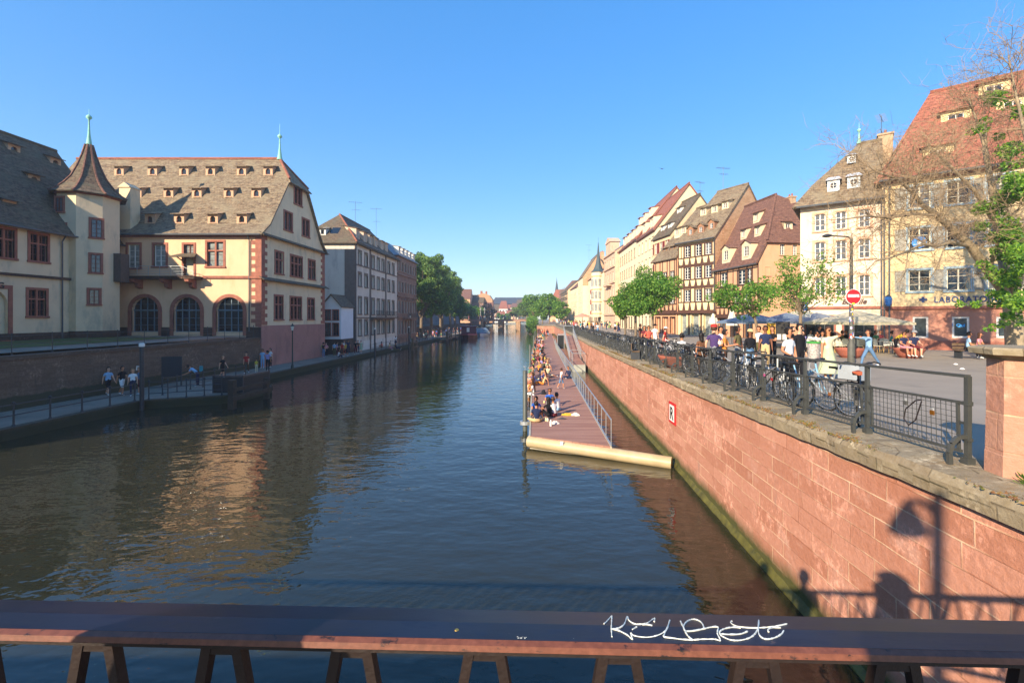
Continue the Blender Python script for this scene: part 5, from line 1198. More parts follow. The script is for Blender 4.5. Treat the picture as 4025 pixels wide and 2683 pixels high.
hh_ = qh('scaffolded_house', 'narrow house front wrapped in grey scaffolding down the right bank', (12.6,214), (13.6,187), 2.9, 17, 21, 9, CPL, OLDT2, 7, (13.5,10,6.5), 1.3, 1.9)
sc = MB(); 
for i in range(8):
    for zz_ in (0,): sc.bar((1+i*3.6,-1.2,2.9),(1+i*3.6,-1.2,18), .14).bar((1+i*3.6,-.4,2.9),(1+i*3.6,-.4,18), .14)
for z in (5,7.2,9.4,11.6,13.8,16): sc.box(1,26.5,-1.25,-.4,z,z+.12).bar((1,-1.2,z+1),(26.5,-1.2,z+1), .1)
hh_.part('scaffold', sc, pm('scaffold_grey','6f6a64',.7,.2,2,metal=.2))
WHR = pm('bright_white_render','e6e0d4',.9,.04,.5)
qh('white_gabled_house', 'small bright white gabled house far down the right bank', (10.4,226), (19,222), 2.9, 11, 12.5, 10, WHR, REDT, 3, (4,7.5), 1.4, 1.6)
x_ = House('x', None, (0,0), (1,0), 0); bpy.data.objects.remove(x_.root)
gw = thing('white_gable_front', 'white triangular gable with brown roof edges beside the distant street trees', 'building', (11.5,216,2.9))
MB().prism([(-.5,0,0),(6.5,0,0),(6.5,0,10),(5.2,0,15.2),(-.5,0,8.5)], (0,8,0)).build('wall', WHR, gw); MB().slab([(-1.2,-.4,7.9),(5.2,-.4,15.4),(5.2,8,15.4),(-1.2,8,7.9)], .3).slab([(5.2,-.4,15.4),(7,-.4,9.6),(7,8,9.6),(5.2,8,15.4)], .3).build('roof', RBROWN, gw)
MB().box(1.2,2.2,-.05,.02,9,10.3).box(3.4,4.4,-.05,.02,9,10.3).box(1.2,2.2,-.05,.02,5,6.6).box(3.8,4.8,-.05,.02,5,6.6).box(.8,5.2,-.06,.02,.2,3).build('window', GLASS, gw)
qh('beige_block', 'large pale beige block with a sloping roofline beyond the white gable', (17.5,262), (25,256), 2.9, 22, 27, 14, pm('beige_render','d9c5a4',.9,.06,.3), RBROWN, 4, (8,12,16))
qh('red_roofed_house', 'red roofed house beside the distant church spire', (9.5,300), (17,296), 2.9, 15, 24, 12, PPL, REDT, 3, (6,10), hl=2)
qh('red_roofed_house', 'lower red roofed house behind the distant street trees', (14,280), (20,250), 2.9, 14, 21, 12, pm('orange_render','c98f66',.9,.1,1), REDT, 6, (6,10))
ch = thing('church_spire', 'thin dark church spire far away above the red roofs', 'church', (16.2,335,2.9)); MB().box(-2.4,2.4,-2.4,2.4,0,19).build('tower', SAND, ch); MB().lathe([(2.4,19),(1.3,22),(.7,26),(.2,30),(.05,32)], 8).build('spire', pm('spire_slate','39444c',.7,.1,2), ch)
# far left bank
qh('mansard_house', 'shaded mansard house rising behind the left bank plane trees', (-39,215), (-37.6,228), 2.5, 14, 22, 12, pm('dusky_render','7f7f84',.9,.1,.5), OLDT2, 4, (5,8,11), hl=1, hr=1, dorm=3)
qh('sunlit_gable_house', 'beige gabled house with chimneys behind the round green tree', (-47,262), (-37,262), 2.5, 16.5, 22, 12, PPL, RBROWN, 4, (8,12))
qh('dark_roof_house', 'low house with dark roof between the two sunlit gable houses', (-40,268), (-30,268), 2.5, 14.5, 19, 12, BST, OLDT2, 4, (8,11))
sg_ = thing('blind_gable_house', 'large blind beige brick gable standing above the left bank trees', 'building', (-35.5,272,2.5))
MB().prism([(0,0,0),(10.4,0,0),(10.4,0,13.5),(8.5,0,16.4),(5,0,17.6),(1.6,0,16.6),(0,0,13.5)], (0,10,0)).build('wall', pm('tan_gable','b9906c',.9,.08,.4,.1), sg_); MB().box(3,4.2,2,3,17,19).box(6,7,2,3,17,18.8).build('chimney', SAND, sg_)
MB().slab([(-2,-3,9.5),(11,-3,9.5),(11,0,12),(-2,0,12)], .3).build('roof', RBROWN, sg_)
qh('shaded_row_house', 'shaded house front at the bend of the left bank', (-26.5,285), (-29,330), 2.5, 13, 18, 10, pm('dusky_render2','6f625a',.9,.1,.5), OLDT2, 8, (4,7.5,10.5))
for i, (pxa, pxb, Y_, z0_, z1_, wl, rm_, lb_) in enumerate(((1132,1150,430,11,18,DPL,OLDT2,'leftmost cream house closing the far end of the river'),(1146,1166,420,14,21,WHR,REDT,'red roofed white house in the middle of the far river end'),(1160,1176,435,12,18,CPL,REDT,'small red roofed house closing the far river end'),
        (1172,1190,425,15,19,DPL,RBROWN,'cream gabled house at the right of the far river end'),(1184,1204,440,17,23,CPL,OLDT2,'larger cream block behind the far right bank trees'),(1136,1162,400,6,11,WHR,REDT,'low white terrace with red roofs by the far water'),(1160,1184,402,7,12,CPL,REDT,'low cream terrace with red roofs by the far water'))):
    qh('distant_house', lb_, (atx(pxa,Y_),Y_), (atx(pxb,Y_),Y_), 2, z0_, z1_, 12, wl, rm_, 3, (z0_-3,), 1.4, 1.6, hl=1.5, hr=1.5)
mb = MB(); fr_ = thing('long_dark_roof', 'long dark roof on the skyline above the far river end', 'building', (atx(1130,520),520,2)); MB().box(0,50,0,20,0,20).build('wall', OLDT2, fr_); MB().slab([(-1,-1,19.5),(51,-1,19.5),(46,10,27),(3,10,27)], .3).build('roof', pm('slate_dark','3b434d',.7,.1,.5), fr_)

qh('added_dark_row', 'long dark house row added behind the trunks of the left bank plane trees', (-45,100), (-47,205), 2.3, 16, 19, 10, pm('shade_dark_render','5f5850',.9,.15,.5), OLDT2, 16, (4,8,12), 1.3, 2.0)  # row added to block bright sky under the crowns; dark render acts as shade
# far bridge
fb = thing('far_bridge', 'low flat bridge on square piers crossing the river in the distance', 'bridge', (-15.73,190,3.45)); fb.scale = (.765,1,1)
MB().box(-18,17.5,0,8,.45,1.25).box(-18,17.5,-.15,0,1.0,1.3).build('deck', pm('bridge_pink_stone','b08a74',.9,.15,.5), fb)
for x0, x1 in ((-8.8,-7.3),(.6,3.3),(10.4,12.7)):
    MB().box(x0,x1,0,8,-5,.45).build('pier', pm('bridge_pier','a88868',.9,.2,.5,stain='7c6248'), fb)
rl = MB().bar((-18,-.05,2.35),(17.5,-.05,2.35), .09)
for i in range(60): rl.bar((-18+i*.6,-.05,1.3),(-18+i*.6,-.05,2.35), .05)
rl.build('railing', pm('bridge_rail','7c807c',.6,.1,2), fb)
for px, lb_ in ((1104,'left ornate lamp pillar on the far bridge'),(1113,'right ornate lamp pillar on the far bridge')):
    o = thing('lamp_pillar', lb_, 'lamp', (atx(px,191),191,4.7)); MB().lathe([(.5,0),(.35,1),(.2,1.4),(.16,3.6),(.45,3.8),(.35,4.4),(.1,4.9)], 8).build('column', pm('pillar_stone','8a8a86',.8,.1,2), o)
eb = thing('embankment_wall', 'stone embankment wall of the upper quay behind the moored boats', 'wall', (-34,112,.5)); MB().box(-.3,.3,0,130,0,2.0).box(-.4,.4,0,130,2.0,2.25).build('masonry', STONEQ, eb)
# ================================================================ people
SKIN = {'pale': pm('skin_pale','d9a384',.6,.05,5,0), 'tan': pm('skin_tan','b97f5c',.6,.05,5,0), 'brown': pm('skin_brown','7a4d36',.6,.05,5,0)}
HAIRC = {'dark': flat('hair_dark','1c1512',.6), 'brown': flat('hair_brown','4a2f20',.6), 'blond': flat('hair_blond','a9825a',.6), 'grey': flat('hair_grey','8d8a86',.6)}
COL = {'white':'e4e2de','cream':'dccfa8','black':'1c1c20','navy':'27304d','blue':'2f5fb0','light blue':'8fb4d0','grey':'8a8c90','red':'b0342e','coral':'d9604e','orange':'d98a3c','pink':'d48a92',
       'yellow':'e0c040','olive':'5f5a3a','green':'5f8a5a','lime green':'9ac23a','purple':'4c3a66','maroon':'6e2f36','beige':'c7ab7c','brown':'6b4a36','teal':'3a8a92','denim blue':'5f7fa0','pale green':'b4bd98','lilac':'9a8fb8'}
def D3(x, y, z): return V((x, y, z)).normalized()
DOWN = (0,0,-1)
def pose(name, th=(DOWN,DOWN), sh=(DOWN,DOWN), ua=((-.18,0,-1),(.18,0,-1)), fa=((-.08,-.12,-1),(.08,-.12,-1)), torso=(0,0,1), head=None, pz=None, girth=1.0):
    """continuous skinned body, faces -y; origin on the ground (or seat) below the pelvis"""
    T = V(torso).normalized(); HD = V(head or torso).normalized(); pel = V((0,0,0)); P = [pel]; Rr = [.135*girth]; E = []; B = []
    def add(p, r, parent): P.append(V(p)); Rr.append(r); E.append((parent, len(P)-1)); return len(P)-1
    sp = add(T*.2, .118*girth, 0); chst = add(T*.38, .14*girth, sp); nb_ = add(T*.50, .07, chst); nk = add(T*.52+HD*.05, .052, nb_); hb_ = add(T*.52+HD*.12, .072, nk); hc_ = add(T*.52+HD*.2+V((0,-.015,0)), .098, hb_); ht = add(T*.52+HD*.27, .075, hc_)
    B += [(0,sp,'bottom0'),(sp,chst,'top'),(chst,nb_,'top'),(nb_,nk,'skin'),(nk,hb_,'skin'),(hb_,hc_,'head'),(hc_,ht,'head')]
    side = T.cross(V((0,1,0))); side = V((1,0,0))
    for i, s_ in enumerate((-1, 1)):
        hp = add(side*s_*.095+V((0,0,-.05)), .10*girth, 0); k = V(P[hp])+V(th[i]).normalized()*.42; kn = add(k, .062, hp); mid = None
        a = V(P[kn])+V(sh[i]).normalized()*.40; c_ = add(V(P[kn]).lerp(a,.3), .058, kn); an = add(a, .038, c_)
        fd_ = V((0,-1,0)) if abs(V(sh[i]).normalized().z) > .5 else V((0,-.4,.9)); ft = add(a+fd_*.15+V((0,0,-.045)), .032, an)
        B += [(0,hp,'bottom'),(hp,kn,'bottom'),(kn,c_,'shin'),(c_,an,'shin'),(an,ft,'shoe')]
        s0 = add(T*.45+side*s_*.17, .062, chst); e = V(P[s0])+V(ua[i]).normalized()*.28; el = add(e, .042, s0); wv = e+V(fa[i]).normalized()*.24; wr = add(wv, .027, el)
        fdir = V(fa[i]).normalized(); pl_ = add(wv+fdir*.07, .030, wr)
        B += [(chst,s0,'top'),(s0,el,'sleeve'),(el,wr,'fore'),(wr,pl_,'skin')]
        lat = fdir.orthogonal().normalized() if abs(fdir.x) > .8 else fdir.cross(V((1,0,0))).normalized(); bend = fdir.cross(lat)*s_
        for j in range(4):
            o_ = lat*(j-1.5)*.019; l_ = (.062,.074,.068,.052)[j]; f1 = add(wv+fdir*(.10)+o_, .0085, pl_); f2 = add(wv+fdir*(.10+l_*.6)+o_+bend*-.012, .008, f1); B += [(pl_,f1,'skin'),(f1,f2,'skin')]
        t1 = add(wv+fdir*.06+lat*.04, .010, pl_); B.append((pl_,t1,'skin'))
    me = bpy.data.meshes.new('b'); me.from_pydata([tuple(p) for p in P], E, []); o = bpy.data.objects.new('b', me); C.objects.link(o)
    sk = o.modifiers.new('s', 'SKIN'); sk.use_smooth_shade = True; sk.branch_smoothing = .5; sub = o.modifiers.new('u', 'SUBSURF'); sub.levels = 1
    for i, r in enumerate(Rr):
        k = (r, r)
        if i in (0, sp, chst): k = (r*1.2, r*.85)
        me.skin_vertices[0].data[i].radius = k; me.skin_vertices[0].data[i].use_root = (i == 0)
    dg = bpy.context.evaluated_depsgraph_get(); nm = bpy.data.meshes.new_from_object(o.evaluated_get(dg)); bpy.data.objects.remove(o)
    hcp = P[hc_]; names = ['skin','top','bottom','hair','shoe','fore','shin']; idx = []
    for p in nm.polygons:
        c_ = p.center; best = (9, None, 0)
        for a, b_, lb in B:
            A = P[a]; d = P[b_]-A; t = max(0, min(1, (c_-A).dot(d)/max(d.dot(d), 1e-9))); ds = (c_-(A+d*t)).length-(Rr[a]*(1-t)+Rr[b_]*t)*.6
            if ds < best[0]: best = (ds, lb, t)
        lb = best[1]
        if lb == 'bottom0': lb = 'bottom' if best[2] < .35 else 'top'
        if lb == 'head': lb = 'hair' if (c_-hcp).dot(V((0,.75,.6))) > .028 else 'skin'
        if lb == 'sleeve': lb = 'top' if best[2] < .55 else 'fore'
        idx.append({'skin':0,'top':1,'bottom':2,'hair':3,'shoe':4,'fore':5,'shin':6}[lb])
    bm = bmesh.new(); bm.from_mesh(nm)
    # face: nose, eyes, mouth, ears on the head of the same mesh
    fr = [(-.034,-.092,.012,.012,.007,3),(.034,-.092,.012,.012,.007,3),(0,-.085,-.052,.022,.006,5)]
    def blob(cx_, cy_, cz_, sx_, sz_, dep, mi):
        c_ = hcp+V((cx_, cy_, cz_)); r = bmesh.ops.create_uvsphere(bm, u_segments=6, v_segments=4, radius=1, matrix=Matrix.Translation(c_) @ Matrix.Diagonal((sx_, dep, sz_, 1)))
        for v in r['verts']:
            for f in v.link_faces: f.material_index = mi; f.smooth = True; extra.add(f)
    extra = set()
    for i, f in enumerate(bm.faces): f.material_index = idx[i]
    blob(-.034,-.088,.01,.013,.008,.006,3); blob(.034,-.088,.01,.013,.008,.006,3); blob(0,-.108,-.02,.013,.024,.018,0); blob(0,-.086,-.058,.022,.006,.008,5); blob(-.095,0,-.01,.014,.028,.018,0); blob(.095,0,-.01,.014,.028,.018,0)
    lz = min(v.co.z for v in bm.verts); dz = -lz if pz is None else pz
    bmesh.ops.translate(bm, verts=bm.verts, vec=(0,0,dz)); bm.to_mesh(nm); bm.free()
    nm.name = 'person'
    for m_ in (SKIN['pale'], cloth(COL['white']), cloth(COL['navy']), HAIRC['dark'], flat('shoe_white','d8d6d0'), SKIN['pale'], cloth(COL['navy'])): nm.materials.append(m_)
    return dict(me=nm, head=hcp+V((0,0,dz)), hd=HD, z=dz, torso=T)
PO = {
 'stand': pose('stand'), 'stand_wide': pose('sw', th=((-.12,0,-1),(.12,-.05,-1)), sh=((-.05,.05,-1),(.05,.05,-1)), ua=((-.45,.1,-1),(.4,0,-1)), fa=((.6,-.6,-.5),(-.1,-.3,-1))),
 'walk': pose('walk', th=((0,-.42,-1),(0,.3,-1)), sh=((0,.05,-1),(0,.62,-1)), ua=((-.15,.35,-1),(.15,-.3,-1)), fa=((-.05,.1,-1),(.05,-.6,-1)), torso=(0,-.05,1)),
 'stride': pose('stride', th=((0,-.62,-1),(0,.62,-1)), sh=((0,-.25,-1),(0,.75,-1)), ua=((-.1,-1,.05),(.1,-1,.1)), fa=((0,-1,.12),(0,-1,.15)), torso=(0,-.06,1)),
 'shade': pose('shade', ua=((-.2,0,-1),(.75,-.25,.35)), fa=((-.1,-.1,-1),(-.95,-.35,.42))),
 'phone': pose('phone', ua=((-.2,-.4,-1),(.2,-.4,-1)), fa=((.25,-1,.25),(-.25,-1,.25)), head=(0,-.15,1)),
 'cross': pose('cross', ua=((-.3,-.25,-1),(.3,-.25,-1)), fa=((.85,-.55,.15),(-.85,-.55,.1))),
 'bend': pose('bend', th=((0,.05,-1),(0,-.1,-1)), sh=((0,0,-1),(0,.1,-1)), torso=(0,-.85,.7), head=(0,-.8,.6), ua=((-.1,-.5,-1),(.1,-.5,-1)), fa=((0,-.9,-.4),(0,-.9,-.4))),
 'ground': pose('ground', th=((-.15,-.85,.55),(.15,-.85,.6)), sh=((0,-.25,-1),(0,-.3,-1)), ua=((-.3,-.6,-.7),(.3,-.6,-.7)), fa=((.35,-.9,.1),(-.35,-.9,.1)), torso=(0,-.12,1), pz=.14),
 'crossleg': pose('crossleg', th=((-.62,-.8,.12),(.62,-.8,.12)), sh=((.85,-.25,-.35),(-.85,-.35,-.35)), ua=((-.25,-.35,-1),(.25,-.35,-1)), fa=((.4,-.9,-.2),(-.4,-.9,-.2)), torso=(0,-.18,1), pz=.14),
 'lean': pose('lean', th=((-.15,-1,.25),(.12,-1,.55)), sh=((0,-1,-.35),(0,-.4,-1)), ua=((-.35,.75,-.7),(.35,.75,-.7)), fa=((-.05,.1,-1),(.05,.1,-1)), torso=(0,.4,1), head=(0,.1,1), pz=.14),
 'edge': pose('edge', th=((-.12,-1,-.02),(.12,-1,-.04)), sh=((0,-.1,-1),(0,.05,-1)), ua=((-.2,-.15,-1),(.2,-.3,-1)), fa=((.15,-.9,-.3),(-.15,-.9,-.2)), torso=(0,-.1,1), pz=.14),
}
def hairmesh(long):
    mb = MB(); pr_ = [(.012,.135),(.06,.122),(.095,.085),(.112,.03),(.108,-.03),(.09,-.08)]
    if long: pr_ += [(.095,-.16),(.08,-.26),(.03,-.33)]
    rows = []
    for r, z in pr_:
        row = []
        for k in range(13):
            a = -PI*.12+(PI*1.24)*k/12 if z < .075 else 2*PI*k/13
            row.append((r*math.cos(a), r*math.sin(a)*1.05+(.012 if z > -.1 else .03), z))
        rows.append(row)
    mb.grid(rows); return mb.mesh('hair', HAIRC['dark'], True)
HM = {0: hairmesh(False), 1: hairmesh(True)}
def skirtmesh(h, r1): return MB().lathe([(.145,.10),(.165,0),(.19,-.12),(r1,-h)], 14, cap=False).mesh('skirt', cloth(COL['white']), True)
SK = {'short': skirtmesh(.38,.25), 'long': skirtmesh(.72,.33)}
HATM = {'cap': MB().lathe([(.118,.03),(.118,.07),(.09,.125),(.03,.145)], 12).slab([(-.08,-.1,.04),(.08,-.1,.04),(.06,-.2,.03),(-.06,-.2,.03)], .01).mesh('hat', cloth(COL['red']), True),
        'sun': MB().lathe([(.22,.055),(.21,.07),(.12,.07),(.11,.12),(.05,.14)], 14).mesh('hat', cloth(COL['white']), True)}
GLS = MB().box(-.085,-.008,-.118,-.098,-.005,.028).box(.008,.085,-.118,-.098,-.005,.028).box(-.008,.008,-.112,-.1,.01,.02).mesh('sunglasses', flat('lens_black','0c0c0e',.15))
BAGM = MB().box(-.14,.14,.13,.27,.08,.44).mesh('backpack', cloth(COL['navy']))
def setm(o, i, m): o.material_slots[i].link = 'OBJECT'; o.material_slots[i].material = m
USED = set()
def person(p, ps, top, bot, rz=0, H=1.75, skin='pale', hair='dark', shorts=False, sleeves='short', long=False, skirt=None, hat=None, hatc='red', glasses=False, bag=None, shoe='d8d6d0', label=None, group=None, where=''):
    q = PO[ps]; o = link('person', q['me'], None, p, rz); s_ = H/1.75; o.scale = (s_*random.uniform(.96,1.04), s_, s_)
    S_ = SKIN[skin]; T_ = cloth(COL[top]); B_ = cloth(COL[bot])
    setm(o, 0, S_); setm(o, 1, T_); setm(o, 2, B_); setm(o, 3, HAIRC[hair]); setm(o, 4, flat('shoe_'+shoe, shoe)); setm(o, 5, T_ if sleeves == 'long' else S_); setm(o, 6, S_ if (shorts or skirt) else B_)
    hd = q['head']; h_ = link('hair', HM[1 if long else 0], o, tuple(hd)); h_.material_slots[0].link = 'OBJECT'; h_.material_slots[0].material = HAIRC[hair]
    if skirt: k = link('skirt', SK[skirt], o, (0,0,q['z'])); setm(k, 0, B_)
    if hat: k = link('hat', HATM[hat], o, tuple(hd)); setm(k, 0, cloth(COL[hatc]))
    if glasses: link('sunglasses', GLS, o, tuple(hd))
    if bag: k = link('backpack', BAGM, o, (0,0,q['z'])); setm(k, 0, cloth(COL[bag]))
    if not label:
        verb = {'stand':'standing','stand_wide':'standing','walk':'walking','stride':'striding','shade':'standing','phone':'hands raised','cross':'arms folded','bend':'bending forward','ground':'sitting','crossleg':'sitting','lean':'leaning back','edge':'sitting'}[ps]
        lower = ('%s %s' % (bot, 'skirt' if skirt else 'shorts' if shorts else 'trousers'))
        label = 'person in %s top and %s, %s %s' % (top, lower, verb, where)
    if label in USED: return o, False, label
    USED.add(label); tag(o, label, 'person', group); return o, True, label
def P_(*a, **k):
    o, ok, lb = person(*a, **k)
    if not ok:
        for t in ('with long hair','with a backpack','facing away','with blond hair','with brown hair','with a lighter shade','turned aside','with dark skin'): 
            pass
        kids = list(o.children); [bpy.data.objects.remove(c) for c in kids]; bpy.data.objects.remove(o); return None
    return o
# --- street, near
G1 = 'people on the street along the quay'
def sp_(px, Y, dz=0): return (atx(px, Y), Y, zs(Y)+dz)
P_(sp_(1812,12.6), 'stand_wide', 'white', 'black', .5, 1.74, 'tan', 'dark', glasses=True, label='person in white T-shirt, sunglasses and cross-body strap standing behind the parked bicycles', group=G1)
P_(sp_(1836,15.4), 'stand', 'black', 'black', .35, 1.86, 'pale', 'dark', sleeves='long', glasses=True, label='tall person in black zipped jacket and sunglasses standing behind the white T-shirt', group=G1)
P_(sp_(1902,15.6), 'shade', 'cream', 'pale green', 0.1, 1.76, 'tan', 'brown', long=True, skirt='long', glasses=True, label='person in cream top and pale green skirt shading the eyes with one arm', group=G1)
P_(sp_(1996,19.8), 'stride', 'light blue', 'denim blue', -1.45, 1.68, 'tan', 'brown', sleeves='long', label='person in patterned light shirt striding with both arms stretched towards the sign post', group=G1)
P_(sp_(1640,16.4), 'stand_wide', 'purple', 'grey', PI-.2, 1.84, 'pale', 'brown', hat='cap', hatc='red', label='person in purple T-shirt and dark red cap seen from behind at the railing', group=G1)
P_(sp_(1611,16.8), 'stand', 'brown', 'brown', PI+.2, 1.54, 'tan', 'dark', long=True, label='person with long black hair seen from behind beside the purple T-shirt', group=G1)
P_(sp_(1664,16.6), 'phone', 'orange', 'brown', .9, 1.66, 'tan', 'dark', label='person in tan orange top right of the purple T-shirt', group=G1)
P_(sp_(1655,19.5), 'stand', 'white', 'navy', .3, 1.75, 'tan', 'dark', label='person in white sleeveless top standing behind the purple T-shirt', group=G1)
P_(sp_(1695,18), 'stand_wide', 'olive', 'grey', .7, 1.78, 'brown', 'dark', label='person in olive green T-shirt and black beanie standing with a bicycle', group=G1)
P_(sp_(1723,17), 'stand', 'black', 'denim blue', .1, 1.66, 'brown', 'dark', long=True, sleeves='long', hat='cap', hatc='beige', label='person in cropped black top, jeans and beige cap facing the railing', group=G1)
P_(sp_(1758,19), 'stand', 'navy', 'beige', -.3, 1.78, 'brown', 'dark', shorts=False, label='person in dark navy T-shirt and beige trousers with hands down', group=G1)
P_(sp_(1744,22.5), 'walk', 'white', 'olive', -1.2, 1.78, 'tan', 'dark', shorts=True, label='person in white T-shirt and olive shorts walking behind the navy T-shirt', group=G1)
P_(sp_(1775,20.4), 'phone', 'black', 'black', -1.1, 1.76, 'tan', 'brown', long=True, label='person in black sleeveless dress with a ponytail holding something', group=G1)
P_(sp_(1820,20.5), 'stand', 'black', 'black', .8, 1.74, 'pale', 'dark', label='person whose head shows behind the black jacket', group=G1)
P_(sp_(1490,27.5), 'stand_wide', 'coral', 'pink', .3, 1.74, 'tan', 'brown', glasses=True, label='person in coral bikini top and pink trousers pushing a pale bicycle', group=G1)
P_(sp_(1480,31), 'stand', 'maroon', 'black', .2, 1.7, 'tan', 'dark', long=True, label='person in maroon top standing left of the coral bikini top', group=G1)
P_(sp_(1504,33), 'stand', 'white', 'white', .1, 1.8, 'pale', 'dark', hat='sun', hatc='black', label='person in white shirt and black hat behind the coral bikini top', group=G1)
P_(sp_(1471,36), 'stand', 'black', 'black', .9, 1.8, 'brown', 'dark', label='person in black T-shirt behind the leafy tree trunk', group=G1)
P_(sp_(1527,29.5), 'walk', 'red', 'red', 1.2, 1.68, 'pale', 'brown', hat='cap', hatc='white', skirt='short', label='person in bright red outfit and white cap walking a white bicycle', group=G1)
# sitting
P_(sp_(1564,19.5,.52), 'edge', 'white', 'cream', 2.2, 1.72, 'tan', 'dark', label='person in white printed T-shirt sitting on the round planter behind the railing', group=G1)
P_((atx(2074,24.7),24.7,zs(24.7)+.52), 'edge', 'navy', 'pink', .1, 1.68, 'tan', 'brown', shorts=True, glasses=True, label='person in dark dress and sunglasses sitting left on the red planter bowl', group=G1)
P_((atx(2098,24.6),24.6,zs(24.6)+.52), 'edge', 'navy', 'maroon', -.2, 1.78, 'pale', 'brown', shorts=True, hat='cap', hatc='grey', label='person in navy printed T-shirt and grey cap sitting right on the red planter bowl', group=G1)
P_(sp_(2057,27.2), 'bend', 'yellow', 'black', 1.2, 1.8, 'tan', 'dark', label='person in bright yellow T-shirt leaning over a cafe table', group=G1)
P_((atx(2222,24.2),24.2,zs(24)+.46), 'edge', 'light blue', 'black', 1.0, 1.78, 'tan', 'dark', glasses=True, label='bearded person in light blue shirt and black trousers sitting on the bench', group=G1)
P_((atx(2247,25),25,zs(24)+.46), 'edge', 'pink', 'pink', .5, 1.68, 'tan', 'brown', long=True, label='person with curly brown hair sitting on the bench under the plane tree', group=G1)
# cafe guests and waiter
G2 = 'guests at the cafe tables'
for px, Y, ps, t, b_, rz, lb, dz in ((1882,28.5,'stand','black','black',.6,'waiter in black standing among the cafe tables',0),(1889,27.6,'edge','grey','grey',-.5,'guest in grey top sitting before the waiter',.46),(1872,28.2,'edge','white','beige',.8,'guest in white top sitting left of the waiter',.46),
      (1932,30.5,'edge','olive','navy',1.4,'guest in olive top sitting behind the shading arm',.46),(1945,32,'edge','black','navy',-1.2,'guest in black sitting behind the sign post',.46),(2010,31.5,'edge','green','navy',.2,'guest in green sitting behind the striding figure',.46),
      (2022,32,'edge','maroon','grey',-.6,'guest in maroon sitting beside the green top',.46),(2046,29.5,'edge','teal','white',1.0,'guest in teal top sitting next to the yellow T-shirt',.46),(1860,33,'edge','white','black',.2,'guest in white sitting far back under the blue parasol',.46),(1846,29.8,'edge','lilac','black',-.8,'guest in lilac top sitting beside the right hand tree trunk',.46)):
    P_(sp_(px, Y, dz), ps, t, b_, rz, 1.72, random.choice(['tan','pale']), random.choice(['dark','brown']), label=lb, group=G2)
# middle distance walkers
G3 = 'walkers farther along the right bank'
for cx_, fy, t, b_, sk_, lg, ps, H_ in ((245,960,'red','red','long',1,'stand',1.7),(335,975,'black','grey',None,0,'walk',1.8),(405,970,'beige','beige',None,1,'stand',1.75),(490,1030,'black','black','long',1,'walk',1.7),(525,1020,'white','white',None,0,'walk',1.8),
      (620,1040,'black','denim blue',None,1,'walk',1.7),(665,1010,'yellow','beige',None,0,'stand',1.75),(730,1045,'brown','black',None,0,'walk',1.75),(775,1040,'white','black',None,0,'walk',1.8),(900,1135,'white','denim blue','short',1,'walk',1.68),(1010,1060,'navy','grey',None,0,'walk',1.78),
      (1150,975,'cream','cream',None,0,'stand',1.75),(1215,975,'green','green','long',1,'stand',1.68),(1370,1080,'white','black','short',1,'walk',1.68),(1470,1078,'black','navy','long',1,'walk',1.7),(885,1000,'orange','maroon',None,1,'walk',1.7),(300,1000,'pink','white','short',1,'walk',1.66),(430,1060,'teal','white',None,0,'walk',1.75)):
    px = 1297.2+.0844*cx_; py = 672+.0844*fy; p = street(px, py)
    P_(p, ps, t, b_, random.choice([0, PI])+random.uniform(-.4,.4), H_, random.choice(['tan','pale','tan']), random.choice(['dark','brown']), skirt=sk_, long=bool(lg), shorts=False, where='on the far street', group=G3)
def crowd(n, xs_, ys_, zf, where, group, poses, seed, hmin=1.62, rz=None):
    r = random.Random(seed); k = 0; tries = 0; pos = []
    while k < n and tries < n*12:
        tries += 1; y = ys_(r); x = xs_(r, y)
        if any((x-a)**2+(y-b)**2 < .16 for a, b in pos): continue
        ps = r.choice(poses); t = r.choice(list(COL)); b_ = r.choice(['black','navy','denim blue','beige','white','grey','olive','cream','brown','maroon','green','light blue','red','pink']); sk_ = r.choice([None,None,None,'short']) if ps in ('stand','walk','cross') else None
        o = P_((x,y,zf(x,y)), ps, t, b_, r.uniform(-PI,PI) if rz is None else rz+r.uniform(-.7,.7), r.uniform(hmin,1.86), r.choice(['pale','tan','tan','brown']), r.choice(['dark','brown','blond','dark']), shorts=r.random()<.45, long=r.random()<.4, skirt=sk_, bag=r.choice([None,None,None,'navy','black']) if ps == 'walk' else None, where=where, group=group)
        if o: pos.append((x,y)); k += 1
crowd(34, lambda r, y: r.uniform(rq(min(y,144))+2, 12.5 if y > 120 else 17), lambda r: r.uniform(84,205), lambda x, y: 2.92, 'in the distant street crowd', 'distant crowd on the right bank street', ['stand','walk','walk','cross'], 11)
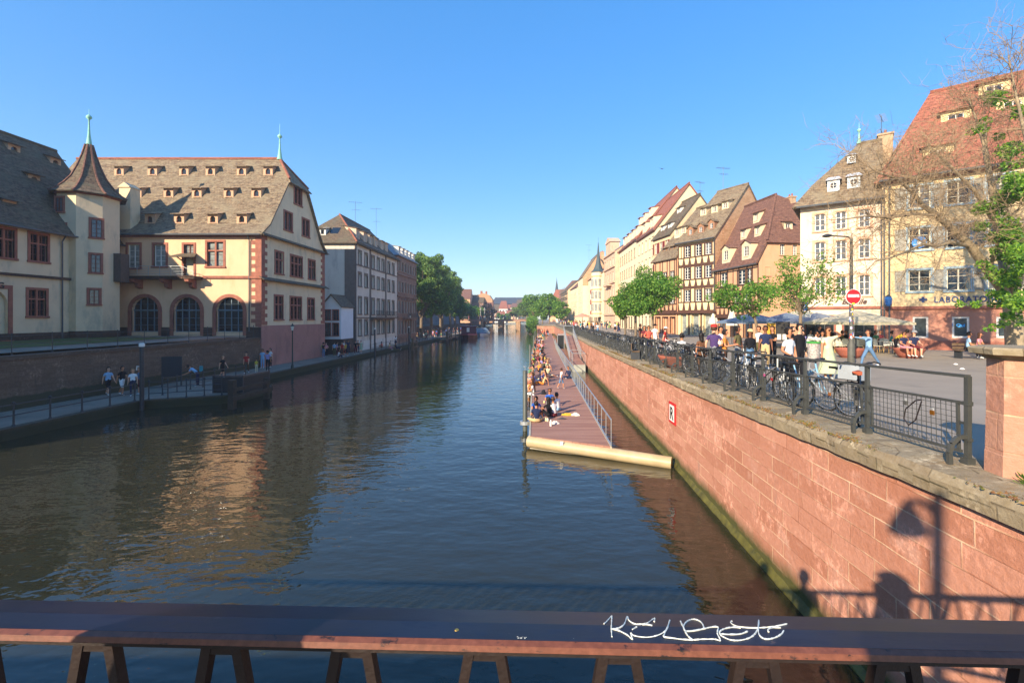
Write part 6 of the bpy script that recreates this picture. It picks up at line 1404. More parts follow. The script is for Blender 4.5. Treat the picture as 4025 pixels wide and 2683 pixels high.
# --- floating deck
G4 = 'people sitting on the floating deck'
def dk(px, py): return onz(px, py, .5)
for px, py, ps, t, b_, rz, kw, lb in ((1233,970,'crossleg','navy','beige',PI+.2,{},'person in dotted navy shirt sitting cross legged with the back to the camera'),(1230,954,'ground','blue','navy',.3,{'hair':'dark'},'person in blue vest sitting at the deck edge behind the dotted shirt'),
     (1262,932,'ground','blue','grey',.1,{'glasses':True,'hair':'brown'},'person in royal blue shirt and sunglasses facing the camera on the deck'),(1283,944,'crossleg','white','light blue',-2.2,{},'person in white T-shirt at the right of the picnic circle'),(1274,957,'crossleg','white','maroon',-2.4,{'hair':'brown'},'person in white and maroon sitting at the front of the picnic circle'),
     (1262,958,'ground','black','black',-2.6,{'long':True,'shorts':True},'person in black top with long dark hair in the picnic circle'),(1234,907,'edge','white','white',-PI/2,{'hair':'brown','shorts':True,'long':True},'person in white blouse sitting on the water edge of the deck'),
     (1237,886,'edge','coral','orange',-PI/2+.3,{'hair':'brown'},'person in coral T-shirt and orange trousers sitting on the deck edge'),(1247,884,'lean','beige','orange',-PI/2,{'hair':'brown'},'person in beige leaning back behind the coral T-shirt'),
     (1307,868,'crossleg','navy','navy',-.6,{'hair':'brown','sleeves':'long'},'person in navy jumper crouching against the deck railing')):
    p = dk(px, py)
    if ps == 'edge': p = (along(Lf, p[1]-18.6)[0]+.12, p[1], .5)
    P_(p, ps, t, b_, rz, 1.74, 'tan', label=lb, group=G4, **kw)
P_(dk(1289,892.5), 'walk', 'white', 'denim blue', 1.9, 1.42, 'tan', 'brown', shorts=True, label='barefoot child in white T-shirt and blue shorts walking on the deck', group=G4)
crowd(30, lambda r, y: along(Lf, y-18.6)[0]+.14, lambda r: 29.5+70*r.random()**1.8, lambda x, y: .5, 'on the deck edge', G4, ['edge'], 21, rz=-PI/2)
crowd(52, lambda r, y: along(Lf, y-18.6)[0]+r.uniform(.5,1.3), lambda r: 33+85*r.random()**1.7, lambda x, y: .5, 'behind the deck edge', G4, ['ground','crossleg','ground','lean'], 22)
crowd(12, lambda r, y: along(Lf, y-18.6)[0]+r.uniform(.3,3.2), lambda r: r.uniform(90,132), lambda x, y: .5, 'at the far deck end', G4, ['stand','walk','ground'], 23)
# --- left quay
G5 = 'people on the lower quay of the left bank'
for px, py, ps, t, b_, rz, H_, kw in ((248,907,'walk','light blue','black',1.3,1.76,{'shorts':True}),(280,907,'walk','black','white',1.4,1.82,{'shorts':True}),(305,909,'stand','white','navy',.6,1.66,{'hair':'blond','long':True}),(321,905,'stand','denim blue','maroon',-.4,1.66,{'hair':'blond','shorts':True}),
      (385,879,'stand','black','black',1.5,1.8,{}),(454,887,'bend','light blue','navy',-1.2,1.8,{'bag':'teal'}),(497,860,'stand','black','brown',.4,1.78,{}),(511,867,'walk','black','black',1.5,1.78,{'shorts':True,'hair':'blond'}),(548,851,'stand','black','grey',.9,1.82,{}),(566,857,'walk','red','brown',.3,1.84,{'skin':'pale'}),
      (589,854,'stand','yellow','cream',.2,1.15,{}),(603,845,'stand','light blue','light blue',.2,1.8,{}),(615,852,'stand','lilac','black',PI,1.84,{}),(621,843,'stand','white','black',-.4,1.82,{}),(726,818,'stand','teal','navy',.5,1.8,{}),(735,819,'stand','lime green','olive',.1,1.72,{}),(743,821,'stand','black','denim blue',2.9,1.82,{}),
      (749,819,'cross','pink','black',.5,1.72,{}),(768,818,'stand','light blue','olive',PI,1.8,{}),(764,815,'stand','black','grey',1,1.75,{}),(774,817,'phone','lilac','maroon',2,1.75,{}),(777,821,'ground','white','navy',1.8,1.76,{}),(786,818,'stand','red','brown',.1,1.75,{}),(794,818,'walk','yellow','black',-.5,1.75,{'shorts':True}),(791,813,'stand','white','red',.2,1.8,{}),
      (800,812,'stand','navy','navy',.5,1.8,{}),(812,813,'stand','white','black',.6,1.78,{}),(817,813,'walk','black','maroon',.2,1.78,{}),(822,812,'stand','brown','navy',.2,1.78,{}),(829,811,'stand','pale green','pale green',.3,1.7,{'skirt':'short','hair':'brown'}),(843,801,'stand','white','grey',1,1.78,{}),(852,800,'stand','white','beige',-1,1.78,{}),
      (894,801,'ground','beige','pink',1.4,1.72,{}),(911,801,'lean','black','navy',1.4,1.76,{}),(895,786,'stand','blue','black',1,1.8,{}),(976,771,'stand','blue','black',1,1.8,{}),(983,772,'stand','orange','coral',1,1.7,{}),(988,770,'stand','cream','grey',1,1.8,{}),(996,770,'stand','white','navy',1,1.8,{})):
    P_(onz(px, py, .5), ps, t, b_, rz, H_, kw.pop('skin', random.choice(['pale','tan'])), where='on the left quay', group=G5, **kw)
crowd(26, lambda r, y: r.uniform(-26.5,-23.3), lambda r: r.uniform(72,118), lambda x, y: .5, 'by the brown house', G5, ['stand','walk','ground','cross'], 31)
crowd(60, lambda r, y: r.uniform(-32.5,-22.8), lambda r: r.uniform(112,200), lambda x, y: .5, 'near the boats', 'distant crowd on the left bank', ['stand','walk','ground','stand'], 32)
crowd(16, lambda r, y: r.uniform(-28.5,-3.2), lambda r: r.uniform(190.6,196), lambda x, y: 4.72, 'crossing the far bridge', 'people on the far bridge', ['stand','walk'], 33)
# --- people and lamp on the near bridge behind the camera (their shadows fall on the quay wall)
P_((-.25,-.62,3.75), 'phone', 'navy', 'black', PI, 1.97, 'tan', 'dark', label='person on the near bridge taking the picture, only the shadow is seen', group='people on the near bridge', long=True).children[0].scale = (1.75,1.75,1.4)
P_((-1.15,.25,3.75), 'stand_wide', 'grey', 'navy', PI, 1.68, 'tan', 'dark', label='person at the near bridge rail left of the camera, seen only as a shadow', group='people on the near bridge')
P_((-2.25,.2,3.75), 'stand', 'white', 'olive', PI, 1.9, 'tan', 'brown', label='second person left along the near bridge rail, seen only as a narrow shadow', group='people on the near bridge')
bl_ = thing('bridge_lamp', 'tall bridge lamp behind the camera whose shadow falls on the pink wall', 'street lamp', (-1.9,-3.5,3.75))
MB().tube([(0,0,0),(0,0,4.7)], [.085,.06], 10).tube([(0,0,4.45),(0,.22,4.55),(0,.45,4.45)], .04, 6).build('post', DARKMET, bl_); MB().lathe([(.21,-.08),(.19,0),(.06,.26),(.02,.3)], 12, (.0,.45,4.15)).build('lamp_head', DARKMET, bl_)

# ================================================================ bicycles
FRM = {}
def wheelmesh():
    t = MB(); r = .33; t.grid([[((r+.018*math.cos(b))*math.cos(a), .018*math.sin(b), (r+.018*math.cos(b))*math.sin(a)) for b in [2*PI*j/6 for j in range(6)]] for a in [2*PI*i/28 for i in range(29)]], 0, True); return t.mesh('tyre', flat('tyre_rubber','141416',.8), True)
def rimmesh():
    s_ = MB(); r = .305; s_.tube([(r*math.cos(2*PI*i/28), 0, r*math.sin(2*PI*i/28)) for i in range(29)], .009, 5, cap=False)
    for i in range(18): a = 2*PI*i/18; s_.bar((.02*math.cos(a+.5),.02*(-1)**i,.02*math.sin(a+.5)), (r*math.cos(a),0,r*math.sin(a)), .003)
    s_.tube([(0,-.05,0),(0,.05,0)], .018, 8); return s_.mesh('wheel', pm('rim_metal','a8aaac',.35,.05,4,0,metal=.7))
TY, RI = wheelmesh(), rimmesh()
def framemesh(step):
    b = MB(); bb, seat, head1, head0, rear, fr_ = (-.07,0,.28), (-.21,0,.80), (.36,0,.86), (.40,0,.70), (-.53,0,.33), (.55,0,.33)
    b.tube([bb, (-.16,0,.62), (-.235,0,.90)], .016, 6).tube([head0, bb], .019, 6).tube([head0, head1, (.34,0,.98)], .018, 6)
    b.tube([(-.16,0,.60) if not step else (-.13,0,.48), head1 if not step else (.39,0,.76)], .016, 6)
    for s_ in (-.05, .05): b.tube([(-.08,s_*.6,.28), (-.53,s_,.33)], .009, 5).tube([(-.17,s_*.4,.66), (-.53,s_,.33)], .008, 5).tube([(.405,s_*.6,.68), (.46,s_,.5), (.55,s_,.33)], .010, 5)
    return b.mesh('frame', flat('bike_black','17181a',.3))
FRM[0], FRM[1] = framemesh(False), framemesh(True)
BK = flat('bike_black_trim','141414',.5)
SAD = MB().slab([(-.36,-.07,.93),(-.30,.0,.93),(-.36,.07,.93),(-.38,0,.93)], .05).prism([(-.37,-.075,.90),(-.37,.075,.90),(-.20,.03,.90),(-.08,.018,.90),(-.08,-.018,.90),(-.20,-.03,.90)], (0,0,.045)).mesh('saddle', BK)
HBR = MB().tube([(.30,-.30,1.04),(.36,-.22,1.06),(.36,-.08,1.02),(.36,.08,1.02),(.36,.22,1.06),(.30,.30,1.04)], .013, 6).tube([(.34,0,.96),(.36,0,1.03)], .015, 6).tube([(.30,-.30,1.04),(.20,-.31,1.03)], .018, 6).tube([(.30,.30,1.04),(.20,.31,1.03)], .018, 6).tube([(.40,.1,1.0),(.46,.05,.95),(.42,0,.8)], .004, 4).mesh('handlebar', BK)
MG = MB()
for cx_, a0, a1 in ((-.53, .3, 2.9), (.55, .6, 2.5)):
    P0 = [(cx_+.365*math.cos(a0+(a1-a0)*i/10), .33+.365*math.sin(a0+(a1-a0)*i/10)) for i in range(11)]; MG.grid([[(x,-.03,z),(x,.03,z)] for x, z in P0])
MG = MG.mesh('mudguard', BK)
CRK = MB().lathe([(.085,-.004),(.085,.004)], 14).mesh('x', BK)
DT = MB(); DT.tube([(-.07,-.06,.28),(-.07,.06,.28)], .02, 6).bar((-.07,.07,.28),(.04,.08,.16), .02).bar((-.07,-.07,.28),(-.18,-.08,.40), .02).box(0,.09,.07,.16,.145,.165).box(-.22,-.13,-.17,-.08,.395,.415)
for i in range(14): a = 2*PI*i/14; b_ = 2*PI*(i+1)/14; DT.bar((-.07+.09*math.cos(a),.035,.28+.09*math.sin(a)),(-.07+.09*math.cos(b_),.035,.28+.09*math.sin(b_)), .012)
DT.bar((-.07,.04,.37),(-.53,.04,.36), .008).bar((-.07,.04,.19),(-.53,.04,.30), .008); DT = DT.mesh('crank_and_chain', pm('rim_metal','a8aaac'))
RACK = MB().bar((-.28,-.05,.72),(-.75,-.06,.72), .012).bar((-.28,.05,.72),(-.75,.06,.72), .012).bar((-.75,-.06,.72),(-.75,.06,.72), .012).bar((-.5,-.06,.72),(-.53,-.06,.33), .010).bar((-.5,.06,.72),(-.53,.06,.33), .010).box(-.79,-.765,-.04,.04,.62,.68).mesh('rear_rack', BK)
CRATE = MB().box(-.78,-.38,-.17,.17,.735,.75).box(-.78,-.765,-.17,.17,.75,1.0).box(-.395,-.38,-.17,.17,.75,1.0).box(-.765,-.395,-.17,-.155,.75,1.0).box(-.765,-.395,.155,.17,.75,1.0).mesh('crate', pm('crate_grey','9fa6aa',.6,.1,4))
BSK = MB()
for i in range(5): BSK.box(.46,.76,-.16+i*.0,.16,.78+.05*i,.79+.05*i) if i == 0 else None
for z in (.80,.86,.92,.98,1.03): BSK.bar((.44,-.18,z),(.78,-.18,z), .008).bar((.44,.18,z),(.78,.18,z), .008).bar((.44,-.18,z),(.44,.18,z), .008).bar((.78,-.18,z),(.78,.18,z), .008)
for i in range(7): y = -.18+.06*i; BSK.bar((.78,y,.78),(.78,y,1.03), .006).bar((.44,y,.78),(.44,y,1.03), .006)
BSK = BSK.mesh('basket', BK)
BC = {'black':'17181a','dark blue':'22304f','white':'cfd2d0','silver':'8e9294','green':'2f5c40','teal':'4f9a94','red':'9a2f2a','yellow':'d9b430','grey':'55585a','cream':'cfc19a','light blue':'7fb0cf','orange':'c96a2e','pink':'cf7f93','brown':'5f4332'}
def bike(p, rz, col, label, step=False, lean=.06, crate=False, basket=False, saddle='141414', group=None):
    o = thing('bicycle', label, 'bicycle', p, rz, group); o.rotation_euler = (lean, 0, rz)
    f = link('frame', FRM[int(step)], o); setm(f, 0, flat('bike_'+col, BC[col], .3))
    for x in (-.53, .55): w_ = link('wheel', RI, o, (x,0,.345)); link('tyre', TY, w_)
    s_ = link('saddle', SAD, o); setm(s_, 0, flat('saddle_'+saddle, saddle)); link('handlebar', HBR, o); link('mudguard', MG, o); link('crank_and_chain', DT, o); link('rear_rack', RACK, o)
    if crate: link('crate', CRATE, o)
    if basket: link('basket', BSK, o)
    return o
GB = 'bicycles parked along the street railing'
def rb(Y, off): return (rq(Y)+.47+off, Y, zs(Y)+.002)
bike(rb(8.35,.62), -2.25+PI, 'black', 'black bicycle with brown saddle nearest the camera behind the railing', saddle='9a4a2c', lean=-.05, group=GB)
bike(rb(9.35,.55), PI*.62, 'silver', 'bicycle with a grey plastic crate locked to the railing', crate=True, lean=.05, group=GB)
bike(rb(10.1,.60), -1.3, 'light blue', 'light blue bicycle locked beside the crate bicycle', lean=.08, group=GB)
bb_ = [('black','black bicycle leaning'),('dark blue','dark blue bicycle parked'),('teal','teal bicycle parked'),('grey','grey bicycle parked'),('white','white bicycle parked'),('black','black step through bicycle parked'),('yellow','yellow bicycle parked'),('silver','silver bicycle parked'),('green','green bicycle parked'),('red','red bicycle parked'),('brown','brown bicycle parked'),('cream','cream bicycle parked'),('orange','orange bicycle parked'),('pink','pink bicycle parked')]
where_ = ['behind the white T-shirt','before the black crop top','before the olive T-shirt','under the purple T-shirt','right of the long haired head','left of the long haired head','behind the second planter','by the seated white shirt','just left of the planter','before the red outfit','before the coral bikini top','at the middle of the railing','along the middle railing','toward the far railing']
r = random.Random(77); Y = 10.7; k = 0; seenlb = set(); cols14 = [c for c in BC]
while Y < 96:
    zone = 'near the purple T-shirt' if Y < 18 else 'beside the round planter' if Y < 24 else 'before the red outfit' if Y < 32 else 'in the middle of the railing' if Y < 46 else 'above the access ramp' if Y < 66 else 'in the far railing row'
    for t_ in range(40):
        c_ = r.choice(['black','black','black','dark blue','grey','silver','white'] if t_ < 10 else cols14); st_ = r.random() < .35; bsk = r.random() < .3
        lb = '%s %sbicycle%s parked %s' % (c_, 'step through ' if st_ else '', ' with front basket' if bsk else '', zone)
        if lb not in seenlb: break
    if lb not in seenlb:
        seenlb.add(lb); bike(rb(Y, r.uniform(.35,.8)), r.choice([PI/2, -PI/2])+r.uniform(-.6,.6), c_, lb, step=st_, lean=r.choice([-1,1])*r.uniform(.03,.12), basket=bsk, group=GB)
    Y += r.uniform(.38,.62) if Y < 40 else r.uniform(.8,1.3)
for i, (px, Y) in enumerate(((1452,66),(1460,64),(1470,63),(1480,65),(1490,64))):
    bike((atx(px,Y),Y,zs(Y)), r.uniform(-1,1), ['black','silver','grey','white','dark blue'][i], '%s bicycle in the rack cluster beneath the leafy tree' % ['black','silver','grey','white','dark blue'][i], group='bicycles under the tree')
bike((atx(1527,29)+.4,29,zs(29)), 2.6, 'white', 'white bicycle walked by the figure in red', lean=0); bike((atx(1484,26.8),26.8,zs(27)), 1.2, 'light blue', 'pale bicycle pushed by the figure in the coral bikini top', lean=0, basket=True)
bike((atx(1702,16.6),16.6,zs(17)), .9, 'white', 'white bicycle held by the figure in the olive T-shirt', lean=0)

# ================================================================ street furniture
lp_ = thing('lamp_post', 'grey lamp post plastered with stickers, with a curved arm over the street', 'street lamp', (15.1,21.8,zs(21.8)))
MB().lathe([(.16,0),(.155,.9),(.10,1.0),(.085,3),(.065,5.95)], 14).tube([(0,0,5.9),(-.15,0,6.02),(-1.0,0,6.08)], .04, 8).build('post', pm('lamp_post_grey','54544c',.6,.2,4), lp_, smooth=True)
MB().lathe([(.05,.1),(.2,.04),(.22,-.02),(.1,-.06)], 12, (-1.15,0,6.06)).build('lamp_head', DARKMET, lp_)
r = random.Random(8)
for i in range(46):
    z = r.uniform(1.15,3.3); a = r.uniform(-PI,0); w_ = r.uniform(.04,.10); h_ = r.uniform(.04,.11); rad = .104-.012*(z-1)/2
    mb = MB(); mb.grid([[(rad*math.cos(a+t*w_/rad), rad*math.sin(a+t*w_/rad), z), (rad*math.cos(a+t*w_/rad), rad*math.sin(a+t*w_/rad), z+h_)] for t in (-.5,-.2,.2,.5)])
    mb.build('sticker', flat('sticker_%d' % (i % 6), ['e2e0d8','c83a3a','e8c83a','7a4a8a','d8d8e8','3a6ab0'][i % 6]), lp_)
ns_ = thing('no_entry_sign', 'round red no entry sign with a white bar on the lamp post', 'traffic sign', (15.1,21.66,6.3))
MB().lathe([(.375,-.01),(.375,.01)], 32).build('rim', WHITEP, ns_).rotation_euler = (PI/2,0,0)
MB().lathe([(.345,.0),(.345,.014)], 32).build('red_disc', flat('no_entry_red','c4202a',.4), ns_).rotation_euler = (PI/2,0,0)
MB().box(-.27,.27,-.02,-.0155,-.02,.11).build('white_bar', WHITEP, ns_)
MB().box(-.07,.06,-.022,-.016,-.36,-.28).build('sticker', flat('sticker_green','9ac23a'), ns_)
pk = thing('parking_sign', 'small blue square sign behind the right hand quay tree', 'traffic sign', (atx(1846,31),31,zs(31)))
MB().tube([(0,0,0),(0,0,3.4)], .03, 8).build('post', GALV, pk); MB().box(-.25,.25,-.05,-.03,2.75,3.4).build('blue_plate', flat('sign_plate_blue','1f64b8'), pk); MB().box(-.06,.06,-.058,-.051,2.85,3.12).lathe([(.06,3.18),(.06,3.28)], 8, (0,-.054,0)).build('white_figure', WHITEP, pk); MB().box(-.1,.45,-.06,-.04,2.3,2.72).build('lower_plate', WHITEP, pk)
TERRA = pm('terracotta_planter', 'a5604c', .85, .14, 2, .2, 12, stain='8a4f40')
def bowl(px, Y, label, r0=.72):
    o = thing('planter_bowl', label, 'planter', (atx(px,Y),Y,zs(Y))); MB().lathe([(r0*.55,0),(r0*.75,.14),(r0*.98,.44),(r0,.52),(r0*.93,.52),(r0*.9,.46)], 28).build('bowl', TERRA, o, smooth=False); MB().lathe([(r0*.9,.45),(r0*.2,.47)], 20).build('soil', EARTH, o); return o
bowl(1952,25.3,'round terracotta planter bowl behind the sign post'); bowl(2088,25.2,'round terracotta planter bowl used as a seat by the couple'); bowl(1560,19.8,'round planter bowl behind the railing used as a seat', .9)
bn = thing('litter_bin', 'overflowing litter bin covered with stickers and a green rim', 'bin', (atx(1869,23.5),23.5,zs(23.5)))
MB().lathe([(.26,.1),(.30,.9)], 18).build('basket', pm('bin_sticker_mix','a8a49c',.7,.5,14,.1,10,stain='7d3a4a'), bn, smooth=True); MB().lathe([(.33,.88),(.33,.96),(.29,.97)], 18).build('green_rim', flat('rim_green','3a8f3a'), bn)
mb = MB()
for i in range(26): a = r.uniform(0,6.3); q_ = r.uniform(0,.3); s_ = r.uniform(.05,.10); mb.lathe([(s_*.5,0),(s_,s_*.6),(s_*.4,s_*1.5)], 6, (q_*math.cos(a), q_*math.sin(a), .93+r.uniform(0,.16)))
mb.build('rubbish', [pm('rubbish_white','d8d4c8',.8,.3,20)], bn)
bch = thing('bench', 'dark wooden bench under the plane tree at the yellow building', 'bench', (atx(2234,24.8),24.8,zs(25)))
MB().box(-.9,.9,-.25,-.05,.42,.46).box(-.9,.9,-.02,.2,.42,.46).build('seat', WOOD, bch); MB().box(-.9,.9,.2,.24,.5,.62).box(-.9,.9,.22,.26,.68,.82).build('backrest', WOOD, bch)
for x in (-.75,.75): MB().box(x-.03,x+.03,-.2,.25,0,.42).build('leg', DARKMET, bch)
b2 = thing('street_bench', 'dark bench on the street left of the coral bikini top', 'bench', (atx(1462,24.5),24.5,zs(24.5)), 1.3)
MB().box(-.8,.8,-.2,.2,.42,.46).build('seat', WOOD, b2); MB().box(-.8,.8,.2,.24,.5,.85).build('backrest', WOOD, b2)
for x in (-.7,.7): MB().box(x-.03,x+.03,-.2,.25,0,.42).build('leg', DARKMET, b2)
# cafe chairs, tables
RATT = pm('white_rattan', 'ddd6c4', .7, .1, 20, .2, 40); BAMB = pm('bamboo_frame', 'c8a468', .6, .15, 8)
def chairproto():
    o = thing('bistro_chair', 'x', 'chair')
    MB().lathe([(.2,.43),(.22,.45),(.21,.47)], 14).build('seat', RATT, o)
    b = MB(); pts = [(-.2,.17,.45),(-.2,.2,.7),(-.14,.22,.86),(0,.225,.9),(.14,.22,.86),(.2,.2,.7),(.2,.17,.45)]; b.poly(pts); b.tube(pts, .014, 5).build('backrest', RATT, o)
    for x in (-.17,.17):
        for y in (-.15,.16): MB().tube([(x,y,.44),(x*1.15,y*1.2,0)], .014, 6).build('leg', BAMB, o)
    MB().tube([(-.18,-.16,.2),(.18,-.16,.2)], .009, 5).tube([(-.18,.17,.2),(.18,.17,.2)], .009, 5).build('stretcher', BAMB, o); return o
CP = chairproto(); first = True
chs = [(1917,29.6,.3,'left of the figure shading her eyes'),(1931,29.4,.1,'directly behind the shading arm'),(1942,29.8,-.5,'right behind the left planter bowl'),(1973,29.4,.2,'right of the sign post'),(1976,30.8,2.8,'behind the chair right of the sign post'),(2018,29.3,.4,'right of the striding figure'),(2030,30.2,-.4,'second to the right of the striding figure'),(2042,29.2,.1,'left of the seated couple'),(1905,31,1.2,'in the second row under the cream parasol'),(1923,31.6,2.2,'in the second row behind the shading arm'),(2003,31.5,-1.0,'under the right edge of the cream parasol'),(1884,29.6,.6,'beside the waiter'),(1858,28.4,-.6,'beside the litter bin')]
for i, (px, Y, rz, wh) in enumerate(chs):
    o = CP if i == 0 else copytree(CP); o.location = sp_(px, Y); o.rotation_euler.z = rz; tag(o, 'white rattan bistro chair '+wh, 'chair', 'white bistro chairs on the cafe terrace')
def tableproto():
    o = thing('cafe_table', 'x', 'table'); MB().lathe([(.34,.71),(.35,.735)], 16).build('tabletop', WHITEP, o); MB().tube([(0,0,.03),(0,0,.71)], .025, 8).lathe([(.22,0),(.2,.03)], 12).build('pedestal', DARKMET, o); return o
TP = tableproto()
for i, (px, Y, wh) in enumerate(((1925,30.4,'behind the shading figure'),(1964,30.4,'behind the sign post'),(2026,29.8,'between the chairs beside the striding figure'),(2050,28.4,'under the hands of the yellow T-shirt'),(1880,28.2,'in front of the waiter'),(1850,29,'left of the litter bin'))):
    o = TP if i == 0 else copytree(TP); o.location = sp_(px, Y); tag(o, 'small round cafe table '+wh, 'table', 'round tables on the cafe terrace')
# parasols
def parasol(px, Y, w_, ze, za, col, label, rz=.2):
    o = thing('parasol', label, 'parasol', sp_(px, Y), rz); zb = zs(Y); h = w_/2; c = MB(); ap = (0,0,za-zb); cs = [(-h,-h,ze-zb),(h,-h,ze-zb),(h,h,ze-zb),(-h,h,ze-zb)]
    for i in range(4):
        a, b_ = V(cs[i]), V(cs[(i+1) % 4]); m_ = (a+b_)/2+V((0,0,.02)); A = V(ap)
        mid1, mid2 = a.lerp(A,.5)+V((0,0,-.03)), b_.lerp(A,.5)+V((0,0,-.03)); mm = m_.lerp(A,.5)+V((0,0,-.07))
        c.poly([a,m_,mm,mid1]).poly([m_,b_,mid2,mm]).poly([mid1,mm,A]).poly([mm,mid2,A]); c.poly([a,b_,b_+V((0,0,-.14)),a+V((0,0,-.14))])
    m_ = leafmat('parasol_'+col, col, .25); c.build('canopy', m_, o); MB().tube([(0,0,0),(0,0,za-zb)], .035, 8).lathe([(.4,0),(.38,.08)], 12).build('pole', DARKMET, o)
    rb_ = MB()
    for k in cs: rb_.bar((0,0,za-zb-.1), (k[0],k[1],k[2]-.04), .03)
    rb_.build('ribs', WOOD, o); return o
parasol(1966,29.3,4.2,5.02,5.78,'dcd2b8','large cream square parasol behind the no entry sign', .12)
parasol(1728,36,3.9,5.0,5.7,'8094ae','blue grey parasol at the left of the cafe', .1); parasol(1806,36.5,4.2,5.0,5.72,'7c8da2','blue grey parasol in the middle of the cafe', -.1); parasol(1876,33.5,4.0,5.0,5.7,'8492a4','blue grey parasol right of the tree trunk', .2)
parasol(1862,40.5,4.6,5.35,6.3,'e0d8c4','cream parasol at the back between the blue grey ones', 0)
def closed(px, Y, z0, z1, label):
    o = thing('closed_parasol', label, 'parasol', sp_(px, Y)); zb = zs(Y); m_ = MB(); pr_ = [(.10,z1-zb),(.22,z1-zb-.6),(.36,z0-zb+.6),(.5,z0-zb)][::-1]
    rows = [[((rr*(1 if k % 2 else .72))*math.cos(2*PI*k/12), (rr*(1 if k % 2 else .72))*math.sin(2*PI*k/12), z) for k in range(12)] for rr, z in pr_]; m_.grid(rows, 0, True); m_.build('canopy', cloth('d8d2c0'), o); MB().tube([(0,0,0),(0,0,z1-zb+.1)], .035, 6).build('pole', DARKMET, o)
closed(1638,47,4.7,5.75,'furled cream parasol in front of the tall half timbered house'); closed(1681,42,4.6,6.3,'furled cream parasol in front of the corner house')
qh2 = thing('street_parasol', 'pale pink parasol in the distant street crowd', 'parasol', (atx(1338,110),110,2.9)); MB().lathe([(2.2,2.6),(1.2,3.1),(.05,3.5)], 10).build('canopy', leafmat('parasol_pink','d8a890',.3), qh2); MB().tube([(0,0,0),(0,0,3.5)], .05, 6).build('pole', WOOD, qh2)
mn = thing('menu_board', 'stand of posters and menus at the cafe entrance', 'notice board', (atx(1790,33),33,zs(33)))
MB().box(-.9,-.3,-.03,.03,.9,1.9).build('yellow_poster', flat('poster_yellow','d9a83a'), mn); MB().box(-.25,.75,-.05,.03,.6,2.0).build('dark_board', flat('poster_dark','3c3a38'), mn); MB().box(-.2,.1,-.06,-.055,.7,1.1).box(.2,.5,-.06,-.055,.7,1.1).build('menus', WHITEP, mn); MB().box(-.9,-.85,-.02,.02,0,.9).box(.7,.75,-.02,.02,0,.6).build('legs', DARKMET, mn)
# things on the deck
for px, py, nm, lb, c_, sz in ((1265,978,'bottle','white bottle standing at the front of the picnic circle','e0ded4',(.05,.26)),(1254,966,'cup','pale drinking cup between the seated figures','d9d6a0',(.045,.14)),(1258,967,'cup','second pale cup beside the first one','e6e2b8',(.045,.14)),(1250,925,'cup','yellowish cup in the hand height left of the blue shirt','d8d08a',(.05,.12))):
    o = thing(nm, lb, nm, dk(px, py)); MB().lathe([(sz[0],0),(sz[0],sz[1]*.7),(sz[0]*.5,sz[1])], 10).build('body', flat('plastic_'+c_, c_), o); MB().lathe([(sz[0]*.52,sz[1]),(sz[0]*.5,sz[1]*1.08)], 8).build('lid', WHITEP, o)
def lump(px, py, w_, d_, h_, c_, nm, lb, cat):
    me = MB(); r = random.Random(int(px)); rows = []
    for i in range(6):
        t = i/5; rows.append([((w_*(1-t*t*.8)+r.uniform(-.03,.03))*math.cos(2*PI*k/14)*(1+.15*math.sin(3*k)), (d_*(1-t*t*.8)+r.uniform(-.03,.03))*math.sin(2*PI*k/14), h_*t+r.uniform(-.015,.015)*(t>0)) for k in range(14)])
    me.grid(rows, 0, True).poly(rows[-1]); tag(me.build(nm, cloth(c_), None, dk(px, py)), lb, cat)
lump(1303,953,.3,.16,.1,'d6a83c','mustard_jacket','crumpled mustard yellow jacket lying right of the picnic circle','clothing'); lump(1321,954,.2,.13,.14,'dcdccb','white_bag','crumpled white bag lying at the far right of the picnic','bag')
lump(1275,973,.2,.1,.13,'c9c6c0','shopping_bag','white plastic bag beside the bottle on the deck','bag'); lump(1291,962,.22,.1,.07,'4a4a50','dark_scarf','patterned dark scarf lying before the maroon trousers','clothing'); lump(1249,905,.16,.14,.28,'26282e','rucksack','black rucksack standing behind the white blouse on the deck','bag')

# ================================================================ boats
bg_ = thing('river_barge', 'dark red barge with a glazed cabin moored at the left bank', 'boat', (-17.2,120,0), .1)
def hull(L, Wd, h, b0=0): 
    m_ = MB(); sec = [(-L/2,.85,1),(-L/2+L*.15,1,1),(L*.2,1,1),(L*.4,.6,1.05),(L/2,.05,1.15)]
    # bow points towards the camera (-y)
    rows = [[(-Wd/2*w_*.8,-x,-.4),(-Wd/2*w_,-x,h*k),(Wd/2*w_,-x,h*k),(Wd/2*w_*.8,-x,-.4)] for x, w_, k in sec]; m_.grid(rows, 0, True).poly(rows[0]); return m_
hull(15,4.6,.95).build('hull', pm('barge_red','4a1f24',.5,.15,1), bg_); MB().bar((-2.1,-3,1.05),(-.05,-7.4,1.25), .1,.22).bar((2.1,-3,1.05),(.05,-7.4,1.25), .1,.22).build('pink_stripe', pm('barge_pink','b0606a',.5,.1,1), bg_)
MB().box(-1.9,1.9,-2.5,6,.95,3.0).build('cabin', pm('cabin_maroon','5a2a38',.5,.15,1), bg_); MB().box(-1.94,1.94,-2.4,5.9,1.7,2.7).build('cabin_window', GLASS2, bg_); MB().box(-2.1,2.1,-2.8,6.2,3.0,3.15).build('roof', pm('cabin_roof','6e3a44',.6,.1,1), bg_); MB().box(-.5,.2,-2.56,-2.52,1.7,2.8).build('notice', WHITEP, bg_)
tb = thing('tour_boat', 'white and blue glass roofed tour boat moored behind the barge', 'boat', (-16.2,139,0), .05)
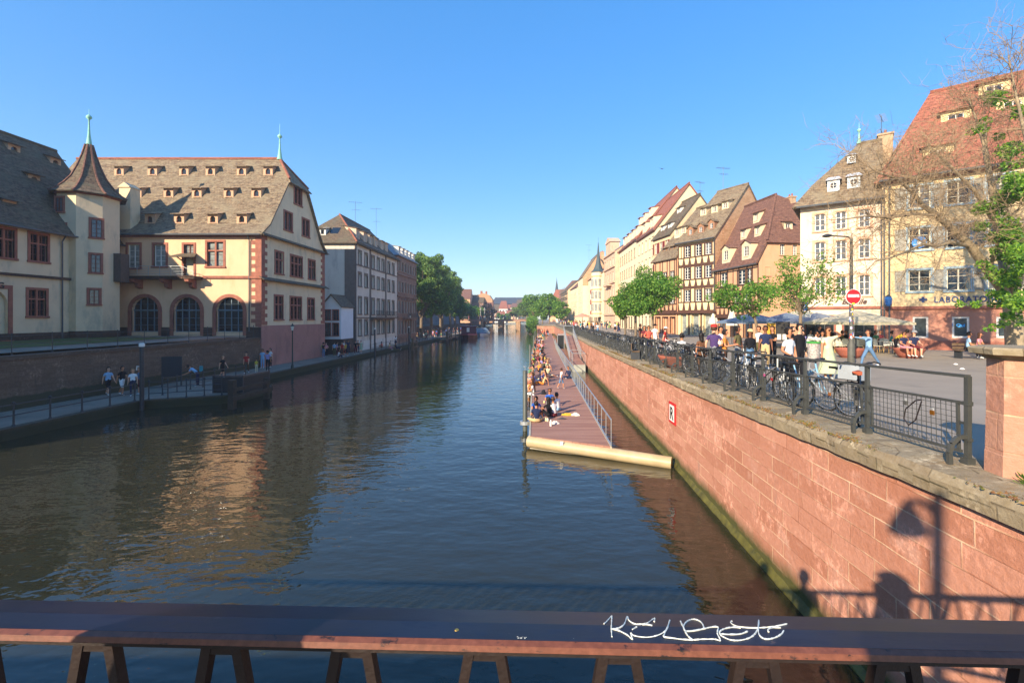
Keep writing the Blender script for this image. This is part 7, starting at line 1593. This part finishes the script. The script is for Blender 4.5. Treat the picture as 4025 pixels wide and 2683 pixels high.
hull(17,4.8,.8).build('hull', pm('boat_white','c8ced6',.4,.1,1), tb); MB().grid([[(2.2*math.cos(PI*k/8), y, .8+1.5*math.sin(PI*k/8)) for k in range(9)] for y in (-5,0,6)]).poly([(2.2*math.cos(PI*k/8),-5,.8+1.5*math.sin(PI*k/8)) for k in range(9)]).build('glass_roof', pm('boat_glass','7fa0b4',.12,.3,1,0,spec=.8), tb); MB().bar((-2.2,-5,.9),(2.2,-5,.9), .12).bar((0,-8.2,.95),(2.2,-4,.95), .1).bar((0,-8.2,.95),(-2.2,-4,.95), .1).build('bow_rail', flat('boat_navy','2f4a7a'), tb)
jt = thing('boat_jetty', 'low dark jetty with posts beside the moored barge', 'jetty', (-21,108,0)); MB().box(-.8,1.2,-6,18,.35,.5).build('deck', WOOD, jt)
for y in (-5,1,7,13): MB().box(1.0,1.2,y,y+.2,-1,2.4).build('post', WOOD, jt)

# ================================================================ trees
def leaves(name, parent, clumps, n, size, mats, seed=0, loc=(0,0,0), droop=0):
    """clumps: (x,y,z,r); many small leaf quads gathered in clumps"""
    g_ = np.random.default_rng(seed); cl = np.array(clumps); wgt = cl[:,3]**2; idx = g_.choice(len(cl), n, p=wgt/wgt.sum())
    d = g_.normal(size=(n,3)); d /= np.linalg.norm(d, axis=1)[:,None]; rad = cl[idx,3]*(.55+.5*g_.random(n)**.7); pos = cl[idx,:3]+d*rad[:,None]*np.array([1,1,.8])
    a = g_.normal(size=(n,3)); a /= np.linalg.norm(a, axis=1)[:,None]; b_ = np.cross(a, g_.normal(size=(n,3))); b_ /= np.linalg.norm(b_, axis=1)[:,None]; s_ = size*(.6+.8*g_.random(n))[:,None]
    a = a*s_; b_ = b_*s_*.55; v = np.stack([pos-a, pos-b_*1.0, pos+a, pos+b_], 1).reshape(-1,3)
    me = bpy.data.meshes.new(name); me.vertices.add(4*n); me.vertices.foreach_set('co', v.astype('f').ravel()); me.loops.add(4*n); me.loops.foreach_set('vertex_index', np.arange(4*n, dtype='i'))
    me.polygons.add(n); me.polygons.foreach_set('loop_start', np.arange(0,4*n,4, dtype='i')); 
    for m_ in mats: me.materials.append(m_)
    me.polygons.foreach_set('material_index', (g_.random(n)**1.3*len(mats)).astype('i')); me.update(calc_edges=True); me.validate()
    return link(name, me, parent, loc)
LFB = [leafmat('leaf_fresh','648e34'), leafmat('leaf_mid','446e28'), leafmat('leaf_yellowgreen','86a548')]
LFD = [leafmat('leaf_plane','60803f',.35), leafmat('leaf_plane_dark','486434',.35), leafmat('leaf_plane_pale','86a252',.35)]
BARK = pm('bark_grey', '7a6b58', .9, .3, 4, .5, 12, stain='5a4c3e'); BARKL = pm('plane_bark', '9a8a70', .9, .3, 2.5, .4, 8, stain='6a5a46')
def tree(name, label, x, y, z0, trunk_h, cz, rx, rz_, nl, size, mats, r0=.12, seed=1, ncl=40, fill=.5, group=None, oy=0, ox=0, clr=.3):
    o = thing(name, label, 'tree', (x,y,z0), 0, group); g_ = random.Random(seed); cl = []
    for i in range(ncl):
        while True:
            p = V((g_.uniform(-1,1), g_.uniform(-1,1), g_.uniform(-1,1)))
            if fill < p.length < 1: p = p*g_.uniform(.85,1.12); break
        cl.append((p.x*rx*.85+ox, p.y*rx*.85+oy, cz-z0+p.z*rz_*.82, min(rx, rz_)*g_.uniform(clr*.6,clr*1.2)))
    t = MB(); t.tube([(0,0,-.1),(g_.uniform(-.05,.05)*trunk_h*.3,0,trunk_h*.6),(ox*.3,oy*.3,trunk_h),(ox*.6,oy*.6,cz-z0)], [r0*1.25,r0,r0*.85,r0*.4], 8)
    t.build('trunk', BARK, o, smooth=True); b_ = MB()
    for c_ in cl[:26]:
        s_ = V((ox*.3,oy*.3,trunk_h*g_.uniform(.85,1.1))); e = V(c_[:3]); m_ = s_.lerp(e,.5)+V((0,0,.12*(e-s_).length*g_.uniform(-.5,1))); b_.tube([s_,m_,e], [r0*.35,r0*.22,r0*.06], 4)
    b_.build('limbs', BARK, o); leaves('crown', o, cl, nl, size, mats, seed); return o
tree('street_tree', 'slim young tree on the cafe terrace with its trunk left of the litter bin', atx(1839,27), 27, zs(27), 2.6, 7.3, 2.5, 2.1, 4200, .07, LFB, .1, 3, 46, .25, 'young trees on the quay street', clr=.26)
tree('street_tree', 'young spreading tree before the corner house above the blue grey parasol', atx(1738,32), 32, zs(32), 2.6, 6.75, 2.6, 1.65, 5600, .08, LFB, .1, 4, 50, .2, 'young trees on the quay street', ox=-.7, clr=.3)
tree('street_tree', 'dense leafy quay tree with its dark trunk before the low timbered house', atx(1499,51), 51, zs(51), 3.2, 8.3, 3.1, 2.9, 9000, .12, LFB, .15, 5, 50, .2, 'leafy trees before the tall cream houses', clr=.34)
tree('street_tree', 'dense leafy quay tree just left of the dark trunk tree', atx(1460,53), 53, zs(53), 3.0, 7.4, 3.3, 2.4, 9000, .12, LFB, .13, 6, 46, .2, 'leafy trees before the tall cream houses', clr=.34)
tree('street_tree', 'smaller leafy tree at the left of the quay tree group', atx(1436,60), 60, zs(60), 2.8, 7.0, 2.4, 1.9, 4200, .16, LFB, .12, 7, 30, .2, 'leafy trees before the tall cream houses', clr=.34)
# left bank planes
for i, (px, Y, x_, top, rx_, lb) in enumerate(((925,112,-33,25.0,6.0,'tall plane tree rising behind the brown sandstone house'),(962,111,-27.5,24.3,6.2,'big plane tree overhanging the quay next to the brown house'),(985,122,-27.6,22.5,6.0,'plane tree in the middle of the left bank group'),(1003,136,-28.0,22.0,6.5,'plane tree with a rounded sunlit top in the left bank group'),(1010,158,-32,20.5,6.0,'plane tree behind the rounded sunlit one'),(1036,168,-31,24.2,5.4,'last plane tree of the group standing out against the sky'),(1052,178,-31,14.5,5.0,'low plane tree closing the left bank group towards the far bridge'))):
    cz_ = (top+4.5)/2; o = tree('plane_tree', lb, x_, Y, 2.0 if x_ < -30 else .5, 5, cz_, rx_, (top-4.5)/2, 17000, .26, LFD, .4, 40+i, 90, .35, 'plane trees on the left bank', clr=.23)
tree('round_tree', 'round bright green tree beyond the plane trees on the left bank', -38, 232, 2.3, 3, 9.5, 6.8, 6.0, 9000, .36, LFB, .3, 51, 40, .3, None, clr=.32)
tree('round_tree', 'second round green tree nearer the far bridge on the left bank', -31.5, 236, 2.3, 3, 8.0, 5.5, 5.0, 7000, .36, LFB, .3, 52, 36, .3, None, clr=.32)
tree('dark_tree', 'dark purple leaved tree at the bend beside the shaded row house', -27.5, 262, 2.3, 3, 8.5, 5.0, 6.0, 5000, .4, [leafmat('leaf_purple','3a2a2e',.1), leafmat('leaf_dark','2f3a2a',.1)], .3, 53, 34, .3, None, clr=.32)
for i, (px, Y, top, rx_, lb) in enumerate(((1226,196,16.5,5.0,'bright green tree leading the far right bank group'),(1246,182,13.0,4.2,'leafy tree in the middle of the far right bank group'),(1262,176,14.5,4.4,'taller leafy tree before the white gable front'),(1288,172,10.8,3.6,'last low tree of the far right bank group'),(1210,230,14,4.6,'greyish tree just right of the far bridge end'),(1186,300,12,5.0,'small dark tree far beyond the bridge on the right'),(1200,330,13.5,6,'pale tree behind the small dark tree far away'))):
    tree('bank_tree', lb, atx(px,Y), Y, 2.9, 2.6, (top+5)/2+.6, rx_, (top-4)/2, 6500, .3, LFB if i < 4 else LFD, .25, 60+i, 36, .2, 'trees on the far right bank', clr=.34)
tree('bank_tree', 'low green tree on the far shore below the distant red roofs', atx(1150,380), 380, 2, 2, 6, 5, 4, 2500, .45, LFB, .2, 71, 24, .2, 'trees on the far shore'); tree('bank_tree', 'second low tree on the far shore right of the first', atx(1166,385), 385, 2, 2, 6, 4.4, 4, 2500, .45, LFB, .2, 72, 24, .2, 'trees on the far shore')
iv = thing('ivy', 'thick green ivy hanging down the quay wall at the end of the deck', 'ivy', (.6,150,0))
leaves('foliage', iv, [(-.3-(i%5)*.55, (i%9)*2.6, .8+(i*37%45)/10, 1.15) for i in range(60)], 9000, .2, LFB, 81); 
MB().tube([(0,0,4),(-.4,4,1),(-.6,9,.5)], .1, 5).tube([(0,6,4),(-.6,8,2),(-.9,12,.5)], .08, 5).build('stem', BARK, iv)

# big plane tree at the right
bt = thing('old_plane_tree', 'big plane tree with bare tangled twigs and few green leaf clusters, right edge', 'tree', (25.2,24,zs(24)))
def tp(px, py, Y): return V((atx(px,Y), Y, atz(py,Y)))-V(bt.location)
g_ = random.Random(12); mb = MB(); tips = []
Ys = 24
LIMBS = [([(2334,800,24),(2328,740,24),(2322,690,24)], .42, .34), ([(2322,690,24),(2272,625,23.6),(2229,565,23.2),(2195,533,22.9),(2151,494,22.6),(2117,470,22.3),(2095,440,22)], .25, .09), ([(2322,690,24),(2310,620,24.2),(2301,586,24.5),(2290,520,24.8),(2278,430,25),(2262,340,25.2),(2262,280,25.4)], .28, .08),
 ([(2229,565,23.2),(2180,556,22.6),(2150,566,22.2),(2120,560,21.8),(2086,577,21.4),(2050,590,21),(2010,600,20.6)], .12, .03), ([(2151,494,22.6),(2100,492,22),(2040,500,21.4),(1990,496,21),(1930,505,20.6)], .09, .025), ([(2322,690,24),(2350,600,23),(2372,500,22),(2380,400,21.6),(2350,290,21.5)], .26, .08),
 ([(2290,520,24.8),(2240,440,24),(2190,390,23.4),(2150,350,23)], .12, .04), ([(2262,340,25.2),(2240,270,25),(2225,225,25)], .08, .03), ([(2350,290,21.5),(2330,200,21.6),(2316,130,21.7)], .08, .02), ([(2095,440,22),(2060,410,21.6),(2010,395,21.2),(1975,405,21)], .08, .025), ([(2278,430,25),(2330,350,25),(2380,300,25)], .1, .03), ([(2095,440,22),(2110,400,22),(2120,370,22)], .07, .02),
 ([(2172,562,22.5),(2150,620,22),(2135,640,21.8),(2150,655,21.8)], .04, .012), ([(2086,577,21.4),(2080,620,21.2),(2060,650,21)], .03, .012), ([(2010,600,20.6),(1985,630,20.4),(1960,640,20.3)], .025, .01), ([(2272,625,23.6),(2290,560,22.6),(2310,500,22)], .1, .03), ([(2040,500,21.4),(2000,540,21),(1965,570,20.8),(1950,610,20.7)], .035, .01)]
for pts, ra, rb2 in LIMBS:
    P = [tp(*p) for p in pts]; n_ = len(P); mb.tube(P, [ra+(rb2-ra)*i/(n_-1) for i in range(n_)], 8 if ra > .1 else 5)
mb.build('trunk', BARKL, bt, smooth=True)
tw2 = MB(); cnt = [0]
def twig(p, d, L, r_, lev):
    if cnt[0] > 42000: return
    q = p; k = 3; d = d.normalized(); pts = [p]
    for i in range(k):
        d = (d+V((g_.gauss(0,.28), g_.gauss(0,.28), g_.gauss(.04,.26)))).normalized(); q = q+d*L/k; pts.append(q)
    tw2.tube(pts, [r_, r_*.8, r_*.65, r_*.5], 3, cap=False); cnt[0] += 1
    if lev > 0:
        for i in range(g_.choice([2,3,3])):
            s_ = pts[g_.choice([1,2,3])]; nd = (d+V((g_.gauss(0,.75), g_.gauss(0,.75), g_.gauss(0,.6)))).normalized(); twig(s_, nd, L*g_.uniform(.55,.8), max(.0065, r_*.66), lev-1)
for li, (pts, ra, rb2) in enumerate(LIMBS):
    if li == 0: continue
    P = [tp(*p) for p in pts]; nseg = len(P)-1; n_ = (34 if ra > .15 else 32 if ra > .06 else 12)
    for i in range(n_):
        t = g_.uniform(.30 if ra > .15 else .12, 1)*nseg; j = min(int(t), nseg-1); p = P[j].lerp(P[j+1], t-j); ax = (P[j+1]-P[j]).normalized()
        d = (ax*.5+V((g_.gauss(-.15,.8), g_.gauss(0,.8), g_.gauss(.25,.7)))).normalized(); twig(p, d, g_.uniform(.8,2.3)*(.5 if ra < .06 else 1), .018 if ra > .06 else .009, 3 if ra > .06 else 2)
tw2.build('twigs', pm('twig_brown','8f7a5e',.9,.2,3,0), bt)
lc = []
for px, py, Y, n_, sp in ((2290,225,25,6,.7),(2320,350,23,8,.9),(2250,300,24.5,4,.6),(2310,450,22.5,10,.9),(2280,500,23,7,.7),(2330,540,22,14,1.0),(2345,600,21,12,1.0),(2345,700,21,10,.9),(2300,740,23,4,.5),(2290,580,23,6,.6),(2260,610,23,4,.5),(2320,640,23,9,.8),(2285,680,23,6,.6),(2230,690,22.5,3,.4),(2345,420,21,8,.9),(2345,250,22,4,.7)):
    for i in range(n_): p = tp(px+g_.gauss(0,14), py+g_.gauss(0,14), Y+g_.gauss(0,.5)); lc.append((p.x+g_.gauss(0,sp*.3), p.y, p.z, .28*sp+.12))
leaves('leaf_clusters', bt, lc, 11000, .085, LFB+[leafmat('leaf_lime','86ac30')], 91)  # last one is a brighter yellow-green leaf tone mixed in at random
# crumpled litter on the street
for px, py, lb in ((2014,840,'white crumpled paper on the street near the striding figure'),(2210,849,'white paper scrap lying in the tree shade'),(2195,838,'small white paper scrap left of the bench')):
    x, y, z = street(px, py); tag(MB().lathe([(.03,0),(.09,.02),(.05,.07),(.01,.08)], 7).build('paper_scrap', WHITEP, None, (x,y,z)), lb, 'litter')
bd = thing('bird', 'small dark bird flying in the blue sky above the cream houses', 'bird', (atx(1521,60),60,atz(388,60))); MB().poly([(-.5,0,.15),(0,-.08,0),(0,.12,0)]).poly([(.5,0,.2),(0,-.08,0),(0,.12,0)]).tube([(-.05,-.2,0),(0,0,0),(.05,.25,0)], [.02,.06,.02], 6).build('body', flat('bird_dark','20242a'), bd)
# ---- unique part/label safety: nothing else at top level
